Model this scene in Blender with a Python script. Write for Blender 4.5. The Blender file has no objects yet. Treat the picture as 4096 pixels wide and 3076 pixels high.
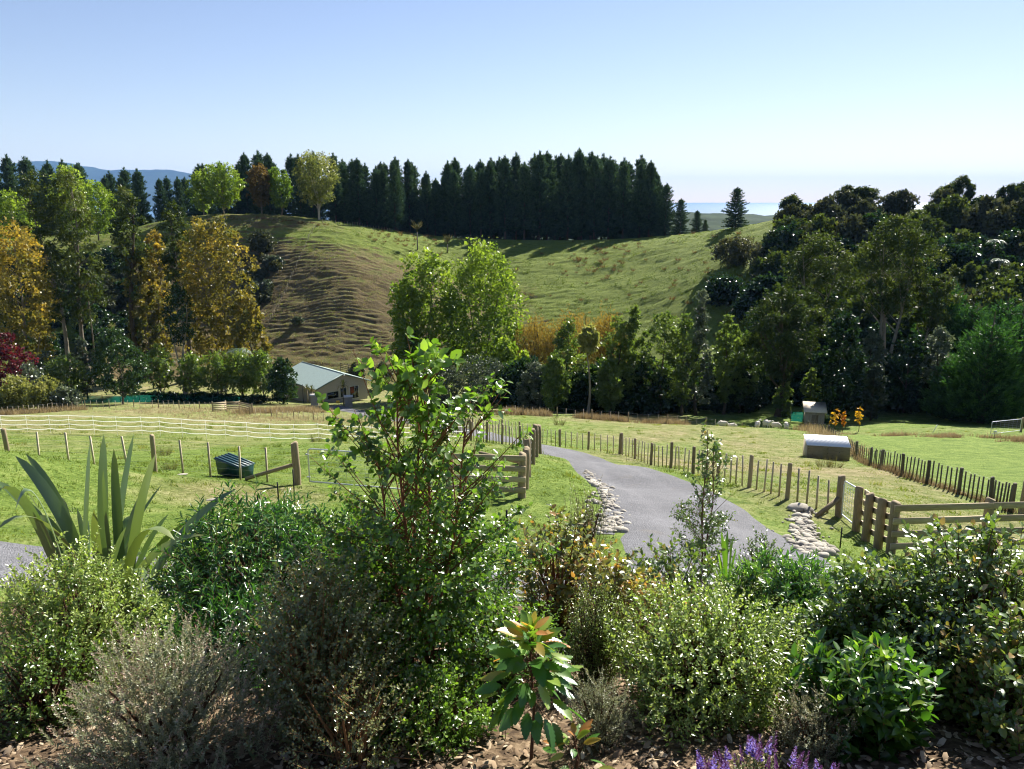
import bpy, bmesh, math, random
import numpy as np
from mathutils import Vector, Matrix

rng = np.random.default_rng(11)
random.seed(11)
SC = bpy.context.scene
COL = SC.collection
R = math.radians

# ------------------------------------------------------------------ camera
CZ = 40.0
PITCH = R(12.9)
cam_d = bpy.data.cameras.new('camera')
cam_d.sensor_width = 36.0
cam_d.lens = 36.0 * 800 / 1024
cam_d.clip_start = 0.05
cam_d.clip_end = 120000
cam = bpy.data.objects.new('camera', cam_d)
COL.objects.link(cam)
cam.location = (0, 0, CZ)
cam.rotation_euler = (math.pi / 2 - PITCH, 0, 0)
SC.camera = cam

# ------------------------------------------------------------------ sky, sun, exposure
SUN_AZ, SUN_EL = R(34), R(37)        # to the right of the view direction, above the horizon
world = bpy.data.worlds.new('World')
SC.world = world
world.use_nodes = True
wn = world.node_tree
for n in list(wn.nodes):
    wn.nodes.remove(n)
sky = wn.nodes.new('ShaderNodeTexSky')
sky.sky_type = 'NISHITA'
sky.sun_disc = False
sky.sun_elevation = SUN_EL
sky.sun_rotation = SUN_AZ
sky.altitude = 300
sky.air_density = 1.0
sky.dust_density = 0.1
sky.ozone_density = 0.8
bg = wn.nodes.new('ShaderNodeBackground')
bg.inputs['Strength'].default_value = 0.05
wo = wn.nodes.new('ShaderNodeOutputWorld')
wb_ = wn.nodes.new('ShaderNodeMix'); wb_.data_type = 'RGBA'; wb_.blend_type = 'MULTIPLY'; wb_.inputs[0].default_value = 1.0
wb_.inputs[7].default_value = (1.0, 0.90, 0.96, 1)      # camera white balance of the sky
wn.links.new(sky.outputs[0], wb_.inputs[6]); wn.links.new(wb_.outputs[2], bg.inputs[0])
wn.links.new(bg.outputs[0], wo.inputs[0])

sun_d = bpy.data.lights.new('sun', 'SUN')
sun_d.energy = 4.9
sun_d.angle = R(0.5)
sun_d.color = (1.0, 0.95, 0.86)
sun = bpy.data.objects.new('sun', sun_d)
COL.objects.link(sun)
sdir = Vector((math.sin(SUN_AZ) * math.cos(SUN_EL), math.cos(SUN_AZ) * math.cos(SUN_EL), math.sin(SUN_EL)))
sun.rotation_euler = sdir.to_track_quat('Z', 'Y').to_euler()
sun.location = (60, 60, 120)

SC.view_settings.view_transform = 'Standard'
SC.view_settings.look = 'None'
SC.view_settings.exposure = 1.45
SC.view_settings.gamma = 1.0
SC.view_settings.use_curve_mapping = False
SC.render.engine = 'CYCLES'
cy = SC.cycles
cy.use_denoising = True
cy.filter_width = 1.15
cy.max_bounces = 5
cy.diffuse_bounces = 2
cy.glossy_bounces = 2
cy.transmission_bounces = 3
cy.volume_bounces = 0
cy.transparent_max_bounces = 4
cy.use_adaptive_sampling = True
cy.adaptive_threshold = 0.02
cy.caustics_reflective = False
cy.caustics_refractive = False
cy.sample_clamp_indirect = 4.0

# ------------------------------------------------------------------ geometry of the view (real distances)
CP, SP = math.cos(PITCH), math.sin(PITCH)
def at(fx, fy, d):
    """world point seen at photo coordinates (4096 wide) at depth d metres"""
    u = (fx / 4 - 512) / 800; v = (384.5 - fy / 4) / 800
    return Vector((d * u, d * (CP + v * SP), CZ + d * (-SP + v * CP)))

def tps_fit(P, z, lam):
    n = len(P)
    D = np.linalg.norm(P[:, None] - P[None], axis=2)
    K = np.where(D > 0, D * D * np.log(D + 1e-9), 0) + lam * np.eye(n)
    A = np.zeros((n + 3, n + 3))
    A[:n, :n] = K; A[:n, n] = 1; A[:n, n + 1:] = P; A[n, :n] = 1; A[n + 1:, :n] = P.T
    return np.linalg.solve(A, np.concatenate([z, np.zeros(3)]))

# control points: (photo x, photo y, depth) on the ground, from the heights of fence posts of 1.2 m
CTRL = [
 # garden bed
 (-400, 3050, 4.95), (400, 3050, 4.95), (1400, 3050, 4.95), (2400, 3050, 4.95), (3400, 3050, 4.95), (4500, 3050, 4.95),
 (2040, 2320, 11.3), (1100, 2330, 11.3), (200, 2300, 11.5), (3050, 2320, 12.2),(4000,2420,12.5),
 # drive
 (2880, 2184, 16.0), (2560, 2110, 18.5), (2750, 2000, 25.5), (2480, 1960, 29.5),(2330,1860,40),(2700,1935,30),
 # fence along the drive
 (2239, 1790, 53.6), (2353, 1801, 51), (2480, 1819, 47.5), (2540, 1835, 44.5), (2604, 1857, 40.5), (2683, 1874, 37), (2772, 1895, 34),
 (2871, 1919, 31), (2997, 1949, 28.8), (3148, 1998, 26), (3354, 2060, 24.6),
 # right yard rails
 (3424, 2125, 22.8), (3461, 2169, 21.2), (3560, 2215, 19.6), (4200, 2250, 19.6), (3900, 2150, 24),
 # right paddock fence
 (3425, 1827, 61), (3480, 1861, 51), (3524, 1875, 47), (3607, 1904, 41), (3708, 1934, 38), (3835, 1974, 35), (4034, 2045, 31.5), (4500, 2140, 27),
 (3140, 1765, 92), (3470, 1745, 84), (4096, 1768, 76), (3960, 1733, 82), (4500, 1790, 70), (3600, 1700, 100), (4200, 1720, 95),
 # paddock with sheep
 (2500, 1690, 90), (2000, 1660, 97), (2950, 1712, 88), (3150, 1728, 87), (2700, 1770, 64), (2900, 1860, 45), (3250, 1835, 57),
 # left rails and gate
 (2087, 1990, 22.6), (1800, 1990, 22.8), (1203, 1943, 23.8), (965, 1918, 24.6), (622, 1893, 25.2), (300, 1875, 25.5), (20, 1862, 25.6), (-400, 1845, 26),
 (20, 1800, 21.5), (200, 1850, 20.5), (500, 2000, 19.5), (1000, 2080, 17.5), (1900, 2200, 15.0), (300, 2080, 16.5),
 (2111, 1905, 25.4), (2128, 1854, 28.5), (2143, 1827, 31.5), (2157, 1812, 34), (2080, 1783, 45), (1947, 1770, 46), (1884, 1762, 47.5),
 # tape fence and field
 (1000, 1763, 50), (270, 1733, 51), (-300, 1733, 51), (1830, 1740, 56), (1740, 1722, 70), (1620, 1706, 88), (1400, 1690, 104), (1000, 1662, 117),
 (700, 1700, 70), (30, 1659, 112), (400, 1632, 124), (860, 1642, 120), (-400, 1670, 105),
 # valley floor
 (1330, 1612, 150), (1280, 1640, 132), (600, 1600, 148), (0, 1620, 140), (2300, 1652, 118), (3000, 1668, 112), (3600, 1680, 112), (1800, 1640, 128),
 (-600, 1600, 150), (4500, 1690, 105),
 # foot of the hill
 (240, 1500, 178), (800, 1488, 182), (1200, 1472, 186), (1600, 1456, 188), (2080, 1448, 186), (2560, 1448, 178), (2880, 1500, 160), (-600, 1500, 178),
 # knoll
 (1360, 1200, 205), (1360, 1040, 218), (1320, 902, 240), (1200, 1160, 210), (1040, 876, 242), (870, 873, 242), (1000, 1000, 226), (700, 1100, 220), (1500, 1040, 222),
 (1600, 1250, 206), (1184, 888, 242), (628, 900, 244),
 # bowl
 (2240, 1340, 196), (2240, 1200, 216), (2240, 1060, 240), (2240, 962, 272), (1850, 954, 268), (1850, 1080, 236), (2640, 945, 268), (2500, 1100, 226), (2600, 1250, 200),
 (2030, 960, 272), (2440, 956, 272), (1670, 940, 260), (1480, 920, 250),
 # right spur and wooded hill
 (2800, 1200, 196), (2880, 1040, 214), (2964, 916, 240), (2780, 932, 258), (3076, 896, 236), (3150, 872, 232), (3520, 1200, 186), (3520, 836, 238), (4000, 848, 238), (4000, 1200, 178),
 (4000, 1520, 130), (3520, 1560, 130), (4600, 860, 230), (4600, 1300, 150),
 # left hill
 (400, 1200, 212), (400, 944, 250), (120, 960, 250), (-500, 960, 250), (-500, 1250, 205),
]
CP3 = [at(*c) for c in CTRL]
# behind the ridge the land falls away
for X, Y, Z in [(-320, 360, 12), (-160, 340, 14), (0, 350, 14), (160, 345, 14), (320, 350, 12), (-380, 460, 4), (-120, 450, 4), (120, 450, 4), (380, 460, 4),
                (-90, 300, 24), (-40, 305, 24), (10, 312, 22), (60, 310, 22), (95, 305, 22), (140, 300, 24), (210, 300, 26),
                (-230, 150, 5), (-230, 240, 26), (230, 150, 14), (260, 230, 30), (-60, 20, 32.5), (60, 20, 31), (-80, 60, 24), (80, 55, 22),
                (-6, 1.5, 37.3), (6, 1.5, 37.3), (0, -3, 37.6), (-40, 0, 37), (40, 0, 37)]:
    CP3.append(Vector((X, Y, Z)))
_P = np.array([[p.x, p.y] for p in CP3]); _Z = np.array([p.z for p in CP3])
_S = 100.0
_W = tps_fit(_P / _S, _Z, 2e-4)

def vnoise(x, y, seed=0):
    """smooth value noise, vectorised, range -1..1"""
    x = np.asarray(x, float); y = np.asarray(y, float)
    xi = np.floor(x).astype(np.int64); yi = np.floor(y).astype(np.int64)
    xf = x - xi; yf = y - yi
    def h(a, b):
        n = (a * 374761393 + b * 668265263 + seed * 1274126177) & 0x7fffffff
        n = ((n ^ (n >> 13)) * 1274126177) & 0x7fffffff
        return ((n ^ (n >> 16)) & 0xffff) / 32767.5 - 1.0
    u = xf * xf * (3 - 2 * xf); w = yf * yf * (3 - 2 * yf)
    return (h(xi, yi) * (1 - u) + h(xi + 1, yi) * u) * (1 - w) + (h(xi, yi + 1) * (1 - u) + h(xi + 1, yi + 1) * u) * w

def smooth(a, b, x):
    t = np.clip((x - a) / (b - a), 0, 1)
    return t * t * (3 - 2 * t)

def ground_base(X, Y):
    X = np.asarray(X, float); Y = np.asarray(Y, float)
    shp = X.shape
    q = np.stack([X.ravel(), Y.ravel()], 1) / _S
    out = np.zeros(len(q))
    P = _P / _S
    for i in range(0, len(q), 20000):
        D = np.linalg.norm(q[i:i + 20000, None] - P[None], axis=2)
        K = np.where(D > 0, D * D * np.log(D + 1e-9), 0)
        out[i:i + 20000] = K @ _W[:len(P)] + _W[len(P)] + q[i:i + 20000] @ _W[len(P) + 1:]
    return out.reshape(shp)

def ground(X, Y):
    z = ground_base(X, Y)
    X = np.asarray(X, float); Y = np.asarray(Y, float)
    m = 1 - smooth(120, 160, Y)
    amp = 0.015 + 0.05 * smooth(18, 60, Y)
    z = z + m * amp * (vnoise(X / 2.3, Y / 2.3, 3) + 0.5 * vnoise(X / 0.9, Y / 0.9, 5))
    # sheep tracks and slumps on the hill
    h = smooth(168, 192, Y) * (1 - smooth(262, 285, Y))
    if np.any(h > 0):
        warp = 1.4 * vnoise(X / 11, Y / 11, 7) + 0.55 * vnoise(X / 4.0, Y / 4.0, 8) + 0.22 * vnoise(X / 1.7, Y / 1.7, 9)
        knoll = smooth(16, -22, X) * smooth(-110, -80, X)
        per = 0.85
        ph = (z + warp * 1.0) / per
        fr = ph - np.floor(ph)
        saw = np.where(fr < 0.72, fr / 0.72, (1 - fr) / 0.28) - 0.5      # long tread, short riser
        lump = vnoise(X / 3.2, Y / 2.4, 12) * 0.30 + vnoise(X / 1.3, Y / 1.0, 13) * 0.13 + 0.5 * vnoise(X / 14, Y / 11, 14)
        a = 0.20 + 0.26 * knoll
        patch = smooth(-0.5, 0.4, vnoise(X / 17, Y / 13, 21) + 0.6 * knoll)
        z = z - h * (a * (0.35 + 0.65 * patch) * saw) + h * lump * (1.0 - 0.25 * knoll)
    return z

def gz(x, y):
    return float(ground(np.array([x]), np.array([y]))[0])

def gat(fx, fy, d):
    """ground point below/above the ray point: keeps x,y and snaps z to the ground"""
    p = at(fx, fy, d)
    return Vector((p.x, p.y, gz(p.x, p.y)))

def ray_ground(fx, fy, lo=3.0, hi=400.0):
    """first hit of the view ray with the ground"""
    ds = np.geomspace(lo, hi, 900)
    u = (fx / 4 - 512) / 800; v = (384.5 - fy / 4) / 800
    X = ds * u; Y = ds * (CP + v * SP); Z = CZ + ds * (-SP + v * CP)
    below = np.nonzero(Z < ground(X, Y))[0]
    i = below[0] if len(below) else len(ds) - 1
    return Vector((X[i], Y[i], gz(X[i], Y[i]))), ds[i]

# ------------------------------------------------------------------ helpers: objects and meshes
def tag(o, label=None, cat=None, group=None, kind=None):
    if label: o['label'] = label
    if cat: o['category'] = cat
    if group: o['group'] = group
    if kind: o['kind'] = kind
    return o

def empty(name, loc, rz=0.0, label=None, cat=None, group=None):
    o = bpy.data.objects.new(name, None)
    o.empty_display_size = 0.2
    o.location = loc
    o.rotation_euler = (0, 0, rz)
    COL.objects.link(o)
    return tag(o, label, cat, group)

def link(name, mesh, parent=None, loc=None, rot=None, scale=None):
    o = bpy.data.objects.new(name, mesh)
    COL.objects.link(o)
    if parent is not None: o.parent = parent
    if loc is not None: o.location = loc
    if rot is not None: o.rotation_euler = rot
    if scale is not None: o.scale = scale if hasattr(scale, '__len__') else (scale,) * 3
    return o

def copy_tree(o, parent=None, loc=None, rz=None, scale=None):
    c = o.copy(); COL.objects.link(c); c.parent = parent
    if loc is not None: c.location = loc
    if rz is not None: c.rotation_euler = (o.rotation_euler[0], o.rotation_euler[1], rz)
    if scale is not None: c.scale = scale if hasattr(scale, '__len__') else (scale,) * 3
    for ch in o.children:
        copy_tree(ch, c)
    return c

class MB:
    """collects triangles / quads with an optional per-vertex tint, builds one mesh"""
    def __init__(s):
        s.v = []; s.f3 = []; s.f4 = []; s.t = []; s.n = 0; s.uv = []
    def add(s, V, F3=None, F4=None, tint=0.5):
        V = np.asarray(V, float).reshape(-1, 3)
        s.v.append(V)
        tt = np.full(len(V), tint, float) if np.isscalar(tint) else np.asarray(tint, float)
        s.t.append(tt)
        if F3 is not None and len(F3): s.f3.append(np.asarray(F3, np.int64) + s.n)
        if F4 is not None and len(F4): s.f4.append(np.asarray(F4, np.int64) + s.n)
        s.n += len(V)
    def box(s, lo, hi, tint=0.5, M=None):
        x0, y0, z0 = lo; x1, y1, z1 = hi
        V = np.array([[x0, y0, z0], [x1, y0, z0], [x1, y1, z0], [x0, y1, z0], [x0, y0, z1], [x1, y0, z1], [x1, y1, z1], [x0, y1, z1]], float)
        if M is not None:
            V = V @ np.array(M.to_3x3()).T + np.array(M.translation)
        s.add(V, None, [[0, 3, 2, 1], [4, 5, 6, 7], [0, 1, 5, 4], [1, 2, 6, 5], [2, 3, 7, 6], [3, 0, 4, 7]], tint)
    def tube(s, pts, rad, n=6, tint=0.5, cap=True, squash=1.0):
        pts = np.asarray(pts, float); m = len(pts)
        rad = np.full(m, rad, float) if np.isscalar(rad) else np.asarray(rad, float)
        T = np.gradient(pts, axis=0) if m > 1 else np.array([[0, 0, 1.]])
        T /= np.linalg.norm(T, axis=1)[:, None] + 1e-12
        a = np.cross(T[0], [0.13, 0.97, 0.21]);
        if np.linalg.norm(a) < 1e-3: a = np.cross(T[0], [1, 0, 0])
        ang = np.arange(n) * 2 * math.pi / n
        V = []
        for i in range(m):
            a = a - T[i] * np.dot(a, T[i]); a /= np.linalg.norm(a) + 1e-12
            b = np.cross(T[i], a)
            V.append(pts[i] + rad[i] * (np.cos(ang)[:, None] * a + squash * np.sin(ang)[:, None] * b))
        V = np.concatenate(V)
        F = []
        for i in range(m - 1):
            for j in range(n):
                k = (j + 1) % n
                F.append([i * n + j, i * n + k, (i + 1) * n + k, (i + 1) * n + j])
        F3 = []
        if cap:
            V = np.concatenate([V, pts[:1], pts[-1:]])
            for j in range(n):
                k = (j + 1) % n
                F3.append([m * n, k, j]); F3.append([m * n + 1, (m - 1) * n + j, (m - 1) * n + k])
        s.add(V, F3, F, tint)
    def inst(s, TV, TF, P, RM, S, tint, TT=None):
        """many copies of a small template: TV (k,3), TF tris, P (n,3), RM (n,3,3) columns = axes, S (n,) or (n,3), tint (n,)"""
        n = len(P); k = len(TV)
        S = np.asarray(S, float)
        if S.ndim == 1: S = np.repeat(S[:, None], 3, 1)
        V = np.einsum('nij,nkj->nki', RM, TV[None] * S[:, None, :]) + P[:, None, :]
        F = (np.asarray(TF)[None] + (np.arange(n) * k)[:, None, None]).reshape(-1, len(TF[0]))
        t = np.repeat(np.asarray(tint, float), k)
        if TT is not None: t = t + np.tile(TT, n)
        if len(TF[0]) == 3: s.add(V.reshape(-1, 3), F, None, t)
        else: s.add(V.reshape(-1, 3), None, F, t)
    def mesh(s, name, mat, smooth_shade=False):
        V = np.concatenate(s.v) if s.v else np.zeros((0, 3))
        F3 = np.concatenate(s.f3) if s.f3 else np.zeros((0, 3), np.int64)
        F4 = np.concatenate(s.f4) if s.f4 else np.zeros((0, 4), np.int64)
        me = bpy.data.meshes.new(name)
        me.vertices.add(len(V)); me.vertices.foreach_set('co', V.astype(np.float32).ravel())
        nl = F3.size + F4.size
        me.loops.add(nl); me.loops.foreach_set('vertex_index', np.concatenate([F3.ravel(), F4.ravel()]).astype(np.int32))
        me.polygons.add(len(F3) + len(F4))
        ls = np.concatenate([np.arange(len(F3)) * 3, F3.size + np.arange(len(F4)) * 4]).astype(np.int32)
        me.polygons.foreach_set('loop_start', ls)
        me.polygons.foreach_set('loop_total', np.concatenate([np.full(len(F3), 3), np.full(len(F4), 4)]).astype(np.int32))
        if smooth_shade: me.polygons.foreach_set('use_smooth', np.ones(len(F3) + len(F4), bool))
        at_ = me.attributes.new('tint', 'FLOAT', 'POINT')
        at_.data.foreach_set('value', np.concatenate(s.t).astype(np.float32) if s.t else np.zeros(0, np.float32))
        me.update(calc_edges=True)
        if mat is not None: me.materials.append(mat)
        return me
    def build(s, name, mat, parent=None, loc=None, rz=None, smooth_shade=False):
        return link(name, s.mesh(name, mat, smooth_shade), parent, loc, None if rz is None else (0, 0, rz))

# ------------------------------------------------------------------ materials
def new_mat(name):
    m = bpy.data.materials.new(name); m.use_nodes = True
    nt = m.node_tree
    for n in list(nt.nodes): nt.nodes.remove(n)
    return m, nt, nt.nodes, nt.links

def N(nt, typ, **kw):
    n = nt.nodes.new(typ)
    for k, v in kw.items():
        if k in n.inputs.keys() if isinstance(k, str) else False: n.inputs[k].default_value = v
        else: setattr(n, k, v)
    return n

def ramp(nt, fac, stops):
    r = nt.nodes.new('ShaderNodeValToRGB')
    el = r.color_ramp.elements
    while len(el) > 1: el.remove(el[-1])
    el[0].position = stops[0][0]; el[0].color = (*stops[0][1], 1)
    for p, c in stops[1:]:
        e = el.new(p); e.color = (*c, 1)
    nt.links.new(fac, r.inputs[0])
    return r.outputs[0]

def noise(nt, scale, detail=4, rough=0.6, vec=None, dist=0.0):
    n = nt.nodes.new('ShaderNodeTexNoise'); n.inputs['Scale'].default_value = scale
    n.inputs['Detail'].default_value = detail; n.inputs['Roughness'].default_value = rough; n.inputs['Distortion'].default_value = dist
    if vec is not None: nt.links.new(vec, n.inputs['Vector'])
    return n.outputs[0]

def mixc(nt, fac, a, b, mode='MIX'):
    m = nt.nodes.new('ShaderNodeMix'); m.data_type = 'RGBA'; m.blend_type = mode
    if isinstance(fac, (int, float)): m.inputs[0].default_value = fac
    else: nt.links.new(fac, m.inputs[0])
    for i, c in ((6, a), (7, b)):
        if isinstance(c, tuple): m.inputs[i].default_value = (*c, 1)
        else: nt.links.new(c, m.inputs[i])
    return m.outputs[2]

def math_(nt, op, a, b=None, c=None, clamp=False):
    m = nt.nodes.new('ShaderNodeMath'); m.operation = op; m.use_clamp = clamp
    for i, x in enumerate((a, b, c)):
        if x is None: continue
        if isinstance(x, (int, float)): m.inputs[i].default_value = x
        else: nt.links.new(x, m.inputs[i])
    return m.outputs[0]

def maprange(nt, v, a, b, c=0.0, d=1.0):
    m = nt.nodes.new('ShaderNodeMapRange')
    nt.links.new(v, m.inputs[0])
    for i, x in enumerate((a, b, c, d)): m.inputs[i + 1].default_value = x
    return m.outputs[0]

def finish(nt, color, rough=0.8, bump=None, bump_s=0.3, bump_d=0.02, spec=0.3, metal=0.0):
    p = nt.nodes.new('ShaderNodeBsdfPrincipled')
    if isinstance(color, tuple): p.inputs['Base Color'].default_value = (*color, 1)
    else: nt.links.new(color, p.inputs['Base Color'])
    if isinstance(rough, (int, float)): p.inputs['Roughness'].default_value = rough
    else: nt.links.new(rough, p.inputs['Roughness'])
    p.inputs['Specular IOR Level'].default_value = spec
    p.inputs['Metallic'].default_value = metal
    if bump is not None:
        b = nt.nodes.new('ShaderNodeBump'); b.inputs['Strength'].default_value = bump_s; b.inputs['Distance'].default_value = bump_d
        nt.links.new(bump, b.inputs['Height']); nt.links.new(b.outputs[0], p.inputs['Normal'])
    o = nt.nodes.new('ShaderNodeOutputMaterial'); nt.links.new(p.outputs[0], o.inputs[0])
    return p

MATS = {}
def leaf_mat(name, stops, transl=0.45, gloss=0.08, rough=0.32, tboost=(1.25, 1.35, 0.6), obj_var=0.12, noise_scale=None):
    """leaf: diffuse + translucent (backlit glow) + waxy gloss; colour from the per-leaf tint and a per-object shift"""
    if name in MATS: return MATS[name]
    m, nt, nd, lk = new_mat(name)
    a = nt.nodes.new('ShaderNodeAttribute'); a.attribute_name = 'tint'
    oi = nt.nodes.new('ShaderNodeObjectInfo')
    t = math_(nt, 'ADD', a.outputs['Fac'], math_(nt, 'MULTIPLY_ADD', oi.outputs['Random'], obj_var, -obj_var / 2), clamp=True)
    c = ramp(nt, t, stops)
    d = nt.nodes.new('ShaderNodeBsdfDiffuse'); lk.new(c, d.inputs[0])
    tr = nt.nodes.new('ShaderNodeBsdfTranslucent')
    lk.new(mixc(nt, 1.0, c, tboost, 'MULTIPLY'), tr.inputs[0])
    mx = nt.nodes.new('ShaderNodeMixShader'); mx.inputs[0].default_value = transl
    lk.new(d.outputs[0], mx.inputs[1]); lk.new(tr.outputs[0], mx.inputs[2])
    g = nt.nodes.new('ShaderNodeBsdfGlossy'); g.inputs['Roughness'].default_value = rough; g.inputs[0].default_value = (1, 1, 1, 1)
    fr = nt.nodes.new('ShaderNodeLayerWeight'); fr.inputs[0].default_value = 0.5
    f = math_(nt, 'MULTIPLY_ADD', math_(nt, 'POWER', fr.outputs['Facing'], 4.0), gloss * 1.0, gloss * 0.26, clamp=True)
    m2 = nt.nodes.new('ShaderNodeMixShader'); lk.new(f, m2.inputs[0])
    lk.new(mx.outputs[0], m2.inputs[1]); lk.new(g.outputs[0], m2.inputs[2])
    o = nt.nodes.new('ShaderNodeOutputMaterial'); lk.new(m2.outputs[0], o.inputs[0])
    MATS[name] = m
    return m

def geo_pos(nt):
    g = nt.nodes.new('ShaderNodeNewGeometry'); return g.outputs['Position'], g.outputs['Normal']

def obj_rand(nt):
    return nt.nodes.new('ShaderNodeObjectInfo').outputs['Random']

def wood_mat(name, dark, light, scale=6.0, along=(1, 1, 8), var=0.5):
    m, nt, nd, lk = new_mat(name)
    tc = nt.nodes.new('ShaderNodeTexCoord')
    mp = nt.nodes.new('ShaderNodeMapping'); lk.new(tc.outputs['Object'], mp.inputs[0])
    mp.inputs['Scale'].default_value = tuple(1.0 if a == 1 else 1.0 / a for a in along)
    oi = obj_rand(nt)
    cb = nt.nodes.new('ShaderNodeCombineXYZ'); lk.new(math_(nt, 'MULTIPLY', oi, 37.0), cb.inputs[0]); lk.new(math_(nt, 'MULTIPLY', oi, 91.0), cb.inputs[1])
    va = nt.nodes.new('ShaderNodeVectorMath'); va.operation = 'ADD'; lk.new(mp.outputs[0], va.inputs[0]); lk.new(cb.outputs[0], va.inputs[1])
    n1 = noise(nt, scale * 6, 5, 0.65, va.outputs[0])
    n2 = noise(nt, scale * 0.6, 3, 0.6, va.outputs[0])
    f = math_(nt, 'ADD', math_(nt, 'MULTIPLY', n1, 0.55), math_(nt, 'MULTIPLY', n2, 0.45))
    f = math_(nt, 'ADD', f, math_(nt, 'MULTIPLY_ADD', oi, var * 0.5, -var * 0.25), clamp=True)
    c = ramp(nt, f, [(0.25, dark), (0.72, light)])
    finish(nt, c, 0.85, n1, 0.5, 0.006, 0.15)
    MATS[name] = m
    return m

wood_mat('post_wood', (0.13, 0.10, 0.062), (0.36, 0.29, 0.185), 7)
wood_mat('old_post_wood', (0.05, 0.048, 0.034), (0.17, 0.155, 0.11), 7)
wood_mat('batten_wood', (0.24, 0.20, 0.14), (0.52, 0.45, 0.33), 8)
wood_mat('rail_wood', (0.26, 0.21, 0.135), (0.54, 0.45, 0.31), 5, (8, 1, 1))
wood_mat('ply_wood', (0.16, 0.125, 0.075), (0.33, 0.27, 0.17), 3, (6, 1, 1), 0.3)
wood_mat('bark_grey', (0.07, 0.06, 0.045), (0.26, 0.225, 0.17), 2.5, (1, 1, 4))
wood_mat('bark_dark', (0.03, 0.024, 0.017), (0.12, 0.095, 0.065), 2.5, (1, 1, 4))
wood_mat('bark_pale', (0.20, 0.17, 0.13), (0.50, 0.45, 0.37), 1.5, (1, 1, 6))
wood_mat('twig', (0.05, 0.028, 0.018), (0.17, 0.09, 0.05), 12, (1, 1, 3))
wood_mat('stem_red', (0.09, 0.035, 0.018), (0.26, 0.12, 0.06), 12, (1, 1, 3))
wood_mat('twig_orange', (0.12, 0.06, 0.022), (0.33, 0.18, 0.08), 12, (1, 1, 3))

def simple(name, col, rough=0.6, spec=0.4, metal=0.0, var=0.15, scale=20, bump=0.0):
    m, nt, nd, lk = new_mat(name)
    tc = nt.nodes.new('ShaderNodeTexCoord')
    n = noise(nt, scale, 4, 0.6, tc.outputs['Object'])
    c = ramp(nt, n, [(0.25, tuple(x * (1 - var) for x in col)), (0.75, tuple(min(1, x * (1 + var)) for x in col))])
    finish(nt, c, rough, n if bump else None, bump, 0.01, spec, metal)
    MATS[name] = m
    return m
simple('galv', (0.62, 0.64, 0.65), 0.4, 0.6, 0.15)
simple('wire', (0.35, 0.36, 0.36), 0.5, 0.5, 0.5)
def tape_mat():
    m, nt, nd, lk = new_mat('tape_white')
    d = nt.nodes.new('ShaderNodeBsdfDiffuse'); d.inputs[0].default_value = (0.85, 0.85, 0.83, 1)
    t = nt.nodes.new('ShaderNodeBsdfTranslucent'); t.inputs[0].default_value = (0.85, 0.85, 0.83, 1)
    mx = nt.nodes.new('ShaderNodeMixShader'); mx.inputs[0].default_value = 0.4; lk.new(d.outputs[0], mx.inputs[1]); lk.new(t.outputs[0], mx.inputs[2])
    o = nt.nodes.new('ShaderNodeOutputMaterial'); lk.new(mx.outputs[0], o.inputs[0]); MATS['tape_white'] = m
tape_mat()
simple('black_steel', (0.018, 0.017, 0.016), 0.6, 0.4)
simple('dark_green_plastic', (0.012, 0.055, 0.065), 0.45, 0.5, 0, 0.2, 6)
simple('roof_white', (0.78, 0.79, 0.80), 0.4, 0.5, 0, 0.05, 4)
simple('roof_green', (0.30, 0.38, 0.35), 0.5, 0.4, 0, 0.08, 2)
simple('roof_trim', (0.12, 0.18, 0.18), 0.5, 0.4)
simple('wall_taupe', (0.40, 0.36, 0.34), 0.8, 0.2, 0, 0.06, 3)
simple('tan_roof', (0.62, 0.54, 0.42), 0.7, 0.3, 0, 0.1, 5)
simple('window_dark', (0.012, 0.012, 0.014), 0.08, 0.6)
simple('curtain_red', (0.20, 0.06, 0.035), 0.8, 0.2)
simple('wool', (0.62, 0.57, 0.48), 0.95, 0.05, 0, 0.22, 9, 0.8)
simple('sheep_face', (0.66, 0.60, 0.51), 0.9, 0.1, 0, 0.1)
simple('sheep_black', (0.04, 0.035, 0.03), 0.9, 0.1)
simple('cap_stone', (0.52, 0.49, 0.44), 0.85, 0.2, 0, 0.2, 8, 0.5)
simple('yellow_paint', (0.75, 0.42, 0.02), 0.5, 0.4)
simple('red_paint', (0.45, 0.03, 0.02), 0.5, 0.4)
simple('sign_white', (0.8, 0.8, 0.78), 0.5, 0.4)
simple('pink_paint', (0.36, 0.12, 0.13), 0.6, 0.3)

def stone_mat():
    m, nt, nd, lk = new_mat('river_stone')
    tc = nt.nodes.new('ShaderNodeTexCoord')
    n1 = noise(nt, 9, 5, 0.65, tc.outputs['Object']); n2 = noise(nt, 50, 3, 0.6, tc.outputs['Object'])
    f = math_(nt, 'ADD', math_(nt, 'MULTIPLY', n1, 0.5), math_(nt, 'MULTIPLY_ADD', obj_rand(nt), 0.6, -0.05), clamp=True)
    c = ramp(nt, f, [(0.1, (0.18, 0.16, 0.13)), (0.5, (0.34, 0.31, 0.26)), (0.9, (0.50, 0.46, 0.38))])
    finish(nt, c, 0.85, n2, 0.4, 0.01, 0.2)
    MATS['river_stone'] = m
stone_mat()

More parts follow.
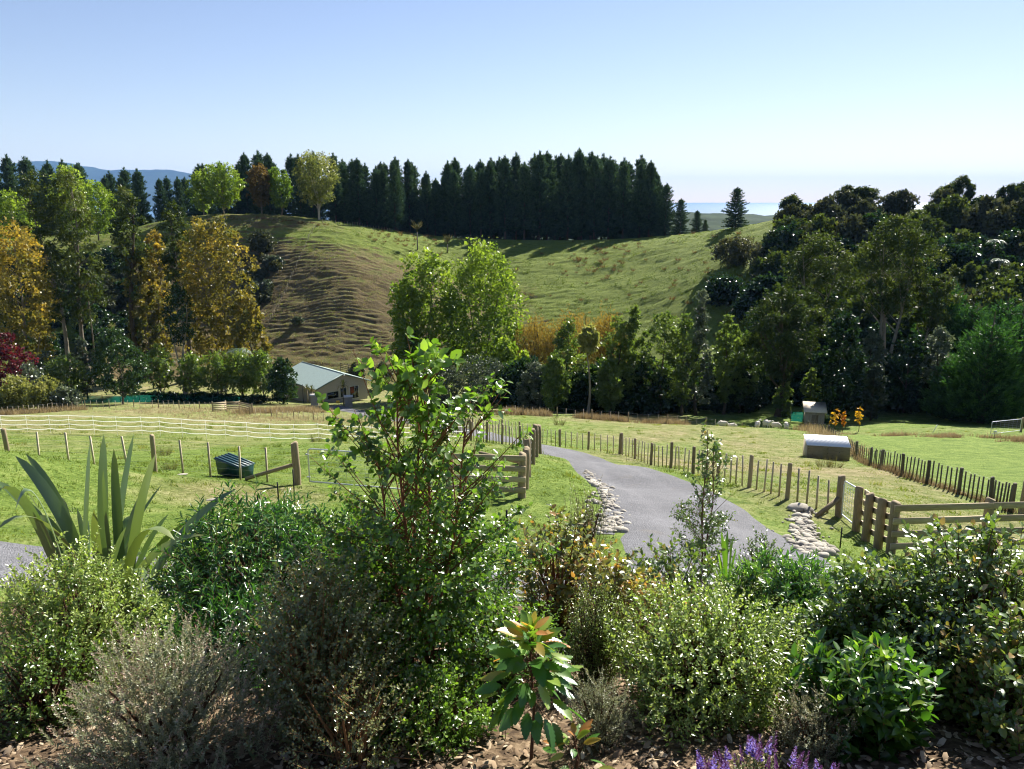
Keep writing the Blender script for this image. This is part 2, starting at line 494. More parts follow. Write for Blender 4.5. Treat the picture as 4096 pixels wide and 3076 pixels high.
def gravel_mat():
    m, nt, nd, lk = new_mat('gravel')
    pos, nor = geo_pos(nt)
    v = nt.nodes.new('ShaderNodeTexVoronoi'); v.inputs['Scale'].default_value = 34; lk.new(pos, v.inputs['Vector'])
    big = noise(nt, 0.5, 5, 0.6, pos); mid = noise(nt, 5.0, 4, 0.65, pos)
    f = math_(nt, 'ADD', math_(nt, 'MULTIPLY', v.outputs['Color'], 0.35), math_(nt, 'ADD', math_(nt, 'MULTIPLY', big, 0.45), math_(nt, 'MULTIPLY', mid, 0.3)))
    c = ramp(nt, f, [(0.2, (0.07, 0.07, 0.075)), (0.55, (0.135, 0.135, 0.145)), (0.9, (0.25, 0.25, 0.265))])
    dirt = maprange(nt, noise(nt, 1.1, 4, 0.6, pos, 0.4), 0.60, 0.78)
    c = mixc(nt, math_(nt, 'MULTIPLY', dirt, 0.45), c, (0.17, 0.145, 0.11))
    # wheel tracks are finer and paler than the loose crown: cross-road coordinate stored per vertex
    a = nt.nodes.new('ShaderNodeAttribute'); a.attribute_name = 'tint'
    tr = math_(nt, 'ABSOLUTE', math_(nt, 'SUBTRACT', math_(nt, 'ABSOLUTE', math_(nt, 'SUBTRACT', a.outputs['Fac'], 0.5)), 0.2))
    trk = maprange(nt, tr, 0.09, 0.0)
    c = mixc(nt, math_(nt, 'MULTIPLY', trk, 0.30), c, (0.20, 0.20, 0.212))
    finish(nt, c, 0.9, math_(nt, 'ADD', v.outputs['Distance'], mid), 0.9, 0.03, 0.2)
    MATS['gravel'] = m
gravel_mat()

def grass_ground_mat():
    """paddock turf: greens, straw patches and bare earth; beds of bark under the shrubs come from their own sheet"""
    m, nt, nd, lk = new_mat('turf')
    pos, nor = geo_pos(nt)
    big = noise(nt, 0.10, 5, 0.6, pos, 0.5); mid = noise(nt, 0.9, 5, 0.65, pos, 0.3); fine = noise(nt, 9, 4, 0.7, pos); grit = noise(nt, 60, 2, 0.6, pos)
    f = maprange(nt, math_(nt, 'ADD', math_(nt, 'MULTIPLY', mid, 0.42), math_(nt, 'MULTIPLY', fine, 0.58)), 0.30, 0.70)
    green = ramp(nt, f, [(0.25, (0.0656, 0.1066, 0.0164)), (0.5, (0.1271, 0.1886, 0.0328)), (0.75, (0.205, 0.2624, 0.0615))])
    straw = ramp(nt, f, [(0.25, (0.1312, 0.1107, 0.0492)), (0.55, (0.246, 0.2091, 0.1025)), (0.8, (0.3444, 0.3034, 0.1722))])
    a = nt.nodes.new('ShaderNodeAttribute'); a.attribute_name = 'tint'     # dryness, by paddock
    dry = math_(nt, 'ADD', math_(nt, 'MULTIPLY', big, 0.55), math_(nt, 'ADD', math_(nt, 'MULTIPLY', mid, 0.45), math_(nt, 'ADD', a.outputs['Fac'], -0.5)))
    c = mixc(nt, maprange(nt, dry, 0.40, 0.70), green, straw)
    finish(nt, c, 0.95, math_(nt, 'ADD', fine, math_(nt, 'MULTIPLY', grit, 0.5)), 0.9, 0.08, 0.1)
    MATS['turf'] = m
grass_ground_mat()

def hill_mat():
    m, nt, nd, lk = new_mat('hill_turf')
    pos, nor = geo_pos(nt)
    big = noise(nt, 0.05, 5, 0.6, pos, 0.5); mid = noise(nt, 0.5, 5, 0.7, pos, 0.4); fine = noise(nt, 3.0, 5, 0.75, pos)
    f = math_(nt, 'ADD', math_(nt, 'MULTIPLY', mid, 0.5), math_(nt, 'MULTIPLY', fine, 0.5))
    green = ramp(nt, f, [(0.25, (0.0574, 0.082, 0.0148)), (0.5, (0.123, 0.1599, 0.0287)), (0.75, (0.205, 0.2378, 0.0574))])
    brown = ramp(nt, f, [(0.25, (0.056, 0.04, 0.02)), (0.55, (0.152, 0.116, 0.056)), (0.8, (0.256, 0.208, 0.104))])
    sx = nt.nodes.new('ShaderNodeSeparateXYZ'); lk.new(nor, sx.inputs[0])
    steep = maprange(nt, sx.outputs[2], 0.90, 0.66)          # risers of the sheep tracks: bare, dry
    a = nt.nodes.new('ShaderNodeAttribute'); a.attribute_name = 'tint'
    dry = math_(nt, 'ADD', math_(nt, 'MULTIPLY', big, 0.35), math_(nt, 'ADD', math_(nt, 'MULTIPLY', mid, 0.45), math_(nt, 'ADD', a.outputs['Fac'], -0.5)))
    dry = math_(nt, 'ADD', dry, math_(nt, 'MULTIPLY', steep, 0.42))
    c = mixc(nt, maprange(nt, dry, 0.38, 0.62), green, brown)
    finish(nt, c, 0.95, f, 1.0, 0.5, 0.1)
    MATS['hill_turf'] = m
hill_mat()

def mulch_mat():
    m, nt, nd, lk = new_mat('bark_mulch')
    pos, nor = geo_pos(nt)
    v = nt.nodes.new('ShaderNodeTexVoronoi'); v.inputs['Scale'].default_value = 22; lk.new(pos, v.inputs['Vector'])
    n = noise(nt, 14, 4, 0.7, pos)
    f = math_(nt, 'ADD', math_(nt, 'MULTIPLY', v.outputs['Color'], 0.5), math_(nt, 'MULTIPLY', n, 0.5))
    c = ramp(nt, f, [(0.2, (0.03, 0.02, 0.014)), (0.5, (0.11, 0.075, 0.045)), (0.8, (0.26, 0.19, 0.12))])
    finish(nt, c, 0.95, f, 1.0, 0.04, 0.1)
    MATS['bark_mulch'] = m
    m, nt, nd, lk = new_mat('bark_chip')
    a = nt.nodes.new('ShaderNodeAttribute'); a.attribute_name = 'tint'
    c = ramp(nt, a.outputs['Fac'], [(0.0, (0.07, 0.045, 0.028)), (0.45, (0.24, 0.165, 0.10)), (0.8, (0.42, 0.32, 0.21)), (1.0, (0.52, 0.43, 0.31))])
    finish(nt, c, 0.85, None, spec=0.2)
    MATS['bark_chip'] = m
mulch_mat()

def far_mat(name, stops, scale):
    m, nt, nd, lk = new_mat(name)
    pos, nor = geo_pos(nt)
    n = noise(nt, scale, 6, 0.7, pos)
    finish(nt, ramp(nt, n, stops), 0.95, None, spec=0.05)
    MATS[name] = m
far_mat('bush_hill', [(0.3, (0.012, 0.022, 0.010)), (0.55, (0.03, 0.05, 0.02)), (0.75, (0.06, 0.085, 0.03))], 0.02)
far_mat('mountain_bush', [(0.3, (0.012, 0.02, 0.012)), (0.7, (0.03, 0.045, 0.025))], 0.002)

def sea_mat():
    m, nt, nd, lk = new_mat('sea_water')
    pos, nor = geo_pos(nt)
    n = noise(nt, 0.004, 6, 0.65, pos, 0.5)
    n2 = noise(nt, 0.0006, 3, 0.6, pos)
    p = finish(nt, ramp(nt, n2, [(0.3, (0.03, 0.10, 0.19)), (0.7, (0.05, 0.14, 0.24))]), 0.35, n, 0.25, 6.0, 0.5)
    MATS['sea_water'] = m
sea_mat()

# ------------------------------------------------------------------ terrain sheets
def sheet(name, Xf, Y, mat, tintf, cols, half_w, zf=ground):
    """rows at the distances Y, width growing with distance; zf gives the height"""
    t = np.linspace(-1, 1, cols)
    YY = np.repeat(np.asarray(Y)[:, None], cols, 1)
    XX = t[None, :] * half_w(YY)
    ZZ = zf(XX, YY)
    V = np.stack([XX, YY, ZZ], 2).reshape(-1, 3)
    nr = len(Y)
    i = np.arange(nr - 1)[:, None] * cols + np.arange(cols - 1)[None]
    F = np.stack([i, i + 1, i + cols + 1, i + cols], 2).reshape(-1, 4)
    mb = MB(); mb.add(V, None, F, tintf(XX, YY).ravel())
    o = mb.build(name, mat, smooth_shade=True)
    return tag(o, kind='structure')

def dryness(X, Y):
    """0 lush .. 1 straw, by paddock"""
    d = np.full(X.shape, 0.40)
    # near lawn on the left and the verge inside the rails
    d = np.where((Y < 30) & (X < 2), 0.36, d)
    lush = smooth(7, 3, np.abs(X - 0.2)) * smooth(13, 15, Y) * smooth(31, 26, Y)
    d = d - 0.16 * lush
    worn = np.exp(-(((X + 7.0) / 3.6) ** 2 + ((Y - 20.5) / 2.4) ** 2))
    d = d + 0.30 * worn
    far_l = smooth(30, 60, Y) * smooth(2, -6, X)
    d = d + 0.17 * far_l
    sheepf = smooth(2, 8, X) * smooth(30, 40, Y) * smooth(32, 22, X)
    d = d + 0.15 * sheepf
    near_r = smooth(7, 9, X) * smooth(24, 20, X) * smooth(20, 24, Y) * smooth(48, 38, Y)
    d = d + 0.14 * near_r
    lawn = smooth(0.0, 1.0, X - fenceC_x(Y) - 0.3) * smooth(26, 28, Y) * smooth(79, 75, Y)
    d = d * (1 - lawn) + 0.02 * lawn
    return d

def fenceC_x(Y):
    return np.interp(Y, [20, 29.6, 33, 36, 39, 45, 49, 59, 90], [19.6, 19.55, 19.6, 19.8, 20.0, 21.4, 22.8, 26.2, 39])

nearY = np.concatenate([np.linspace(-4, 3, 6), np.geomspace(3.4, 172, 270)])
sheet('ground', None, nearY, MATS['turf'], dryness, 250, lambda Y: 9 + np.maximum(Y, 0) * 1.05)

def hill_dry(X, Y):
    k = smooth(22, -12, X) * smooth(-125, -85, X) * smooth(238, 222, Y)
    d = 0.38 + 0.27 * k
    d = d - 0.09 * smooth(15, 35, X) * smooth(262, 240, Y)
    top = smooth(232, 244, Y) * smooth(-30, -45, X)
    d = d + 0.16 * top
    left = smooth(-58, -66, X) * smooth(-110, -90, X)
    d = d + 0.08 * left
    return d
hillY = np.concatenate([np.linspace(171.6, 180, 20), np.linspace(180.4, 272, 300), np.linspace(276, 345, 30), np.geomspace(350, 470, 14)])
sheet('hillside', None, hillY, MATS['hill_turf'], hill_dry, 320, lambda Y: 0 * Y + 205 + (Y - 171) * 0.6)

SEA = CZ - 60.0
def coast(X, Y):
    t = smooth(380, 1500, Y)
    z = (CZ - 34) * (1 - t) + (SEA + 8) * t
    hills = 9 * np.maximum(0, vnoise(X / 420, Y / 420, 31) + 0.15) + 4 * vnoise(X / 120, Y / 120, 32) + 4 * vnoise(X / 30, Y / 30, 33)
    z = z + smooth(500, 900, Y) * hills * (1 - smooth(1900, 2400, Y))
    # a wooded coastal rise beyond the bowl
    z = z + 20 * np.exp(-((X - 360) / 300) ** 2 - ((Y - 1750) / 420) ** 2) * (1 + 0.22 * vnoise(X / 60, Y / 60, 34))
    z = z + 14 * np.exp(-((X - 900) / 420) ** 2 - ((Y - 2050) / 300) ** 2) * (1 + 0.22 * vnoise(X / 60, Y / 60, 35))
    edge = 2450 + 160 * vnoise(X / 900, X * 0, 36)
    z = z - smooth(edge - 250, edge, Y) * (z - (SEA - 12))
    return z
coastY = np.concatenate([np.linspace(440, 1000, 20), np.linspace(1015, 2800, 110)])
sheet('coastal_land', None, coastY, MATS['bush_hill'], lambda X, Y: X * 0 + 0.5, 200, lambda Y: Y * 1.25, coast)

mb = MB()
mb.add([[-40000, 1800, SEA], [40000, 1800, SEA], [40000, 36000, SEA], [-40000, 36000, SEA]], None, [[0, 1, 2, 3]])
tag(mb.build('sea', MATS['sea_water']), kind='structure')

# blue range far to the left: crest heights from real bearing and distance
MD = 13000.0
crest = [(-1400, 700), (-900, 655), (-500, 690), (-250, 660), (0, 668), (66, 663), (132, 646), (199, 643), (265, 641), (298, 646), (344, 659), (397, 666), (464, 680), (523, 678), (596, 680), (689, 676),
         (728, 684), (790, 692), (900, 704), (1050, 730), (1250, 765), (1500, 800), (1700, 840)]
cx = np.array([at(a, b, MD).x for a, b in crest]); cz = np.array([at(a, b, MD).z for a, b in crest])
def range_z(X, Y):
    y0 = MD * 1.02
    base = np.interp(X, cx, cz)
    spur = vnoise(X / 420, Y / 900, 41) * 0.5 + vnoise(X / 160, Y / 400, 42) * 0.25
    t = np.clip((Y - (y0 - 3600)) / 3600, 0, 1)
    tb = np.clip((y0 + 3600 - Y) / 3600, 0, 1)
    s = np.where(Y <= y0, t, tb)
    return (SEA - 20) + (base + 7 * vnoise(X / 90, X * 0, 43) - SEA + 20) * (s ** 1.15) * (1 + 0.35 * spur * (1 - s) * s * 4)
YY = np.linspace(MD * 1.02 - 3600, MD * 1.02 + 3600, 40)
t = np.linspace(cx[0], cx[-1], 300)
XX, YG = np.meshgrid(t, YY)
V = np.stack([XX, YG, range_z(XX, YG)], 2).reshape(-1, 3)
i = np.arange(39)[:, None] * 300 + np.arange(299)[None]
mb = MB(); mb.add(V, None, np.stack([i, i + 1, i + 301, i + 300], 2).reshape(-1, 4))
tag(mb.build('mountain_range', MATS['mountain_bush'], smooth_shade=True), kind='structure')

# ------------------------------------------------------------------ the drive and the garden bed
def smooth_path(pts, step):
    P = np.array([[p.x, p.y] for p in pts])
    t = np.concatenate([[0], np.cumsum(np.linalg.norm(np.diff(P, axis=0), axis=1))])
    n = max(8, int(t[-1] / step))
    tt = np.linspace(0, t[-1], n)
    # Catmull-Rom style smoothing by repeated averaging of a dense polyline
    x = np.interp(tt, t, P[:, 0]); y = np.interp(tt, t, P[:, 1])
    k = max(1, int(1.6 / step))
    for _ in range(3):
        xp = np.pad(x, k, mode='edge'); yp = np.pad(y, k, mode='edge')
        ker = np.ones(2 * k + 1) / (2 * k + 1)
        x2 = np.convolve(xp, ker, 'valid'); y2 = np.convolve(yp, ker, 'valid')
        x2[0], y2[0], x2[-1], y2[-1] = x[0], y[0], x[-1], y[-1]
        x, y = x2, y2
    return np.stack([x, y], 1)

def road(name, pts, widths, step=0.35, lift=0.05):
    C = smooth_path(pts, step)
    tp_ = np.concatenate([[0], np.cumsum([math.hypot(b.x - a.x, b.y - a.y) for a, b in zip(pts[:-1], pts[1:])])])
    w = np.interp(np.linspace(0, 1, len(C)), tp_ / tp_[-1], widths)
    T = np.gradient(C, axis=0); T /= np.linalg.norm(T, axis=1)[:, None]
    Nn = np.stack([-T[:, 1], T[:, 0]], 1)
    m = 17
    s = np.linspace(-0.5, 0.5, m)
    wob = w[:, None] * s[None] + 0.16 * np.abs(2 * s[None]) ** 4 * np.sign(s)[None] * np.stack([vnoise(np.arange(len(C)) * step / 1.3, np.full(len(C), sd), 51) for sd in np.where(s < 0, 0, 9)], 1)
    X = C[:, 0:1] + Nn[:, 0:1] * wob; Y = C[:, 1:2] + Nn[:, 1:2] * wob
    prof = lift * (1 - np.abs(2 * s) ** 5) - 0.05 * np.abs(2 * s) ** 12
    track = -0.018 * np.exp(-((np.abs(s) - 0.2) / 0.06) ** 2)
    Z = ground(X, Y) + (prof + track)[None]
    V = np.stack([X, Y, Z], 2).reshape(-1, 3)
    i = np.arange(len(C) - 1)[:, None] * m + np.arange(m - 1)[None]
    F = np.stack([i, i + m, i + m + 1, i + 1], 2).reshape(-1, 4)
    mb = MB(); mb.add(V, None, F, np.tile(s + 0.5, len(C)))
    return tag(mb.build(name, MATS['gravel'], smooth_shade=True), kind='structure'), C, w

drive_pts = [at(1330, 1625, 143), at(1480, 1662, 122), at(1700, 1708, 92), at(1900, 1742, 64), at(2080, 1768, 51), at(2230, 1815, 45), at(2330, 1852, 40), at(2420, 1890, 35.5), at(2560, 1945, 29.5), at(2690, 2010, 24.5),
             at(2810, 2090, 20), at(2900, 2184, 16.2), at(2950, 2300, 13.2), at(2800, 2390, 11.0), at(2300, 2370, 10.7), at(1700, 2350, 10.9), at(900, 2310, 11.2), at(100, 2235, 12.0), at(-900, 2200, 13)]
drive, DR_C, DR_W = road('driveway', drive_pts, [3.6, 3.6, 3.6, 3.8, 3.8, 4.0, 4.2, 4.4, 4.7, 4.6, 4.6, 4.5, 3.8, 3.0, 2.8, 2.8, 2.8, 2.8, 2.8])
def dist_to_drive(X, Y):
    X = np.asarray(X, float).ravel(); Y = np.asarray(Y, float).ravel()
    out = np.empty(len(X))
    for i in range(0, len(X), 20000):
        D = np.hypot(X[i:i + 20000, None] - DR_C[None, :, 0], Y[i:i + 20000, None] - DR_C[None, :, 1])
        j = D.argmin(1); out[i:i + 20000] = D[np.arange(len(j)), j] - DR_W[j] / 2
    return out

# bark mulch bed
bx = np.linspace(-11, 11, 130); by = np.linspace(2.2, 9.4, 60)
XX, YY = np.meshgrid(bx, by)
edge = 9.1 + 0.35 * vnoise(XX / 2, XX * 0, 61)
ZZ = ground(XX, YY) + 0.05 * smooth(0, 0.5, edge - YY) - 0.03 + 0.012 * vnoise(XX * 5, YY * 5, 62)
V = np.stack([XX, YY, ZZ], 2).reshape(-1, 3)
i = np.arange(59)[:, None] * 130 + np.arange(129)[None]
mb = MB(); mb.add(V, None, np.stack([i, i + 1, i + 131, i + 130], 2).reshape(-1, 4))
tag(mb.build('garden_bed', MATS['bark_mulch'], smooth_shade=True), kind='structure')

def rand_rot(n, up=0.0):
    """random frames; up>0 keeps the z axis near vertical"""
    z = rng.normal(size=(n, 3)); z[:, 2] = np.abs(z[:, 2]) + up; z /= np.linalg.norm(z, axis=1)[:, None]
    a = rng.normal(size=(n, 3)); x = np.cross(a, z); x /= np.linalg.norm(x, axis=1)[:, None]
    y = np.cross(z, x)
    return np.stack([x, y, z], 2)

n = 11000
px_ = rng.uniform(-5.5, 5.5, n); py_ = 3.3 + (rng.random(n) ** 1.5) * 3.4
chipV = np.array([[-1, -.35, 0], [-.2, -.5, .05], [1, -.25, 0], [.9, .3, .0], [0, .5, .06], [-1.05, .28, 0],
                  [-.6, 0, .16], [.5, 0, .17]], float) * 0.5
chipF = [[0, 1, 6], [1, 7, 6], [1, 2, 7], [2, 3, 7], [3, 4, 7], [4, 6, 7], [4, 5, 6], [5, 0, 6]]
mb = MB()
mb.inst(chipV, chipF, np.stack([px_, py_, ground(px_, py_) + 0.03 + 0.03 * rng.random(n)], 1), rand_rot(n, 2.2), 0.025 + 0.06 * rng.random(n) ** 2, rng.beta(1.6, 1.6, n))
tag(mb.build('bark_chips', MATS['bark_chip']), kind='stuff', label='loose pale bark chips spread over the garden bed')

# ------------------------------------------------------------------ fences
def round_post_mesh(name, rad, H, mat, n=9, seed=0):
    r = np.random.default_rng(seed)
    mb = MB()
    zs = [-0.35, 0.0, H * 0.35, H * 0.7, H - 0.025, H]
    rr = [rad * 1.02, rad, rad * (0.97 + 0.05 * r.random()), rad * (0.95 + 0.05 * r.random()), rad * 0.94, rad * 0.80]
    mb.tube([[0.006 * r.normal(), 0.006 * r.normal(), z] for z in zs], rr, n, 0.5)
    return mb.mesh(name, mat)
def square_mesh(name, a, b, H, mat):
    mb = MB(); mb.box((-a / 2, -b / 2, -0.05), (a / 2, b / 2, H)); return mb.mesh(name, mat)

POST = [round_post_mesh('post', 0.075, 1.22, MATS['post_wood'], 9, k) for k in range(3)]
STRAIN = [round_post_mesh('strainer_post', 0.115, 1.32, MATS['post_wood'], 11, k) for k in range(2)]
OLDP = [round_post_mesh('post', 0.085, 1.2, MATS['old_post_wood'], 8, 10 + k) for k in range(3)]
BATT = [square_mesh('batten', 0.05, 0.04, 1.14, MATS['batten_wood']), square_mesh('batten', 0.045, 0.045, 1.08, MATS['batten_wood'])]
OLDB = [square_mesh('batten', 0.055, 0.045, 1.08, MATS['old_post_wood']), square_mesh('batten', 0.05, 0.05, 1.13, MATS['old_post_wood'])]

def jit(s=0.02):
    return (random.gauss(0, s), random.gauss(0, s), random.uniform(0, 6.28))

def fence(label, pts, nb, posts=POST, batts=BATT, spacing=None, wires=6, group=None, strain=(), name='post_and_batten_fence', skip=()):
    """pts: ground points of the posts (or a path when spacing is given); nb battens between two posts"""
    if spacing:
        P = np.array([[p.x, p.y] for p in pts])
        t = np.concatenate([[0], np.cumsum(np.linalg.norm(np.diff(P, axis=0), axis=1))])
        k = max(2, int(round(t[-1] / spacing)) + 1)
        tt = np.linspace(0, t[-1], k)
        pts = [Vector((a, b, gz(a, b))) for a, b in zip(np.interp(tt, t, P[:, 0]), np.interp(tt, t, P[:, 1]))]
    root = empty(name, pts[0], 0, label, 'fence', group)
    o = pts[0]
    for i, p in enumerate(pts):
        if i in strain: link('strainer_post', random.choice(STRAIN), root, p - o, jit(0.012))
        else: link('post', random.choice(posts), root, p - o, jit(), (1, 1, random.uniform(0.96, 1.04)))
        if i + 1 < len(pts) and i not in skip:
            q = pts[i + 1]; ang = math.atan2(q.y - p.y, q.x - p.x)
            for k in range(nb):
                c = p.lerp(q, (k + 1 + random.uniform(-0.08, 0.08)) / (nb + 1)); z = gz(c.x, c.y)
                link('batten', random.choice(batts), root, Vector((c.x, c.y, z)) - o, (random.gauss(0, 0.02), random.gauss(0, 0.025), ang), (1, 1, random.uniform(0.95, 1.05)))
    for w in range(wires):
        h = 0.14 + w * (0.95 / max(1, wires - 1))
        mb = MB()
        for i in range(len(pts) - 1):
            if i in skip: continue
            a = pts[i] - o; b = pts[i + 1] - o
            mb.tube([[a.x, a.y, a.z + h], [(a.x + b.x) / 2, (a.y + b.y) / 2, gz((pts[i].x + pts[i+1].x) / 2, (pts[i].y + pts[i+1].y) / 2) - o.z + h - 0.004], [b.x, b.y, b.z + h]], 0.0024, 3, cap=False)
        mb.build('wire', MATS['wire'], root)
    return root

def G(lst): return [gat(*c) for c in lst]

fa_pts = G([(2239, 1790, 53.6), (2353, 1801, 51), (2480, 1819, 47.5), (2540, 1835, 44.5), (2604, 1857, 40.5), (2683, 1874, 37), (2772, 1895, 34), (2871, 1919, 31.2), (2997, 1949, 28.8), (3148, 1998, 26.2), (3354, 2060, 24.4)])
fence('pale post and batten fence along the far edge of the gravel driveway', fa_pts, 4, strain=(2, 10))
fence('post and batten fence running on from the driveway bend toward the house', G([(2239, 1790, 53.6), (2080, 1757, 62), (1900, 1730, 74), (1700, 1700, 98), (1560, 1680, 112)])[0:], 4, spacing=4.2)
fence('row of stout posts beside the driveway bend, above the left rail panel', G([(2100, 1945, 23.8), (2111, 1905, 25.6), (2128, 1854, 28.6), (2143, 1827, 31.6), (2157, 1812, 34.2)]), 1, posts=STRAIN, wires=5)
fence('post and batten fence turning left from the driveway bend', G([(2150, 1806, 35.5), (2080, 1783, 44.5), (2009, 1776, 45.5), (1947, 1769, 46), (1884, 1762, 47.5)]), 4)
fence('post and batten fence dropping from the paddock corner toward the timber yard', G([(1884, 1762, 47.5), (1830, 1740, 57), (1740, 1722, 72), (1620, 1706, 90), (1400, 1690, 105), (1190, 1675, 113), (1000, 1662, 118)]), 3, spacing=4.4, wires=4)
fence('low fence at the far side of the left field below the round tree', G([(960, 1654, 119), (860, 1640, 121), (640, 1630, 124), (340, 1628, 124)]), 3, spacing=3.6, wires=3)
fence('weathered fence at the foot of the pale green scrub', G([(330, 1627, 123), (180, 1640, 118), (30, 1659, 112), (-200, 1668, 108)]), 5, spacing=4.2, wires=3)
fence('fence half hidden in tall brown grass behind the sheep paddock', G([(1960, 1655, 99), (2200, 1668, 96), (2500, 1688, 92), (2760, 1702, 91), (3000, 1716, 92), (3120, 1735, 92)]), 3, spacing=4.4, wires=3)
fc_pts = G([(3145, 1758, 95), (3225, 1770, 84), (3310, 1786, 74), (3380, 1810, 65), (3425, 1827, 61), (3480, 1861, 51), (3524, 1875, 47), (3607, 1904, 41.2), (3708, 1934, 38), (3835, 1974, 35), (3960, 2020, 32.6), (4045, 2050, 31.2), (4260, 2080, 29.6)])
fence('dark weathered fence with dead grass at its foot beside the bright lawn', fc_pts, 6, OLDP, OLDB)
fence('post and batten fence left of the pipe gate', G([(-330, 1860, 25.8), (40, 1862, 25.6), (622, 1893, 25.2), (1190, 1940, 23.9)]), 4, strain=(3,))
# hill fence: down the knoll and along the crest
def hill_pts(lst): return [ray_ground(a, b, 150)[0] for a, b in lst]
fence('old fence running down the side of the knoll', hill_pts([(1262, 912), (1225, 985), (1195, 1050), (1165, 1120), (1135, 1190), (1100, 1260), (1075, 1300)]), 3, spacing=5, wires=2)
fence('old fence along the crest in front of the pines', G([(1290, 896, 243), (1380, 905, 247), (1460, 915, 254), (1560, 925, 260)]), 3, spacing=4.5, wires=2)

def beam_mesh(name, L, w, h, mat):
    mb = MB()
    b = 0.006
    # chamfered board
    ys = [(-w / 2, -h / 2 + b), (-w / 2 + b, -h / 2), (w / 2 - b, -h / 2), (w / 2, -h / 2 + b), (w / 2, h / 2 - b), (w / 2 - b, h / 2), (-w / 2 + b, h / 2), (-w / 2, h / 2 - b)]
    V = [(0, y, z) for y, z in ys] + [(L, y, z) for y, z in ys]
    F = [[k, (k + 1) % 8, 8 + (k + 1) % 8, 8 + k] for k in range(8)]
    mb.add(V, [[0, k + 1, k] for k in range(1, 7)] + [[8, 8 + k, 8 + k + 1] for k in range(1, 7)], F)
    return mb.mesh(name, mat)
def beam(name, parent, a, b, w, h, mat):
    d = b - a; L = d.length
    me = beam_mesh(name, L, w, h, mat)
    return link(name, me, parent, a, (0, -math.asin(d.z / L), math.atan2(d.y, d.x)))
def pole(name, parent, a, b, r, mat, n=8):
    d = b - a
    mb = MB(); L = d.length
    mb.tube([[0, 0, 0], [0, 0, L * 0.5], [0, 0, L]], r, n)
    o = link(name, mb.mesh(name, mat), parent, a)
    o.rotation_euler = d.to_track_quat('Z', 'Y').to_euler()
    return o

def rail_fence(label, pts, nrails, hs, H, face=-1, rw=0.045, rh=0.155, posts=None, over=0.12, endposts=(True, True)):
    root = empty('timber_rail_fence', pts[0], 0, label, 'fence')
    o = pts[0]
    for i, p in enumerate(pts):
        if i == 0 and not endposts[0]: continue
        if i == len(pts) - 1 and not endposts[1]: continue
        link('post', random.choice(posts or STRAIN), root, p - o, jit(0.008), (1, 1, H / 1.32))
    for s in range(len(pts) - 1):
        a, b = pts[s] - o, pts[s + 1] - o
        d = (b - a); d.z = 0; d.normalize(); nrm = Vector((-d.y, d.x, 0)) * face
        off = nrm * (0.105 + rw / 2 + 0.002)
        ov0 = over if s == 0 else -0.004; ov1 = over if s == len(pts) - 2 else -0.004
        for h in hs:
            beam('rail', root, a - d * ov0 + off + Vector((0, 0, h)), b + d * ov1 + off + Vector((0, 0, h)), rw, rh, MATS['rail_wood'])
    return root

L0 = gat(1800, 1990, 22.8); L1 = gat(2087, 1990, 22.6)
zt = max(L0.z, L1.z); L0.z = L1.z = (L0.z + L1.z) / 2
rail_fence('four rail timber panel beside the pipe gate, on bright green grass', [L0, L1], 4, [0.30, 0.61, 0.92, 1.23], 1.34, face=-1)
pole('brace', bpy.data.objects['timber_rail_fence'], Vector((L1 - L0)) + Vector((0.05, 0.12, 1.0)), Vector((L1 - L0)) + Vector((-1.3, 3.0, 0.4)), 0.05, MATS['post_wood'])
R0 = gat(3424, 2125, 22.7); R1 = gat(3461, 2169, 21.4); R2 = gat(3510, 2195, 20.3); R3 = gat(3562, 2215, 19.5)
rail_fence('four rail timber fence with stout posts running down from the mesh gate', [R0, R1, R2, R3], 4, [0.27, 0.58, 0.89, 1.2], 1.34, face=1, over=0.0)
R4 = gat(3930, 2225, 19.7); R5 = gat(4320, 2240, 19.9)
for q in (R4, R5): q.z = R3.z
rail_fence('long three rail timber fence seen over the big-leaved shrubs', [R3.copy(), R4, R5], 4, [0.25, 0.57, 0.90, 1.23], 1.36, face=-1, over=0.1, endposts=(False, True))
# second upright pair of posts at the far right corner
for lab, c in (('tall dark corner post at the end of the bright lawn fence', (4085, 2060, 30.4)),):
    p = gat(*c); o = link('corner_post', POST[0], None, p, (0, 0.01, 0), (1.5, 1.5, 1.15)); tag(o, lab, 'post')

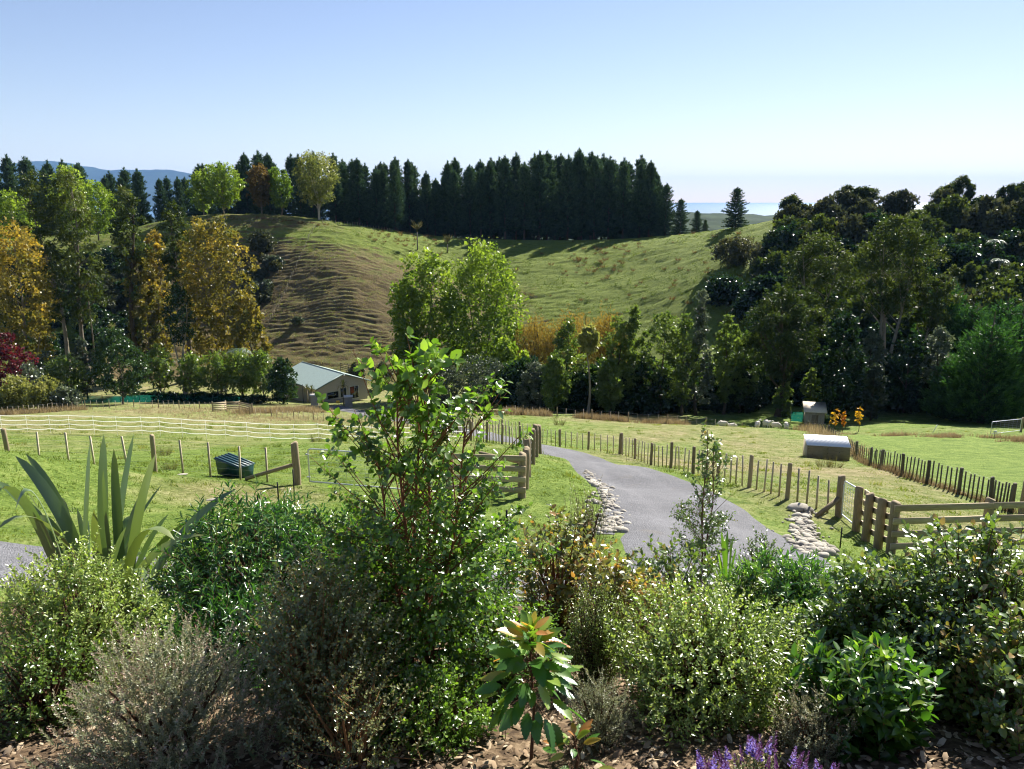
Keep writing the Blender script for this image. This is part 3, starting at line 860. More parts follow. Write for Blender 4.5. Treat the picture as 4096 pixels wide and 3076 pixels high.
def mesh_gate(label, a, b, H, z0, nv, nh, rad=0.022, name='mesh_gate'):
    root = empty(name, a, math.atan2(b.y - a.y, b.x - a.x), label, 'gate')
    L = math.hypot(b.x - a.x, b.y - a.y); dz = b.z - a.z
    f = lambda x: dz * x / L
    c = 0.10
    mb = MB()
    pts = [[0, 0, z0], [L, 0, z0 + f(L)]]
    arc = [[0, 0, z0], [0, 0, z0 + H - c], [c * 0.3, 0, z0 + H - c * 0.3], [c, 0, z0 + H], [L - c, 0, z0 + H + f(L)], [L - c * 0.3, 0, z0 + H - c * 0.3 + f(L)], [L, 0, z0 + H - c + f(L)], [L, 0, z0 + f(L)]]
    mb.tube(arc, rad, 8); mb.tube(pts, rad, 8)
    mb.build('frame', MATS['galv'], root, smooth_shade=True)
    for k in range(1, nv):
        x = L * k / nv; m2 = MB(); m2.tube([[x, 0, z0 + f(x)], [x, 0, z0 + H + f(x)]], 0.0045, 4); m2.build('mesh_wire', MATS['galv'], root)
    for k in range(1, nh):
        z = z0 + H * k / nh; m2 = MB(); m2.tube([[0, 0.006, z], [L, 0.006, z + f(L)]], 0.0035, 4); m2.build('mesh_wire', MATS['galv'], root)
    m2 = MB(); m2.box((-0.08, -0.02, z0 + 0.12), (0.02, 0.02, z0 + 0.16)); m2.box((-0.08, -0.02, z0 + H - 0.2), (0.02, 0.02, z0 + H - 0.16)); m2.build('hinge', MATS['galv'], root)
    return root
ga = gat(1240, 1945, 23.8); gb = gat(1775, 1985, 22.9); ga.z = gb.z = (ga.z + gb.z) / 2 - 0.02
mesh_gate('long silvery pipe gate with thin wire mesh behind the leafy tree', ga, gb, 1.02, 0.14, 7, 8)
ra = gat(3366, 2064, 24.2); rb = gat(3416, 2118, 22.95)
mesh_gate('short galvanised gate with square wire mesh between two thick posts', ra, rb, 1.08, 0.14, 6, 9, 0.024)
# stay posts of the two gates
gp = gat(3354, 2060, 24.4)
tag(pole('diagonal_stay', None, gp + Vector((-0.06, -0.05, 0.62)), gat(3268, 2052, 24.0) + Vector((0, 0, 0.02)), 0.075, MATS['post_wood']), 'slanting round stay propping the post of the short mesh gate', 'stay')
gp = gat(1190, 1940, 23.9)
tag(pole('diagonal_stay', None, gp + Vector((-0.12, 0, 0.62)), gat(985, 1924, 24.4) + Vector((0, 0, 0.05)), 0.06, MATS['post_wood']), 'slanting round stay propping the left post of the pipe gate', 'stay')

# white electric tape
tp = [(-330, 1663), (0, 1662), (102, 1662), (194, 1662), (272, 1661), (370, 1664), (462, 1668), (562, 1668.5), (635, 1669), (724, 1676), (820, 1681), (898, 1684), (985, 1690), (1077, 1696), (1174, 1698), (1271, 1696), (1370, 1703), (1480, 1708), (1600, 1710), (1720, 1709), (1800, 1707), (1876, 1703)]
dt = np.interp([a for a, b in tp], [-400, 0, 1000, 1600, 1876], [51, 51, 50, 48, 47.3])
tops = [at(a, b, d) for (a, b), d in zip(tp, dt)]
root = empty('electric_tape_fence', (tops[0].x, tops[0].y, gz(tops[0].x, tops[0].y)), 0, 'four strands of white electric tape on thin stakes across the left field', 'fence')
o = root.location
for k, p in enumerate(tops):
    zb = gz(p.x, p.y)
    mb = MB(); mb.tube([[0, 0, zb - p.z - 0.1], [0, 0, 0.04]], 0.009, 5); mb.build('stake', MATS['tape_white'], root, p - o)
for w in range(4):
    mb = MB()
    for a, b in zip(tops[:-1], tops[1:]):
        dz = Vector((0, 0, -0.285 * w))
        A = a - o + dz; B = b - o + dz
        pts = [A.lerp(B, t) + Vector((0, 0, -0.05 * 4 * t * (1 - t) * (0.6 + 0.25 * w))) for t in (0, .25, .5, .75, 1)]
        V = []
        for q in pts: V += [(q.x, q.y, q.z - 0.017), (q.x, q.y, q.z + 0.017)]
        mb.add(V, None, [[2 * j, 2 * j + 2, 2 * j + 3, 2 * j + 1] for j in range(4)])
    mb.build('tape', MATS['tape_white'], root)

# black steel stakes in the lawn
for lab, c, h in (('thin black steel stake standing alone in the bright verge', (2027, 2215, 14.2), 0.84), ('black steel stake beside the left gate post', (1178, 1990, 20.5), 0.95),
                  ('short black stake among the leaf tips under the left gate stay', (1113, 1985, 20.3), 0.62), ('black stake rising out of the dark narrow-leaved shrub', (1035, 2050, 17.5), 0.6),
                  ('short dark stake by the shadow of the right rail fence', (3361, 2182, 19.5), 0.52)):
    p = gat(*c)
    mb = MB(); s = 0.018
    mb.box((-s, -0.003, -0.1), (s, 0.003, h)); mb.box((-0.003, 0.0035, -0.1), (0.003, s, h)); mb.box((-s - 0.002, -0.006, h), (s + 0.002, s, h + 0.01))
    tag(mb.build('steel_stake', MATS['black_steel'], None, p, random.uniform(-.4, .4)), lab, 'stake')

# ------------------------------------------------------------------ stones
def stone_mesh(k, flat=0.6):
    bm = bmesh.new(); bmesh.ops.create_icosphere(bm, subdivisions=2, radius=0.5)
    r = random.Random(k)
    ax = [r.uniform(0.75, 1.25), r.uniform(0.6, 1.0), flat * r.uniform(0.7, 1.15)]
    offs = [Vector((r.gauss(0, 1), r.gauss(0, 1), r.gauss(0, 1))).normalized() for _ in range(5)]
    cut = [r.uniform(0.30, 0.44) for _ in offs]
    for v in bm.verts:
        c = v.co.copy()
        for q, t in zip(offs, cut):
            s = c.dot(q)
            if s > t: c -= q * (s - t) * 0.85
        v.co = Vector((c.x * ax[0], c.y * ax[1], c.z * ax[2]))
    me = bpy.data.meshes.new('stone'); bm.to_mesh(me); bm.free()
    me.polygons.foreach_set('use_smooth', [True] * len(me.polygons)); me.materials.append(MATS['river_stone'])
    return me
STONES = [stone_mesh(k) for k in range(7)]
def stone_bed(label, poly, n, smin, smax):
    """poly: list of (left photo pt, right photo pt, depth) cross sections of a strip"""
    Lp = [at(*l, d) for l, r, d in poly]; Rp = [at(*r, d) for l, r, d in poly]
    m = 26; s = np.linspace(0, 1, 9); tt = np.linspace(0, len(poly) - 1, m)
    Lx = np.interp(tt, range(len(poly)), [p.x for p in Lp]); Ly = np.interp(tt, range(len(poly)), [p.y for p in Lp])
    Rx = np.interp(tt, range(len(poly)), [p.x for p in Rp]); Ry = np.interp(tt, range(len(poly)), [p.y for p in Rp])
    X = Lx[:, None] * (1 - s) + Rx[:, None] * s; Y = Ly[:, None] * (1 - s) + Ry[:, None] * s
    Z = ground(X, Y) + 0.035 * (1 - np.abs(2 * s - 1) ** 3)[None] - 0.02
    V = np.stack([X, Y, Z], 2).reshape(-1, 3); i = np.arange(m - 1)[:, None] * 9 + np.arange(8)[None]
    mb = MB(); mb.add(V, None, np.stack([i, i + 1, i + 10, i + 9], 2).reshape(-1, 4), 0.5)
    root = tag(mb.build('stone_drain', MATS['gravel'], smooth_shade=True), kind='structure')
    root['label'] = label
    for k in range(n):
        t = random.random() * (m - 1); u = random.gauss(0.5, 0.36)
        x = np.interp(t, range(m), Lx) * (1 - u) + np.interp(t, range(m), Rx) * u; y = np.interp(t, range(m), Ly) * (1 - u) + np.interp(t, range(m), Ry) * u
        sc = smin + (smax - smin) * random.random() ** 2.2
        link('stone', random.choice(STONES), root, (x, y, gz(x, y) + 0.08 * sc + 0.01), (random.gauss(0, .25), random.gauss(0, .25), random.uniform(0, 6.28)), sc)
stone_bed('drain of rounded stones between the driveway and the mesh gate', [((3190, 2030), (3245, 2025), 24.5), ((3160, 2080), (3270, 2070), 21.8), ((3170, 2140), (3310, 2120), 19.0), ((3180, 2220), (3330, 2200), 16.6)], 260, 0.09, 0.30)
stone_bed('drain of rounded stones along the inside of the driveway bend', [((2335, 1915), (2370, 1915), 31), ((2370, 1965), (2425, 1960), 26.5), ((2400, 2020), (2480, 2015), 22.5), ((2400, 2080), (2500, 2080), 19.2), ((2370, 2130), (2470, 2130), 17.0)], 260, 0.09, 0.28)
for lab, c, sc, rot in (('large pale boulder at the driveway edge by the short mesh gate', (3192, 2032, 24.6), (0.62, 0.5, 0.55), 0.3), ('smaller dark boulder beside the pale one at the driveway edge', (3235, 2035, 24.4), (0.34, 0.34, 0.38), 1.0)):
    p = gat(*c); o = link('boulder', STONES[2], None, p + Vector((0, 0, 0.12)), (0, 0, rot), sc); tag(o, lab, 'boulder')
for lab, c in (('flat pale stone lying below the second batten of the left fence', (730, 1908, 24.6)), ('flat stone in the worn patch of the near lawn', (848, 1992, 20.5))):
    p = gat(*c); tag(link('flat_stone', STONES[4], None, p + Vector((0, 0, 0.02)), (0, 0, .4), (0.4, 0.25, 0.12)), lab, 'stone')

# ------------------------------------------------------------------ corrugated shelter, trough
def corrugated(mb, W, D, z0, z1, per=0.09, amp=0.006, over=0.04):
    n = int(W / per) * 6
    x = np.linspace(-over, W + over, n); zz = amp * np.sin(2 * math.pi * x / per)
    A = np.stack([x, np.full(n, -over), z0 + zz], 1); B = np.stack([x, np.full(n, D + over), z1 + zz], 1)
    k = np.arange(n - 1)
    V = np.concatenate([A, B, A - [0, 0, 0.004], B - [0, 0, 0.004]])
    mb.add(V, None, np.concatenate([np.stack([k, k + 1, n + k + 1, n + k], 1), np.stack([2 * n + k, 3 * n + k, 3 * n + k + 1, 2 * n + k + 1], 1), np.stack([k, 2 * n + k, 2 * n + k + 1, k + 1], 1)]))
s0 = gat(3226, 1826, 57.6); s1 = gat(3399, 1832, 57.0)
ang = math.atan2(s1.y - s0.y, s1.x - s0.x)
W = math.hypot(s1.x - s0.x, s1.y - s0.y); D = 1.75; hf, hb = 1.0, 1.3
zmin = min(s0.z, s1.z)
sh = empty('sheep_shelter', (s0.x, s0.y, (s0.z + s1.z) / 2 - 0.04), ang, 'low plywood shelter with a white corrugated roof in the sheep paddock', 'shed')
for k in range(2):
    mb = MB(); w2 = W / 2; mb.box((k * w2 + 0.002, 0, -0.3), ((k + 1) * w2 - 0.002, 0.018, hf)); mb.build('front_panel', MATS['ply_wood'], sh)
for x in (0.0, W - 0.02):
    mb = MB()
    V = [(x, 0.02, -0.6), (x, D, -0.8), (x, D, hb), (x, 0.02, hf)]; V += [(a + 0.02, b, c) for a, b, c in V]
    mb.add(V, None, [[0, 1, 2, 3], [7, 6, 5, 4], [0, 4, 5, 1], [1, 5, 6, 2], [2, 6, 7, 3], [3, 7, 4, 0]])
    mb.build('side_panel', MATS['batten_wood'], sh)
for x in (0.03, W / 2, W - 0.07):
    mb = MB(); mb.box((x, D - 0.05, -0.7), (x + 0.05, D, hb - 0.02)); mb.build('corner_stud', MATS['batten_wood'], sh)
mb = MB(); corrugated(mb, W, D, hf + 0.02, hb + 0.02); mb.build('roof', MATS['roof_white'], sh)
for (x, z) in ((0.10, .93), (.11, .74), (.10, .28), (1.40, .46), (1.36, .8), (.38, .36), (1.74, .32), (1.72, .12), (2.2, .6)):
    mb = MB(); mb.tube([[x, -0.003, z], [x, 0.0, z]], [0.028, 0.03], 8); mb.build('knot', MATS['bark_dark'], sh)

t0 = gat(872, 1905, 25.4); t1 = gat(1000, 1908, 24.6)
tr = empty('feed_trough', (t0.x, t0.y, (t0.z + t1.z) / 2 - 0.02), math.atan2(t1.y - t0.y, t1.x - t0.x), 'dark teal plastic feed bin with a ribbed sloping lid by the left fence', 'feed bin')
mb = MB()
Lb, Wb = 1.05, 0.5
V = [(0, 0, 0), (Lb, 0, 0), (Lb, Wb, 0), (0, Wb, 0), (-0.03, -0.03, 0.50), (Lb + 0.03, -0.03, 0.36), (Lb + 0.03, Wb + 0.03, 0.36), (-0.03, Wb + 0.03, 0.50)]
mb.add(V, None, [[0, 3, 2, 1], [0, 1, 5, 4], [1, 2, 6, 5], [2, 3, 7, 6], [3, 0, 4, 7]])
mb.build('body', MATS['dark_green_plastic'], tr)
mb = MB()
V = [(-0.06, -0.06, 0.505), (Lb + 0.06, -0.06, 0.365), (Lb + 0.06, Wb + 0.06, 0.365), (-0.06, Wb + 0.06, 0.505)]; V += [(a, b, c + 0.04) for a, b, c in V]
mb.add(V, None, [[3, 2, 1, 0], [4, 5, 6, 7], [0, 1, 5, 4], [1, 2, 6, 5], [2, 3, 7, 6], [3, 0, 4, 7]])
lid = mb.build('lid', MATS['dark_green_plastic'], tr)
for k in range(5):
    y = -0.02 + k * 0.125
    m2 = MB(); V = [(-0.05, y, 0.546), (Lb + 0.05, y, 0.406), (Lb + 0.05, y + 0.05, 0.406), (-0.05, y + 0.05, 0.546)]; V += [(a, b, c + 0.022) for a, b, c in V]
    m2.add(V, None, [[4, 5, 6, 7], [0, 1, 5, 4], [1, 2, 6, 5], [2, 3, 7, 6], [3, 0, 4, 7]]); m2.build('rib', MATS['dark_green_plastic'], lid)

# ------------------------------------------------------------------ house, gate pillars, far sheds
hc = gat(1271, 1606, 150)
TH = R(43)
ho = empty('house', hc, TH, 'taupe house with a pale green gabled roof beyond the left field', 'house')
GW, HL, EH, AP = 10.9, 15.0, 2.75, 4.75
def wall(name, V, F, mat, parent): 
    mb = MB(); mb.add(V, None if len(F[0]) == 4 else F, F if len(F[0]) == 4 else None); return mb.build(name, mat, parent)
mb = MB()   # gable end (local x along the gable, y back along the ridge)
mb.add([(0, 0, -1), (GW, 0, -1), (GW, 0, EH), (GW / 2, 0, AP), (0, 0, EH)], [[2, 3, 4]], [[0, 1, 2, 4]])
gw = mb.build('gable_wall', MATS['wall_taupe'], ho)
mb = MB(); mb.add([(0, 0.003, -1), (0, HL, -1), (0, HL, EH), (0, 0.003, EH)], None, [[0, 3, 2, 1]]); mb.build('side_wall', MATS['wall_taupe'], ho)
mb = MB(); mb.add([(GW, 0.003, -1), (GW, HL, -1), (GW, HL, EH), (GW, 0.003, EH)], None, [[0, 1, 2, 3]]); mb.build('side_wall', MATS['wall_taupe'], ho)
mb = MB(); mb.add([(0.003, HL - .003, -1), (GW - .003, HL - .003, -1), (GW - .003, HL - .003, EH), (GW / 2, HL - .003, AP), (0.003, HL - .003, EH)], [[4, 3, 2]], [[0, 4, 2, 1]]); mb.build('gable_wall', MATS['wall_taupe'], ho)
sl = (AP - EH) / (GW / 2)
for sgn in (0, 1):
    mb = MB()
    nr = 46
    ys = np.linspace(-0.45, HL + 0.45, nr * 2 + 1)
    x0, z0 = (-0.5, EH - 0.5 * sl) if sgn == 0 else (GW + 0.5, EH - 0.5 * sl)
    V = []
    for k, y in enumerate(ys):
        dz = 0.03 if k % 2 else 0.0
        V += [(x0, y, z0 + 0.10 + dz), (GW / 2, y, AP + 0.10 + dz)]
    mb.add(V, None, [[2 * k, 2 * k + 1, 2 * k + 3, 2 * k + 2] if sgn else [2 * k, 2 * k + 2, 2 * k + 3, 2 * k + 1] for k in range(nr * 2)])
    rf = mb.build('roof', MATS['roof_green'], ho)
    a = Vector((x0, -0.46, z0 + 0.03)); b = Vector((GW / 2, -0.46, AP + 0.03))
    m2 = MB(); V = [a + Vector((0, 0, -.12)), b + Vector((0, 0, -.12)), b + Vector((0, 0, .13)), a + Vector((0, 0, .13))]
    V = V + [v + Vector((0, -0.05, 0)) for v in V]
    m2.add([tuple(v) for v in V], None, [[0, 1, 2, 3], [7, 6, 5, 4], [0, 4, 5, 1], [2, 6, 7, 3], [1, 5, 6, 2], [3, 7, 4, 0]]); m2.build('barge_board', MATS['roof_trim'], rf)
    m2 = MB(); m2.box((x0 - 0.06 if sgn == 0 else x0, -0.45, z0 - 0.06), (x0 if sgn == 0 else x0 + 0.06, HL + .45, z0 + 0.08)); m2.build('gutter', MATS['roof_trim'], rf)
m2 = MB(); m2.tube([[GW / 2, -0.47, AP + 0.13], [GW / 2, HL + .47, AP + 0.13]], 0.08, 6); m2.build('ridge_cap', MATS['roof_green'], ho)
for nm, x, w, z0, h in (('window', 2.1, 2.3, 0.35, 1.15), ('window', 5.0, 1.1, 0.3, 1.6), ('glass_door', 7.0, 1.9, -0.4, 2.35)):
    m2 = MB(); m2.box((x, -0.03, z0), (x + w, -0.004, z0 + h)); w1 = m2.build(nm, MATS['window_dark'], ho)
    m2 = MB()
    for (a, b) in (((x - .06, z0 - .06), (x + w + .06, z0)), ((x - .06, z0 + h), (x + w + .06, z0 + h + .06)), ((x - .06, z0 + .001), (x, z0 + h - .001)), ((x + w, z0 + .001), (x + w + .06, z0 + h - .001)), ((x + w * .55, z0 + .002), (x + w * .55 + .05, z0 + h - .002))):
        m2.box((a[0], -0.05, a[1]), (b[0], -0.032, b[1]))
    m2.build('frame', MATS['sign_white'] if nm == 'glass_door' else MATS['roof_trim'], w1)
    if nm == 'glass_door':
        m2 = MB(); m2.box((x + .1, -0.036, z0 + 1.0), (x + .95, -0.031, z0 + h - .08)); m2.build('curtain', MATS['curtain_red'], w1)
m2 = MB(); m2.box((GW / 2 - .1, -0.60, AP - .28), (GW / 2 + .25, -0.52, AP - .1)); m2.build('lamp', MATS['sign_white'], ho)

def pebble_mat():
    m, nt, nd, lk = new_mat('cobble_wall')
    tc = nt.nodes.new('ShaderNodeTexCoord')
    v = nt.nodes.new('ShaderNodeTexVoronoi'); v.inputs['Scale'].default_value = 7; lk.new(tc.outputs['Object'], v.inputs['Vector'])
    c = ramp(nt, v.outputs['Distance'], [(0.15, (0.34, 0.31, 0.27)), (0.5, (0.16, 0.14, 0.12)), (0.75, (0.05, 0.045, 0.04))])
    finish(nt, c, 0.9, v.outputs['Distance'], 1.0, -0.08, 0.1); MATS['cobble_wall'] = m
pebble_mat()
PA = gat(1259, 1618, 143); PB = gat(1395, 1622, 141)
for lab, p in (('stone gate pillar with a pale capstone, by the hedge', PA), ('stone gate pillar with a pale capstone, on the house side of the orange bin', PB)):
    e = empty('gate_pillar', p, R(12), lab, 'pillar')
    mb = MB()
    nn = 9
    for lev in range(10):      # cobbles laid in courses
        z0 = -0.2 + lev * 0.205
        mb.box((-0.62, -0.62, z0), (0.62, 0.62, z0 + 0.2))
        for side in range(4):
            for k in range(6):
                cxx = -0.52 + k * 0.208 + random.uniform(-.03, .03); r = random.uniform(0.075, 0.105)
                M = Matrix.Rotation(side * math.pi / 2, 4, 'Z') @ Matrix.Translation((cxx, -0.62, z0 + 0.1))
                th = np.array([[math.cos(a) * r, -0.01, math.sin(a) * r] for a in np.linspace(0, 2 * math.pi, 7)[:-1]] + [[0, -0.06, 0]])
                th = th @ np.array(M.to_3x3()).T + np.array(M.translation)
                mb.add(th, [[j, (j + 1) % 6, 6] for j in range(6)])
    mb.build('shaft', MATS['river_stone'], e)
    mb = MB(); V = [(-.8, -.8, 1.85), (.8, -.8, 1.85), (.8, .8, 1.85), (-.8, .8, 1.85), (-.8, -.8, 1.97), (.8, -.8, 1.97), (.8, .8, 1.97), (-.8, .8, 1.97), (0, 0, 2.1)]
    mb.add(V, [[4, 5, 8], [5, 6, 8], [6, 7, 8], [7, 4, 8]], [[3, 2, 1, 0], [0, 1, 5, 4], [1, 2, 6, 5], [2, 3, 7, 6], [3, 0, 4, 7]]); mb.build('capstone', MATS['cap_stone'], e)
d = PB - PA; L = math.hypot(d.x, d.y)
e = empty('iron_gate', PA, math.atan2(d.y, d.x), 'black iron gate with close upright bars between the stone pillars', 'gate')
x0, x1 = 0.75, L - 0.75
mb = MB(); mb.box((x0, -.03, .12), (x1, .03, .2)); mb.box((x0, -.03, .82), (x1, .03, .87)); mb.build('rail', MATS['black_steel'], e)
mb = MB(); mb.tube([[x, 0, 1.78 - 0.5 * math.sin(math.pi * (x - x0) / (x1 - x0))] for x in np.linspace(x0, x1, 14)], 0.035, 5); mb.build('top_rail', MATS['black_steel'], e)
nbar = 26
for k in range(nbar + 1):
    x = x0 + (x1 - x0) * k / nbar
    mb = MB(); mb.box((x - .014, -.014, .1), (x + .014, .014, 1.78 - 0.5 * math.sin(math.pi * k / nbar))); mb.build('bar', MATS['black_steel'], e)
p = gat(1352, 1620, 138)
e = empty('mail_box', p, 0.2, 'small orange and black letter box on a post at the house drive', 'letter box')
mb = MB(); mb.box((-.05, -.05, -.2), (.05, .05, .85)); mb.build('post', MATS['batten_wood'], e)
mb = MB(); mb.tube([[-.3, 0, 1.05], [.3, 0, 1.05]], .24, 10); mb.build('box', MATS['yellow_paint'], e)
mb = MB(); mb.tube([[-.33, 0, 1.05], [-.302, 0, 1.05]], .245, 10); mb.build('lid', MATS['black_steel'], e)
p = gat(1214, 1612, 148)
e = empty('braced_pole', p, 0, 'dark pole with a slanting brace in front of the green roof', 'pole')
pole('shaft', e, Vector((0, 0, -.2)), Vector((0, 0, 3.6)), 0.07, MATS['black_steel']); pole('brace', e, Vector((0, 0, 3.5)), Vector((0.8, 0, 2.7)), 0.03, MATS['sign_white']); pole('crossbar', e, Vector((0, 0, 2.7)), Vector((0.8, 0, 2.7)), 0.03, MATS['black_steel'])

# yard of rails: left far, and on the slope behind the house
yp = G([(853, 1652, 118), (905, 1645, 121), (960, 1640, 123)])
rail_fence('pale timber rails of a small stock yard at the far corner of the left field', yp + G([(1010, 1652, 120)]), 4, [0.35, 0.68, 1.0, 1.32], 1.55, face=-1, rh=0.2)
yh = hill_pts([(1363, 1483), (1395, 1490), (1432, 1497)])
rail_fence('dark timber rails on the green slope behind the house', yh, 4, [0.4, 0.85, 1.3, 1.75], 2.0, face=-1, rh=0.2, posts=OLDP)

# small tan roofed shed under the right trees
p = gat(3262, 1600, 106)
e = empty('garden_shed', p, R(-14), 'small shed with a tan roof glimpsed between trunks of the right trees', 'shed')
mb = MB(); mb.box((-1.2, -0.9, -.6), (1.2, .9, 1.75)); mb.build('walls', MATS['batten_wood'], e)
mb = MB()
V = [(-1.45, -1.2, 1.76), (1.45, -1.2, 1.76), (1.45, 1.2, 2.6), (-1.45, 1.2, 2.6)]; V += [(a, b, c + .07) for a, b, c in V]
mb.add(V, None, [[3, 2, 1, 0], [4, 5, 6, 7], [0, 1, 5, 4], [1, 2, 6, 5], [2, 3, 7, 6], [3, 0, 4, 7]]); mb.build('roof', MATS['tan_roof'], e)
mb = MB(); mb.box((-0.4, -0.94, -.5), (0.4, -0.902, 1.4)); mb.build('door', MATS['post_wood'], e)

# far right field gate with a white tag, leaning stick
fg0 = gat(3962, 1738, 80.5); fg1 = gat(4080, 1722, 84)
mesh_gate('far field gate with a bowed top pipe in the shade of the cypresses', fg0, fg1, 1.25, 0.15, 7, 6, 0.028, 'field_gate')
p = gat(3977, 1745, 79); mb = MB(); mb.box((-0.02, -.02, -.2), (.02, .02, .75)); e = empty('marker_sign', p, 0, 'small blank white sign on a stick in front of the far field gate', 'sign')
mb.build('stick', MATS['batten_wood'], e); mb = MB(); mb.box((-.15, -.045, .55), (.15, -.022, .75)); mb.build('board', MATS['sign_white'], e)
p = gat(3730, 1738, 86); tag(pole('leaning_stick', None, p, p + Vector((0.5, 0.2, 0.85)), 0.03, MATS['galv']), 'pale stick leaning in the dry grass beyond the bright lawn', 'stick')
p = gat(4085, 1716, 84.5); tag(link('gate_post', STRAIN[0], None, p, (0, 0, 0), (1, 1, 1.15)), 'single post carrying the far field gate', 'post')

# green shade cloth
def netting(label, pts, H):
    root = empty('shade_netting', pts[0], 0, label, 'netting')
    o = pts[0]
    P = np.array([[q.x, q.y] for q in pts]); t = np.concatenate([[0], np.cumsum(np.linalg.norm(np.diff(P, axis=0), axis=1))])
    tt = np.linspace(0, t[-1], int(t[-1] / 0.35) + 2)
    X = np.interp(tt, t, P[:, 0]); Y = np.interp(tt, t, P[:, 1]); Z = ground(X, Y)
    V = []
    for k in range(5):
        h = H * k / 4
        w = 0.06 * np.sin(tt * 3.1 + k * .6) + 0.05 * np.sin(tt * 7.3 + 1.7 * k)
        sag = -0.07 * (k / 4) * np.abs(np.sin(tt * math.pi / 3.0 + math.pi / 2))
        V.append(np.stack([X - o.x, Y - o.y + w, Z - o.z + 0.08 + h + sag], 1))
    n = len(tt); V = np.concatenate(V)
    i = np.arange(4)[:, None] * n + np.arange(n - 1)[None]
    mb = MB(); mb.add(V, None, np.stack([i, i + 1, i + n + 1, i + n], 2).reshape(-1, 4), 0.5); mb.build('cloth', MATS['net_green'], root, smooth_shade=True)
    for k in range(0, n, 9):
        m2 = MB(); m2.box((-.03, -.03, -.2), (.03, .03, H + .3)); m2.build('stake', MATS['old_post_wood'], root, (X[k] - o.x, Y[k] - o.y + 0.14, Z[k] - o.z))
def net_mat():
    m, nt, nd, lk = new_mat('net_green')
    d = nt.nodes.new('ShaderNodeBsdfDiffuse'); d.inputs[0].default_value = (0.006, 0.05, 0.038, 1)
    t = nt.nodes.new('ShaderNodeBsdfTranslucent'); t.inputs[0].default_value = (0.01, 0.12, 0.085, 1)
    mx = nt.nodes.new('ShaderNodeMixShader'); mx.inputs[0].default_value = 0.5; lk.new(d.outputs[0], mx.inputs[1]); lk.new(t.outputs[0], mx.inputs[2])
    tp_ = nt.nodes.new('ShaderNodeBsdfTransparent'); m2 = nt.nodes.new('ShaderNodeMixShader'); m2.inputs[0].default_value = 0.78
    lk.new(tp_.outputs[0], m2.inputs[1]); lk.new(mx.outputs[0], m2.inputs[2])
    o = nt.nodes.new('ShaderNodeOutputMaterial'); lk.new(m2.outputs[0], o.inputs[0]); MATS['net_green'] = m
net_mat()
netting('dark green shade netting strung behind the round tree at the field edge', G([(250, 1608, 138), (450, 1606, 140), (700, 1606, 141), (960, 1608, 141)]), 1.25)
netting('torn green netting under the big right trees', G([(3165, 1668, 108), (3235, 1668, 107), (3320, 1672, 106)]), 1.35)

# ------------------------------------------------------------------ sheep
def sheep(label, p, rz, head='up', legs_black=False, sc=1.0, graze_turn=0.0):
    root = empty('sheep', p, rz, label, 'sheep', 'sheep in the paddock')
    bm = bmesh.new(); sk = bm.verts.layers.skin.verify()
    def V(x, y, z, r, r2=None):
        v = bm.verts.new((x * sc, y * sc, z * sc)); v[sk].radius = (r * sc, (r2 or r) * sc); return v
    def E(*vs):
        for a, b in zip(vs[:-1], vs[1:]): bm.edges.new((a, b))
    rump = V(-0.46, 0, 0.60, 0.17); hip = V(-0.30, 0, 0.62, 0.245, 0.25); mid = V(0.0, 0, 0.60, 0.26, 0.27); chest = V(0.30, 0, 0.61, 0.225, 0.24); sh_ = V(0.43, 0, 0.66, 0.17)
    mid[sk].use_root = True
    E(rump, hip, mid, chest, sh_)
    if head == 'up':
        n1 = V(0.53, 0.05 * graze_turn, 0.78, 0.12); n2 = V(0.57, 0.12 * graze_turn, 0.90, 0.095); hd = V(0.66, 0.2 * graze_turn, 0.93, 0.075); ns = V(0.77, 0.3 * graze_turn, 0.87, 0.048)
    else:
        n1 = V(0.55, 0, 0.52, 0.12); n2 = V(0.62, 0.02, 0.36, 0.10); hd = V(0.66, 0.02, 0.22, 0.075); ns = V(0.70, 0.02, 0.10, 0.05)
    E(sh_, n1, n2, hd, ns)
    for s in (-1, 1):
        e1 = V(hd.co.x / sc - 0.03, hd.co.y / sc + s * 0.07, hd.co.z / sc + 0.03, 0.028); e2 = V(hd.co.x / sc - 0.05, hd.co.y / sc + s * 0.155, hd.co.z / sc + 0.01, 0.016); E(hd, e1, e2)
        a = V(-0.36, s * 0.13, 0.40, 0.085); b = V(-0.42, s * 0.13, 0.24, 0.042); c = V(-0.38, s * 0.13, 0.05, 0.032); E(hip, a, b, c)
        a = V(0.30, s * 0.12, 0.38, 0.065); b = V(0.31, s * 0.12, 0.22, 0.038); c = V(0.30, s * 0.12, 0.05, 0.032); E(chest, a, b, c)
    tl = V(-0.60, 0, 0.50, 0.05); tl2 = V(-0.63, 0, 0.38, 0.03); E(rump, tl, tl2)
    me = bpy.data.meshes.new('fleece'); bm.to_mesh(me); bm.free(); me.materials.append(MATS['wool'])
    o = link('fleece', me, root)
    m = o.modifiers.new('skin', 'SKIN'); m.use_smooth_shade = True
    m = o.modifiers.new('sub', 'SUBSURF'); m.levels = 1; m.render_levels = 2
    if legs_black:
        for x in (-0.39, 0.305):
            for s in (-1, 1):
                mb = MB(); mb.tube([[x * sc, s * .125 * sc, 0.0], [x * sc, s * .125 * sc, .3 * sc]], [.05 * sc, .06 * sc], 7); mb.build('stocking', MATS['sheep_black'], root)
    return root
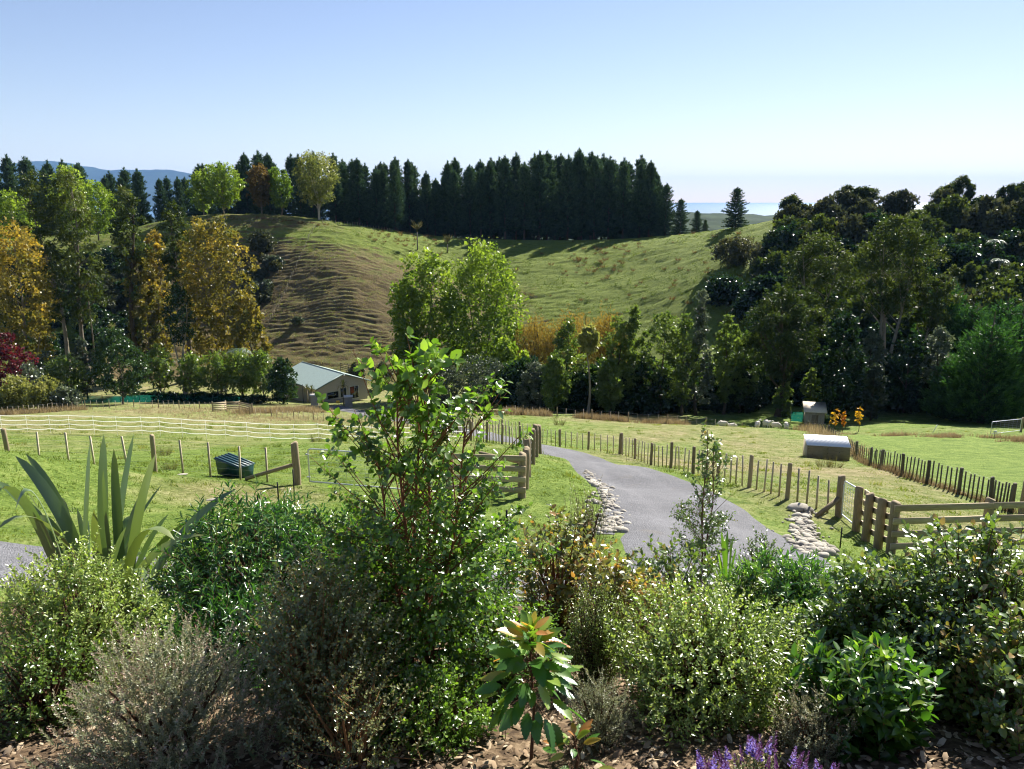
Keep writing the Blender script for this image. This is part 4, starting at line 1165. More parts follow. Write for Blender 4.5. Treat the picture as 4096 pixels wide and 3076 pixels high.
# (skin roots at the barrel; feet at z about 0.02)
for lab, c, rz, hd, lb, gt in (
    ('sheep with its head lowered, nose to nose with another at the shade edge', (2890, 1706, 90), R(-8), 'down', False, 0),
    ('sheep with raised head, nose to nose with a grazing one', (2928, 1707, 90.5), R(176), 'up', False, 0.4),
    ('dark-legged sheep turned away at the left of the group of four', (3029, 1720, 87), R(62), 'up', True, -0.8),
    ('sheep facing straight out of the shade with its head turned', (3065, 1727, 85), R(-66), 'up', False, 0.9),
    ('sheep with raised head looking left past its neighbour', (3101, 1724, 86), R(158), 'up', False, -0.6),
    ('sheep seen from behind, grazing next to the fence corner', (3143, 1729, 85), R(80), 'down', False, 0)):
    sheep(lab, gat(*c), rz, hd, lb, 1.0, gt)

# ------------------------------------------------------------------ foliage tools
KITE_V = np.array([[0, 0, 0], [0.45, -0.5, 0.08], [1, 0, 0], [0.45, 0.5, 0.08]], float)
KITE_F = [[0, 1, 2], [0, 2, 3]]

def frames(axis, normal):
    axis = axis / (np.linalg.norm(axis, axis=1)[:, None] + 1e-9)
    side = np.cross(normal, axis); side /= np.linalg.norm(side, axis=1)[:, None] + 1e-9
    nn = np.cross(axis, side)
    return np.stack([axis, side, nn], 2)

def foliage(mb, C, cr, per, size, tint, up=0.4, droop=0.0, aspect=0.6, squash=0.8, center=None, tvar=0.10, outw=0.5, svar=0.35, tmpl=(KITE_V, KITE_F)):
    C = np.asarray(C, float); n = len(C)
    cr = np.broadcast_to(np.asarray(cr, float), (n,)); tint = np.broadcast_to(np.asarray(tint, float), (n,))
    idx = np.repeat(np.arange(n), per)
    m = len(idx)
    d = rng.normal(size=(m, 3)); r = rng.random(m) ** 0.45
    d /= np.linalg.norm(d, axis=1)[:, None]
    off = d * (r * cr[idx])[:, None]; off[:, 2] *= squash
    P = C[idx] + off
    out = d if center is None else (P - np.asarray(center)) / (np.linalg.norm(P - np.asarray(center), axis=1)[:, None] + 1e-6)
    nor = rng.normal(size=(m, 3)) * 0.75 + outw * out + np.array([0, 0, up])
    ax = rng.normal(size=(m, 3)) + 0.5 * out + np.array([0, 0, -droop])
    S = size * (1 + svar * rng.normal(size=m)).clip(0.4, 1.9)
    S3 = np.stack([S, S * aspect, S], 1)
    t = (tint[idx] + tvar * rng.normal(size=m)).clip(0, 1)
    mb.inst(tmpl[0], tmpl[1], P, frames(ax, nor), S3, t)

def limb(mb, a, b, r0, r1, bend=0.12, n=5, sides=6):
    a = np.asarray(a, float); b = np.asarray(b, float)
    t = np.linspace(0, 1, n)[:, None]
    L = np.linalg.norm(b - a)
    mid = rng.normal(size=3) * bend * L; mid[2] = abs(mid[2]) * -0.4
    P = a * (1 - t) + b * t + mid * (t * (1 - t) * 4 * 0.5)
    mb.tube(P, np.linspace(r0, r1, n), sides, cap=False)

FINE = [False]
def crown_tree(H, z0, prof, nclump, clump_r, percl, leaves, size, leafmat, barkmat, trunk_r=0.25, stems=1, lean=(0, 0), tint=0.5, tint_top=0.0, tint_var=0.16, up=0.5, droop=0.2, aspect=0.6,
               limbs=18, dome=0.35, squash=0.85, sub_r=0.42, out_bias=0.55, shift=None, stem_spread=0.5, seed=0, trunk_top=0.85, wob=0.22):
    """returns (trunk mesh, crown mesh). prof(t) = crown radius at relative height t of the crown"""
    tb = MB(); cb = MB(); size = size * (1.25 if FINE[0] else 1.66); leaves = max(4, int(leaves * (1.05 if FINE[0] else 0.70)))
    ph = rng.uniform(0, 6.28, 3)
    Cs = []; tries = 0
    ts = np.linspace(0.02, 0.985, 60); rr = np.array([prof(t) for t in ts])
    cdf = np.cumsum(rr + 0.15 * rr.max()); cdf /= cdf[-1]
    for k in range(nclump):
        t = np.interp((k + rng.random()) / nclump, cdf, ts); th = k * 2.39996 + rng.normal() * 0.4
        R_ = prof(t) * (1 + wob * math.sin(2 * th + ph[0]) + 0.6 * wob * math.sin(3 * th + ph[1] + 5 * t))
        q = max(0, R_ - 0.7 * clump_r) * (out_bias + (1 - out_bias) * math.sqrt(rng.random()))
        z = z0 + (H - z0 - clump_r * 0.6) * t
        sx, sy = (shift(t) if shift else (0, 0))
        Cs.append([q * math.cos(th) + sx + lean[0] * z / H, q * math.sin(th) + sy + lean[1] * z / H, z])
    Cs = np.array(Cs)
    cen = np.array([lean[0] * 0.6, lean[1] * 0.6, z0 + 0.4 * (H - z0)])
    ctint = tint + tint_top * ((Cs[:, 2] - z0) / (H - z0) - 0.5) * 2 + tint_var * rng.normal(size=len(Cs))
    crs = clump_r * rng.uniform(0.7, 1.2, len(Cs))
    # sub-clusters on each clump's upper dome
    d = rng.normal(size=(len(Cs), percl, 3)); d /= np.linalg.norm(d, axis=2)[:, :, None]
    d[:, :, 2] = np.where(d[:, :, 2] < -dome, -d[:, :, 2], d[:, :, 2])
    S = (Cs[:, None] + d * (crs[:, None, None] * rng.uniform(0.55, 1.0, (len(Cs), percl, 1))) * np.array([1, 1, squash])).reshape(-1, 3)
    st = np.repeat(ctint, percl)
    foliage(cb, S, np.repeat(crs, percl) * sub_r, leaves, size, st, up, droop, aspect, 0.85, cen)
    # trunk(s)
    for s in range(stems):
        a0 = s * 6.28 / max(1, stems) + ph[2]
        bx, by = ((0.25 * math.cos(a0), 0.25 * math.sin(a0)) if stems > 1 else (0, 0))
        zt = z0 + (H - z0) * trunk_top * (1 if s == 0 else rng.uniform(0.75, 0.95))
        ex = stem_spread * prof(0.5) * math.cos(a0) if stems > 1 else 0; ey = stem_spread * prof(0.5) * math.sin(a0) if stems > 1 else 0
        tt = np.linspace(0, 1, 9)
        wv = rng.normal(size=2) * 0.02 * H
        P = np.stack([bx + (ex + lean[0]) * tt ** 1.3 + wv[0] * np.sin(tt * 5), by + (ey + lean[1]) * tt ** 1.3 + wv[1] * np.sin(tt * 4), -0.4 + (zt + 0.4) * tt], 1)
        rad = trunk_r * (1 if stems == 1 else 0.75) * (1 - 0.85 * tt) * (1 + 0.5 * np.exp(-tt * 14))
        tb.tube(P, rad, 8, cap=False)
        order = rng.permutation(len(Cs))[:limbs // stems]
        for k in order:
            c = Cs[k]; zz = max(0.15 * zt, c[2] - np.linalg.norm(c[:2]) * rng.uniform(0.7, 1.3) - 0.5)
            f = min(0.95, zz / zt)
            a = np.array([np.interp(f, tt, P[:, 0]), np.interp(f, tt, P[:, 1]), -0.4 + (zt + 0.4) * f])
            r0 = np.interp(f, tt, rad) * 0.55
            limb(tb, a, c, r0, r0 * 0.22)
    return tb.mesh('trunk', barkmat, True), cb.mesh('crown', leafmat)

def place(name, label, cat, meshes, p, rz=0, scale=None, group=None):
    e = empty(name, p, rz, label, cat, group)
    link('trunk', meshes[0], e); link('crown', meshes[1], e)
    if scale is not None: e.scale = scale if hasattr(scale, '__len__') else (scale,) * 3
    return e

def spot(fx, fy_top, d):
    """base point on the ground under the photo's tree top at depth d, and its height"""
    p = at(fx, fy_top, d); z = gz(p.x, p.y)
    return Vector((p.x, p.y, z - 0.1)), p.z - z + 0.1
def wpx(px, d): return px / 3200 * d      # photo pixels to metres at a depth

LM = leaf_mat
m_pine = LM('pine_needles', [(0.0, (0.014, 0.03, 0.02)), (0.5, (0.034, 0.068, 0.04)), (1.0, (0.09, 0.145, 0.07))], 0.2, 0.03, 0.45, (1.1, 1.2, 0.8))
m_gold = LM('poplar_gold', [(0.0, (0.06, 0.085, 0.018)), (0.35, (0.14, 0.14, 0.03)), (0.65, (0.23, 0.205, 0.045)), (1.0, (0.40, 0.30, 0.05))], 0.5, 0.06, 0.35, (1.3, 1.15, 0.6))
m_popl = LM('poplar_green', [(0.0, (0.05, 0.10, 0.015)), (0.5, (0.13, 0.20, 0.025)), (1.0, (0.26, 0.33, 0.05))], 0.5, 0.07, 0.35)
m_olive = LM('poplar_olive', [(0.0, (0.09, 0.115, 0.03)), (0.5, (0.18, 0.205, 0.06)), (1.0, (0.30, 0.30, 0.10))], 0.5, 0.06, 0.35, (1.2, 1.2, 0.7))
m_brown = LM('poplar_brown', [(0.0, (0.05, 0.05, 0.02)), (0.5, (0.11, 0.085, 0.03)), (1.0, (0.19, 0.13, 0.04))], 0.45, 0.05, 0.35, (1.2, 1.1, 0.7))
m_euc = LM('gum_leaves', [(0.0, (0.018, 0.034, 0.010)), (0.5, (0.05, 0.078, 0.02)), (1.0, (0.11, 0.14, 0.04))], 0.4, 0.05, 0.38, (1.3, 1.25, 0.5))
m_dark = LM('dark_broadleaf', [(0.0, (0.010, 0.026, 0.010)), (0.5, (0.024, 0.055, 0.018)), (1.0, (0.055, 0.10, 0.03))], 0.3, 0.12, 0.25, (1.2, 1.3, 0.5))
m_alder = LM('alder_leaves', [(0.0, (0.035, 0.07, 0.014)), (0.5, (0.085, 0.135, 0.028)), (1.0, (0.18, 0.23, 0.06))], 0.5, 0.10, 0.28)
m_silver = LM('silver_olive', [(0.0, (0.03, 0.045, 0.025)), (0.5, (0.08, 0.105, 0.06)), (1.0, (0.19, 0.22, 0.15))], 0.35, 0.14, 0.3, (1.1, 1.15, 0.8))
m_willow = LM('willow_gold', [(0.0, (0.09, 0.085, 0.02)), (0.5, (0.20, 0.165, 0.04)), (1.0, (0.32, 0.23, 0.05))], 0.5, 0.04, 0.4, (1.25, 1.1, 0.6))
m_cyp = LM('cypress_leaves', [(0.0, (0.012, 0.032, 0.012)), (0.5, (0.032, 0.075, 0.022)), (1.0, (0.085, 0.16, 0.04))], 0.3, 0.04, 0.4, (1.0, 1.4, 0.6))
m_scrub = LM('scrub_leaves', [(0.0, (0.022, 0.03, 0.014)), (0.5, (0.055, 0.068, 0.03)), (1.0, (0.13, 0.135, 0.065))], 0.3, 0.06, 0.4, (1.15, 1.1, 0.7))
m_maroon = LM('maroon_leaves', [(0.0, (0.05, 0.010, 0.014)), (1.0, (0.14, 0.028, 0.035))], 0.4, 0.06, 0.35, (1.5, 0.8, 0.8))
m_yellow = LM('yellow_leaves', [(0.0, (0.35, 0.10, 0.01)), (0.5, (0.50, 0.27, 0.015)), (1.0, (0.62, 0.45, 0.04))], 0.5, 0.06, 0.35, (1.2, 1.1, 0.6))
m_palm = LM('palm_leaves', [(0.0, (0.035, 0.06, 0.015)), (0.5, (0.09, 0.10, 0.02)), (1.0, (0.22, 0.17, 0.03))], 0.4, 0.08, 0.3, (1.2, 1.1, 0.6))
m_sfern = LM('silver_fern', [(0.0, (0.05, 0.09, 0.04)), (0.6, (0.16, 0.22, 0.14)), (1.0, (0.34, 0.38, 0.30))], 0.3, 0.15, 0.3, (1.0, 1.1, 0.8))

# ------------------------------------------------------------------ pines on the ridge
def pine(H, seed, bare=0.3, wide=3.4):
    tb = MB(); cb = MB()
    tb.tube([[0, 0, -0.5], [0, 0, H * 0.5], [rng.normal() * .1, 0, H * 0.97]], [0.33, 0.2, 0.03], 7, cap=False)
    z = H * bare; k = 0
    BP = []; BT = []; BD = []
    while z < H * 0.985:
        f = (z - H * bare) / (H * (1 - bare))
        L = wide * min(1.0, (1 - f) ** 0.6 * 1.25) * rng.uniform(0.6, 1.2) + 0.1
        nb = 6 if f < 0.9 else 5
        for b in range(nb):
            th = b * 6.28 / nb + k * 0.7 + rng.normal() * 0.2
            l = L * rng.uniform(0.65, 1.15)
            rise = 0.10 + 0.55 * f + rng.normal() * 0.08
            d = np.array([math.cos(th), math.sin(th), 0])
            a = np.array([0, 0, z]); e = a + d * l + np.array([0, 0, l * rise])
            if l > 0.8: limb(tb, a, e * [1, 1, 1], 0.05, 0.015, 0.04, 3, 4)
            nt_ = max(3, int(l * 2.3))
            for q in np.linspace(0.25, 1.0, nt_):
                p = a + d * l * q + np.array([0, 0, l * rise * q ** 1.5])
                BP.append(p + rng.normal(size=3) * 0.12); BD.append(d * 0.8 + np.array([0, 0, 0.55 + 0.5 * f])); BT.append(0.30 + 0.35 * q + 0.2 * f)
        z += rng.uniform(0.62, 1.0) * (1 if f < 0.85 else 0.75); k += 1
    # leader candles
    for lx, ly, lh in ((0, 0, 1.03), (0.8, 0.3, .985), (-0.6, 0.7, .975), (0.1, -0.9, .965), (-1.3, -.5, .94), (1.5, -.4, .93)):
        for q in np.linspace(-2.2, 0, 7): BP.append(np.array([lx, ly, H * lh + q])); BD.append(np.array([0, 0, 1.3])); BT.append(0.75)
    BP = np.array(BP); BD = np.array(BD); BT = np.array(BT)
    per = 15
    idx = np.repeat(np.arange(len(BP)), per); m = len(idx)
    ax = BD[idx] + rng.normal(size=(m, 3)) * 0.62
    P = BP[idx] + rng.normal(size=(m, 3)) * 0.16
    S = 0.74 * rng.uniform(0.5, 1.35, m)
    T = np.array([[0, -0.5, 0], [1, 0, 0], [0, 0.5, 0]], float)
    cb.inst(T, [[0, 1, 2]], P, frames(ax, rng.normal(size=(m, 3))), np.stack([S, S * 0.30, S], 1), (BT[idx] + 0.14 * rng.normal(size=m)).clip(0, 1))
    return tb.mesh('trunk', MATS['bark_dark'], True), cb.mesh('crown', m_pine)
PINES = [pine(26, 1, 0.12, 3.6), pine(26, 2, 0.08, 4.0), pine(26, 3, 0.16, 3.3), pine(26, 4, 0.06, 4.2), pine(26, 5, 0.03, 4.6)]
def pine_lab(x_):
    if x_ < 760: return 'dark pine on the crest behind the tall left gums', 'pines behind the left gums'
    if x_ < 1290: return 'dark pine on the crest among the ridge poplars', 'pines among the ridge poplars'
    if x_ < 1735: return 'tall dark pine in the block between the olive poplar and the notch of the ridge', 'pines left of the notch'
    return 'tall dark pine in the dense dark block above the green bowl', 'pines above the green bowl'
tops_r = np.array([(0, 640), (160, 655), (430, 690), (560, 690), (700, 690), (960, 640), (1060, 620), (1140, 650), (1240, 625), (1340, 640), (1440, 655), (1540, 668), (1600, 640), (1680, 690), (1740, 735), (1790, 665),
                   (1840, 650), (1940, 655), (2040, 642), (2200, 630), (2360, 620), (2480, 640), (2600, 650), (2660, 730), (2720, 780)])
def topy(fx): return np.interp(fx, tops_r[:, 0], tops_r[:, 1])
fx = -260.0; k = 0
while fx < 2660:
    dense = fx > 1290
    for row in range(3 if dense else 2):
        d = (262 if 1290 < fx < 1600 else 276) + row * 9 + rng.uniform(-3, 3)
        if fx < 1290: d = 275 + row * 12 + rng.uniform(-4, 4)
        x_ = fx + rng.uniform(-22, 22)
        p, H = spot(x_, topy(x_) + rng.uniform(-18, 34) + row * 6, d)
        s = H / 26
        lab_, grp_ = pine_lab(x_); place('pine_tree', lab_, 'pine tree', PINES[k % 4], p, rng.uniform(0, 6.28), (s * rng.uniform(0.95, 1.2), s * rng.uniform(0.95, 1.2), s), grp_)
        k += 1
    fx += rng.uniform(40, 54) if dense else rng.uniform(62, 90)
for lab, x_, y_, d, sw in (('young pine at the right end of the plantation, tallest of the tapering three', 2668, 742, 272, 1.3), ('young pine lower down the tapering right end of the plantation', 2725, 800, 268, 1.5), ('smallest pine at the open right end of the plantation', 2790, 845, 265, 1.6), ('small bushy pine just past the plantation end', 2822, 880, 262, 1.7)):
    p, H = spot(x_, y_, d); s = H / 26
    place('young_pine', lab, 'pine tree', PINES[4], p, rng.uniform(0, 6), (s * sw, s * sw, s))
p, H = spot(2950, 755, 242); s = H / 26
place('lone_pine', 'broad single pine on the bare spur in front of the sea', 'pine tree', PINES[4], p, 1.0, (s * 1.75, s * 1.75, s))

# ------------------------------------------------------------------ broadleaf trees
def col_prof(W, top=0.75, base=0.55):
    return lambda t: W * min(1.0, (base + (1 - base) * min(1, t / 0.3))) * (1 if t < top else math.sqrt(max(0.0, 1 - ((t - top) / (1 - top)) ** 2)) * 0.94 + 0.06)
def oval(W, pk=0.45): return lambda t: W * max(0.08, (1 - abs((t - pk) / (pk if t < pk else 1 - pk)) ** 2.2)) ** 0.6
def cone(W): return lambda t: W * (1 - t) ** 0.8 + 0.15

def T(name, label, x_, y_, d, w_px, mk, cat='tree', group=None, rz=0, **kw):
    p, H = spot(x_, y_, d); W = wpx(w_px, d)
    FINE[0] = d < 135
    ms = mk(H, W, **kw)
    FINE[0] = False
    return place(name, label, cat, ms, p, rz, None, group)

def poplar(H, W_, mat=m_popl, z0=0.1, tint=0.5, n=95, top=0.72, tt=0.12, stems=1, bark='bark_grey', lim=26, base=0.5, **k):
    W = W_ * 1.18
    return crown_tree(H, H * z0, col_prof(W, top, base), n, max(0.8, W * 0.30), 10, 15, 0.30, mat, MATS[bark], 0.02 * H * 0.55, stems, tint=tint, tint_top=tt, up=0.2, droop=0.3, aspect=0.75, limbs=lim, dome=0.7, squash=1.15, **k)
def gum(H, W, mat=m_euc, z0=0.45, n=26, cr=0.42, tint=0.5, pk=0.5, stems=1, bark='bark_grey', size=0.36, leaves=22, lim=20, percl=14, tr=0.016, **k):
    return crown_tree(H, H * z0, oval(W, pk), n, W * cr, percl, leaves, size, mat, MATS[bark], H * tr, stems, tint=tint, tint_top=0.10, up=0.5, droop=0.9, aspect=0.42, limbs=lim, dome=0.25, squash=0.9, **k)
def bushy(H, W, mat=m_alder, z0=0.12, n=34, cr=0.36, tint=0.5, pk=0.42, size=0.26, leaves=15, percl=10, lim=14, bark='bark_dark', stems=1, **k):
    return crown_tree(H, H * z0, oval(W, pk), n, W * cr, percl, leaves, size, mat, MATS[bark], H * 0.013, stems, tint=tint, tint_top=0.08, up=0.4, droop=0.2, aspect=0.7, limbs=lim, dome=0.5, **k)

# ridge hardwoods
T('ridge_poplar', 'tall olive poplar with a clear trunk standing before the dark pines on the knoll', 1262, 612, 246, 86, poplar, mat=m_olive, z0=0.26, stems=3, bark='bark_pale', tt=0.05, stem_spread=0.35)
T('ridge_poplar', 'bright green poplar beside the brown-leaved one on the ridge', 882, 655, 248, 62, poplar, tint=0.7, z0=0.2, n=70)
T('ridge_poplar', 'slim yellow-green poplar left of the bright green ridge poplar', 800, 685, 250, 42, poplar, tint=0.75, z0=0.15, n=55)
T('ridge_poplar', 'brown autumn poplar between green trees on the ridge', 1033, 655, 247, 44, poplar, mat=m_brown, z0=0.2, n=60)
T('ridge_poplar', 'short green poplar to the right of the brown autumn one on the ridge', 1112, 670, 250, 46, poplar, tint=0.45, z0=0.2, n=60)
T('green_poplar', 'sunlit yellow-green poplar behind the tall left gums', 368, 722, 236, 62, poplar, tint=0.8, z0=0.15, n=70)
T('green_poplar', 'yellow-green poplar at the edge of the pines, behind the golden one', 35, 765, 236, 60, poplar, tint=0.8, z0=0.15, n=70)
T('green_poplar', 'bright green tree top showing above the twin left gums', 262, 655, 222, 58, poplar, tint=0.75, z0=0.3, n=60)

# left valley trees
T('golden_poplar', 'golden poplar beside the maroon shrub', 40, 885, 150, 118, poplar, mat=m_gold, tint=0.54, tt=0.22, n=125, z0=0.06, lim=18)
T('tall_gum', 'tall gum leaning away from the straight one in the left valley', 165, 690, 160, 92, gum, z0=0.30, n=36, bark='bark_grey', lean=(-2.0, 0), tint=0.6, lim=30, tr=.011)
T('tall_gum', 'tall gum with a straight trunk and the highest crown of the left valley', 258, 655, 163, 108, gum, z0=0.28, n=42, bark='bark_grey', tint=0.62, lim=30, tr=.011)
T('tall_gum', 'slim gum with a narrow crown above the grassy saddle', 497, 733, 166, 72, gum, z0=0.5, n=24, bark='bark_dark', tint=0.45)
T('tall_gum', 'dark pointed gum next to the big golden poplar', 690, 790, 168, 68, gum, z0=0.45, n=26, tint=0.38, pk=0.4, bark='bark_dark')
T('golden_poplar', 'small golden poplar top between two gums', 612, 925, 174, 52, poplar, mat=m_gold, tint=0.55, tt=0.2, n=70)
T('golden_poplar', 'brownish thin poplar in the shade between the gums', 545, 990, 170, 60, poplar, mat=m_gold, tint=0.30, tt=0.15, n=70)
T('golden_poplar', 'big golden poplar at the foot of the knoll', 835, 858, 160, 108, poplar, mat=m_gold, tint=0.44, tt=0.10, n=150, z0=0.05, lim=26, stems=2)
T('golden_poplar', 'low yellow-green poplar at the right foot of the big golden one', 975, 1165, 157, 60, poplar, mat=m_gold, tint=0.36, n=70, z0=0.1)
T('shade_tree', 'blue-green dense tree with bare pale stems under the dark gum', 702, 1130, 158, 80, bushy, mat=m_dark, z0=0.45, stems=3, bark='bark_pale', tint=0.55)
T('round_tree', 'round glossy dark tree with a clear trunk at the edge of the left field', 455, 1312, 133, 118, bushy, mat=m_dark, z0=0.14, n=80, cr=0.25, size=0.24, leaves=18, tint=0.8, pk=0.33, bark='bark_grey')
for lab, x_, y_, w in (('leafy small tree left of the round dark tree', 255, 1420, 78), ('low spreading tree at the foot of the leaning gum', 160, 1440, 60), ('small leafy tree just right of the round dark tree', 632, 1380, 56), ('slender leafy tree second to the right of the round tree', 755, 1408, 50), ('leafy tree in the row before the big golden poplar', 862, 1405, 58),
                       ('leafy tree below the silver fern fronds', 955, 1402, 58), ('leafy tree next to the dark one by the house', 1045, 1400, 60)):
    T('alder_tree', lab, x_, y_, 146 + rng.uniform(-4, 4), w * 1.25, bushy, z0=0.22, n=30, tint=0.6, lim=16, cr=0.40, leaves=12)
T('dark_round_tree', 'dark rounded tree right beside the green house roof', 1122, 1430, 143, 66, bushy, mat=m_dark, n=36, tint=0.6, z0=0.05)
T('maroon_shrub', 'maroon-leaved shrub under the golden poplar', 25, 1328, 136, 88, bushy, 'shrub', mat=m_maroon, n=30, z0=0.1)
T('silver_shrub', 'greyish shrub in the shade between gum trunks', 322, 1338, 148, 52, bushy, 'shrub', mat=m_silver, n=24, tint=0.3, z0=0.1)
T('silver_shrub', 'dark grey-green shrub at the foot of the gums', 180, 1400, 148, 60, bushy, 'shrub', mat=m_silver, n=24, tint=0.15, z0=0.05)
for lab, x_, y_, w, tn in (('pale green scrub bush at the field edge below the maroon shrub', 60, 1500, 80, 0.7), ('yellow-green scrub bush against the weathered fence', 170, 1512, 70, 0.8), ('grey-green scrub bush beside the leafy small tree', 255, 1545, 52, 0.6), ('low pale bush at the end of the weathered fence', 20, 1555, 70, 0.8), ('dull green bush behind the pale scrub', 110, 1450, 70, 0.4)):
    T('scrub_bush', lab, x_, y_, 124 if y_ > 1490 else 134, w, bushy, 'bush', mat=m_olive if tn > 0.65 else m_silver, n=26, z0=0.02, tint=tn, cr=0.4)

# centre
T('green_poplar', 'tall bright green poplar, right of the pair in the valley', 1928, 968, 150, 138, poplar, n=170, z0=0.10, tint=0.62, tt=0.2, stems=2, top=0.60, base=0.7)
T('green_poplar', 'tall green poplar, left of the pair in the valley', 1712, 1000, 153, 100, poplar, n=130, z0=0.10, tint=0.55, tt=0.2, top=0.62, base=0.65)
T('green_poplar', 'shorter green poplar leaning out from the left of the pair', 1622, 1115, 150, 62, poplar, n=75, z0=0.08, tint=0.5, tt=0.2)
T('green_poplar', 'low light green poplar at the right foot of the pair', 2030, 1360, 138, 66, poplar, n=60, z0=0.05, tint=0.6)
for lab, x_, y_, w, d in (('broad olive shrub with silvery tips in front of the poplar pair', 1930, 1420, 112, 126), ('olive shrub left of the broad silvery-tipped one', 1780, 1440, 84, 128), ('rounded silvery olive shrub left of the dead-trunked tree', 2140, 1442, 72, 118)):
    T('olive_shrub', lab, x_, y_, d, w, bushy, 'shrub', mat=m_silver, n=46, z0=0.02, tint=0.42, cr=0.30, size=0.22)
T('dark_shrub', 'dark shrub filling the gap below the poplar pair', 2040, 1480, 124, 70, bushy, 'shrub', mat=m_dark, n=34, z0=0.02)
def willow(H, W, seed=0):
    tb = MB(); cb = MB()
    tb.tube([[0, 0, -.3], [0.2, 0, H * .3], [0.3, 0.2, H * .5]], [0.4, 0.3, 0.2], 8, cap=False)
    n = 260
    th = rng.uniform(0, 6.28, n); q = np.sqrt(rng.random(n)) * W
    top = H * (0.62 + 0.36 * np.sqrt(np.maximum(0, 1 - (q / W) ** 2)) + 0.06 * rng.normal(size=n))
    C = []; ti = []
    for k in range(n):
        L = rng.uniform(0.25, 0.6) * H
        for z in np.linspace(top[k], max(0.4, top[k] - L), 9): C.append([q[k] * math.cos(th[k]), q[k] * math.sin(th[k]), z]); ti.append(0.35 + 0.4 * (z / H) + 0.15 * rng.normal())
    for k in range(0, n, 10): limb(tb, [0.3, 0.2, H * .45], [q[k] * math.cos(th[k]), q[k] * math.sin(th[k]), top[k]], 0.12, 0.03)
    foliage(cb, np.array(C), 0.34, 6, 0.34, np.array(ti), 0.1, 2.2, 0.28)
    return tb.mesh('trunk', MATS['bark_dark'], True), cb.mesh('crown', m_willow)
for lab, x_, y_, w in (('golden willow right of the poplar pair, trailing low', 2140, 1285, 105), ('golden willow in the middle, broadest crown', 2300, 1258, 120), ('golden willow behind the dead-trunked tree', 2435, 1262, 90)):
    T('willow', lab, x_, y_, 150, w, willow)
for lab, x_, y_, w, d, tn, mt in (('leafy tree in front of the golden willows', 2270, 1275, 72, 116, .5, m_alder), ('leafy tree right of the golden willows', 2480, 1262, 66, 113, .55, m_alder), ('tall leafy tree with an open top in the middle of the dark belt', 2540, 1205, 58, 114, .5, m_alder), ('leafy tree standing left of the pointed silvery one', 2660, 1225, 72, 113, .5, m_alder),
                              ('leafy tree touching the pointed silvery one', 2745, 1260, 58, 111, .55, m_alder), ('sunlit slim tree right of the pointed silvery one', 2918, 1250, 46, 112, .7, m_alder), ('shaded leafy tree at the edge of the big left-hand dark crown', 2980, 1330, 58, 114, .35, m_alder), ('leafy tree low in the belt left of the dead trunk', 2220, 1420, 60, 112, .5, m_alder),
                              ('low sunlit tree right of the dead trunk', 2440, 1440, 60, 111, .62, m_alder)):
    T('belt_tree', lab, x_, y_, d, w * 1.12, bushy, z0=0.12, n=46, tint=tn + .12, mat=mt, cr=0.34, size=0.24)
T('pointed_tree', 'pointed silvery-green tree, tallest of the dark belt', 2812, 1140, 110, 66, lambda H, W: crown_tree(H, H * .1, cone(W), 54, W * .3, 10, 14, 0.24, m_silver, MATS['bark_dark'], .2, tint=0.4, tint_top=0.2, limbs=16, dome=0.5))
T('dead_trunk_tree', 'thin bare-trunked tree with a small golden-green top', 2356, 1300, 106, 44, gum, mat=m_olive, z0=0.70, n=14, bark='bark_grey', tint=0.8, lim=12)
# right: the dark trees
T('big_gum', 'huge dark domed gum with a forked pale trunk', 3592, 852, 125, 168, gum, z0=0.42, n=42, cr=0.33, tint=0.42, stems=3, bark='bark_grey', size=0.36, leaves=20, percl=16, lim=40, stem_spread=0.5)
T('big_gum', 'huge dark gum with a rounded left shoulder, behind the forked trunk', 3285, 915, 132, 150, gum, z0=0.35, n=40, cr=0.34, tint=0.36, stems=2, size=0.36, leaves=20, percl=16, lim=30)
T('big_gum', 'lower outer crown of dark gum leaning right toward the cypresses', 3745, 1085, 128, 88, gum, z0=0.45, n=22, cr=0.38, tint=0.45, bark='bark_grey')
T('big_gum', 'broad dark gum with a thick single trunk above the green netting', 3150, 1145, 109, 165, gum, z0=0.30, n=44, cr=0.32, tint=0.30, pk=0.55, size=0.32, leaves=20, percl=16, bark='bark_dark', lim=34, tr=0.024)
T('dense_tree', 'dense blackish-green tree just right of the thick trunk', 3392, 1245, 105, 98, bushy, mat=m_dark, n=70, cr=0.26, tint=0.25, z0=0.03, leaves=17)
T('dense_tree', 'dark bush behind the sheep at the foot of the broad gum', 3000, 1430, 116, 95, bushy, mat=m_dark, n=40, tint=0.3, z0=0.02)
T('silver_shrub', 'bright silvery shrub between the dense tree and the forked trunk', 3495, 1310, 112, 50, bushy, 'shrub', mat=m_silver, n=26, tint=0.55, z0=0.3)
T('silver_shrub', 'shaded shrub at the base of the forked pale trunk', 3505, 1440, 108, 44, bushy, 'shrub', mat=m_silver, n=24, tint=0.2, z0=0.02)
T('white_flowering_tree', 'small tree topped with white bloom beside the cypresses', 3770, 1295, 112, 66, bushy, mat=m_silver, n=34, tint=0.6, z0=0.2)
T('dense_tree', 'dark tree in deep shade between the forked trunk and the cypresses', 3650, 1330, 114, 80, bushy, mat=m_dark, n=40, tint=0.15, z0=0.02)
T('light_bush', 'sunlit bush seen under the broad gum beside its thick trunk', 3250, 1470, 114, 40, bushy, 'bush', n=22, tint=0.8, z0=0.02)
T('light_bush', 'sunlit bush left of the thick trunk', 3140, 1530, 112, 40, bushy, 'bush', n=20, tint=0.75, z0=0.02)

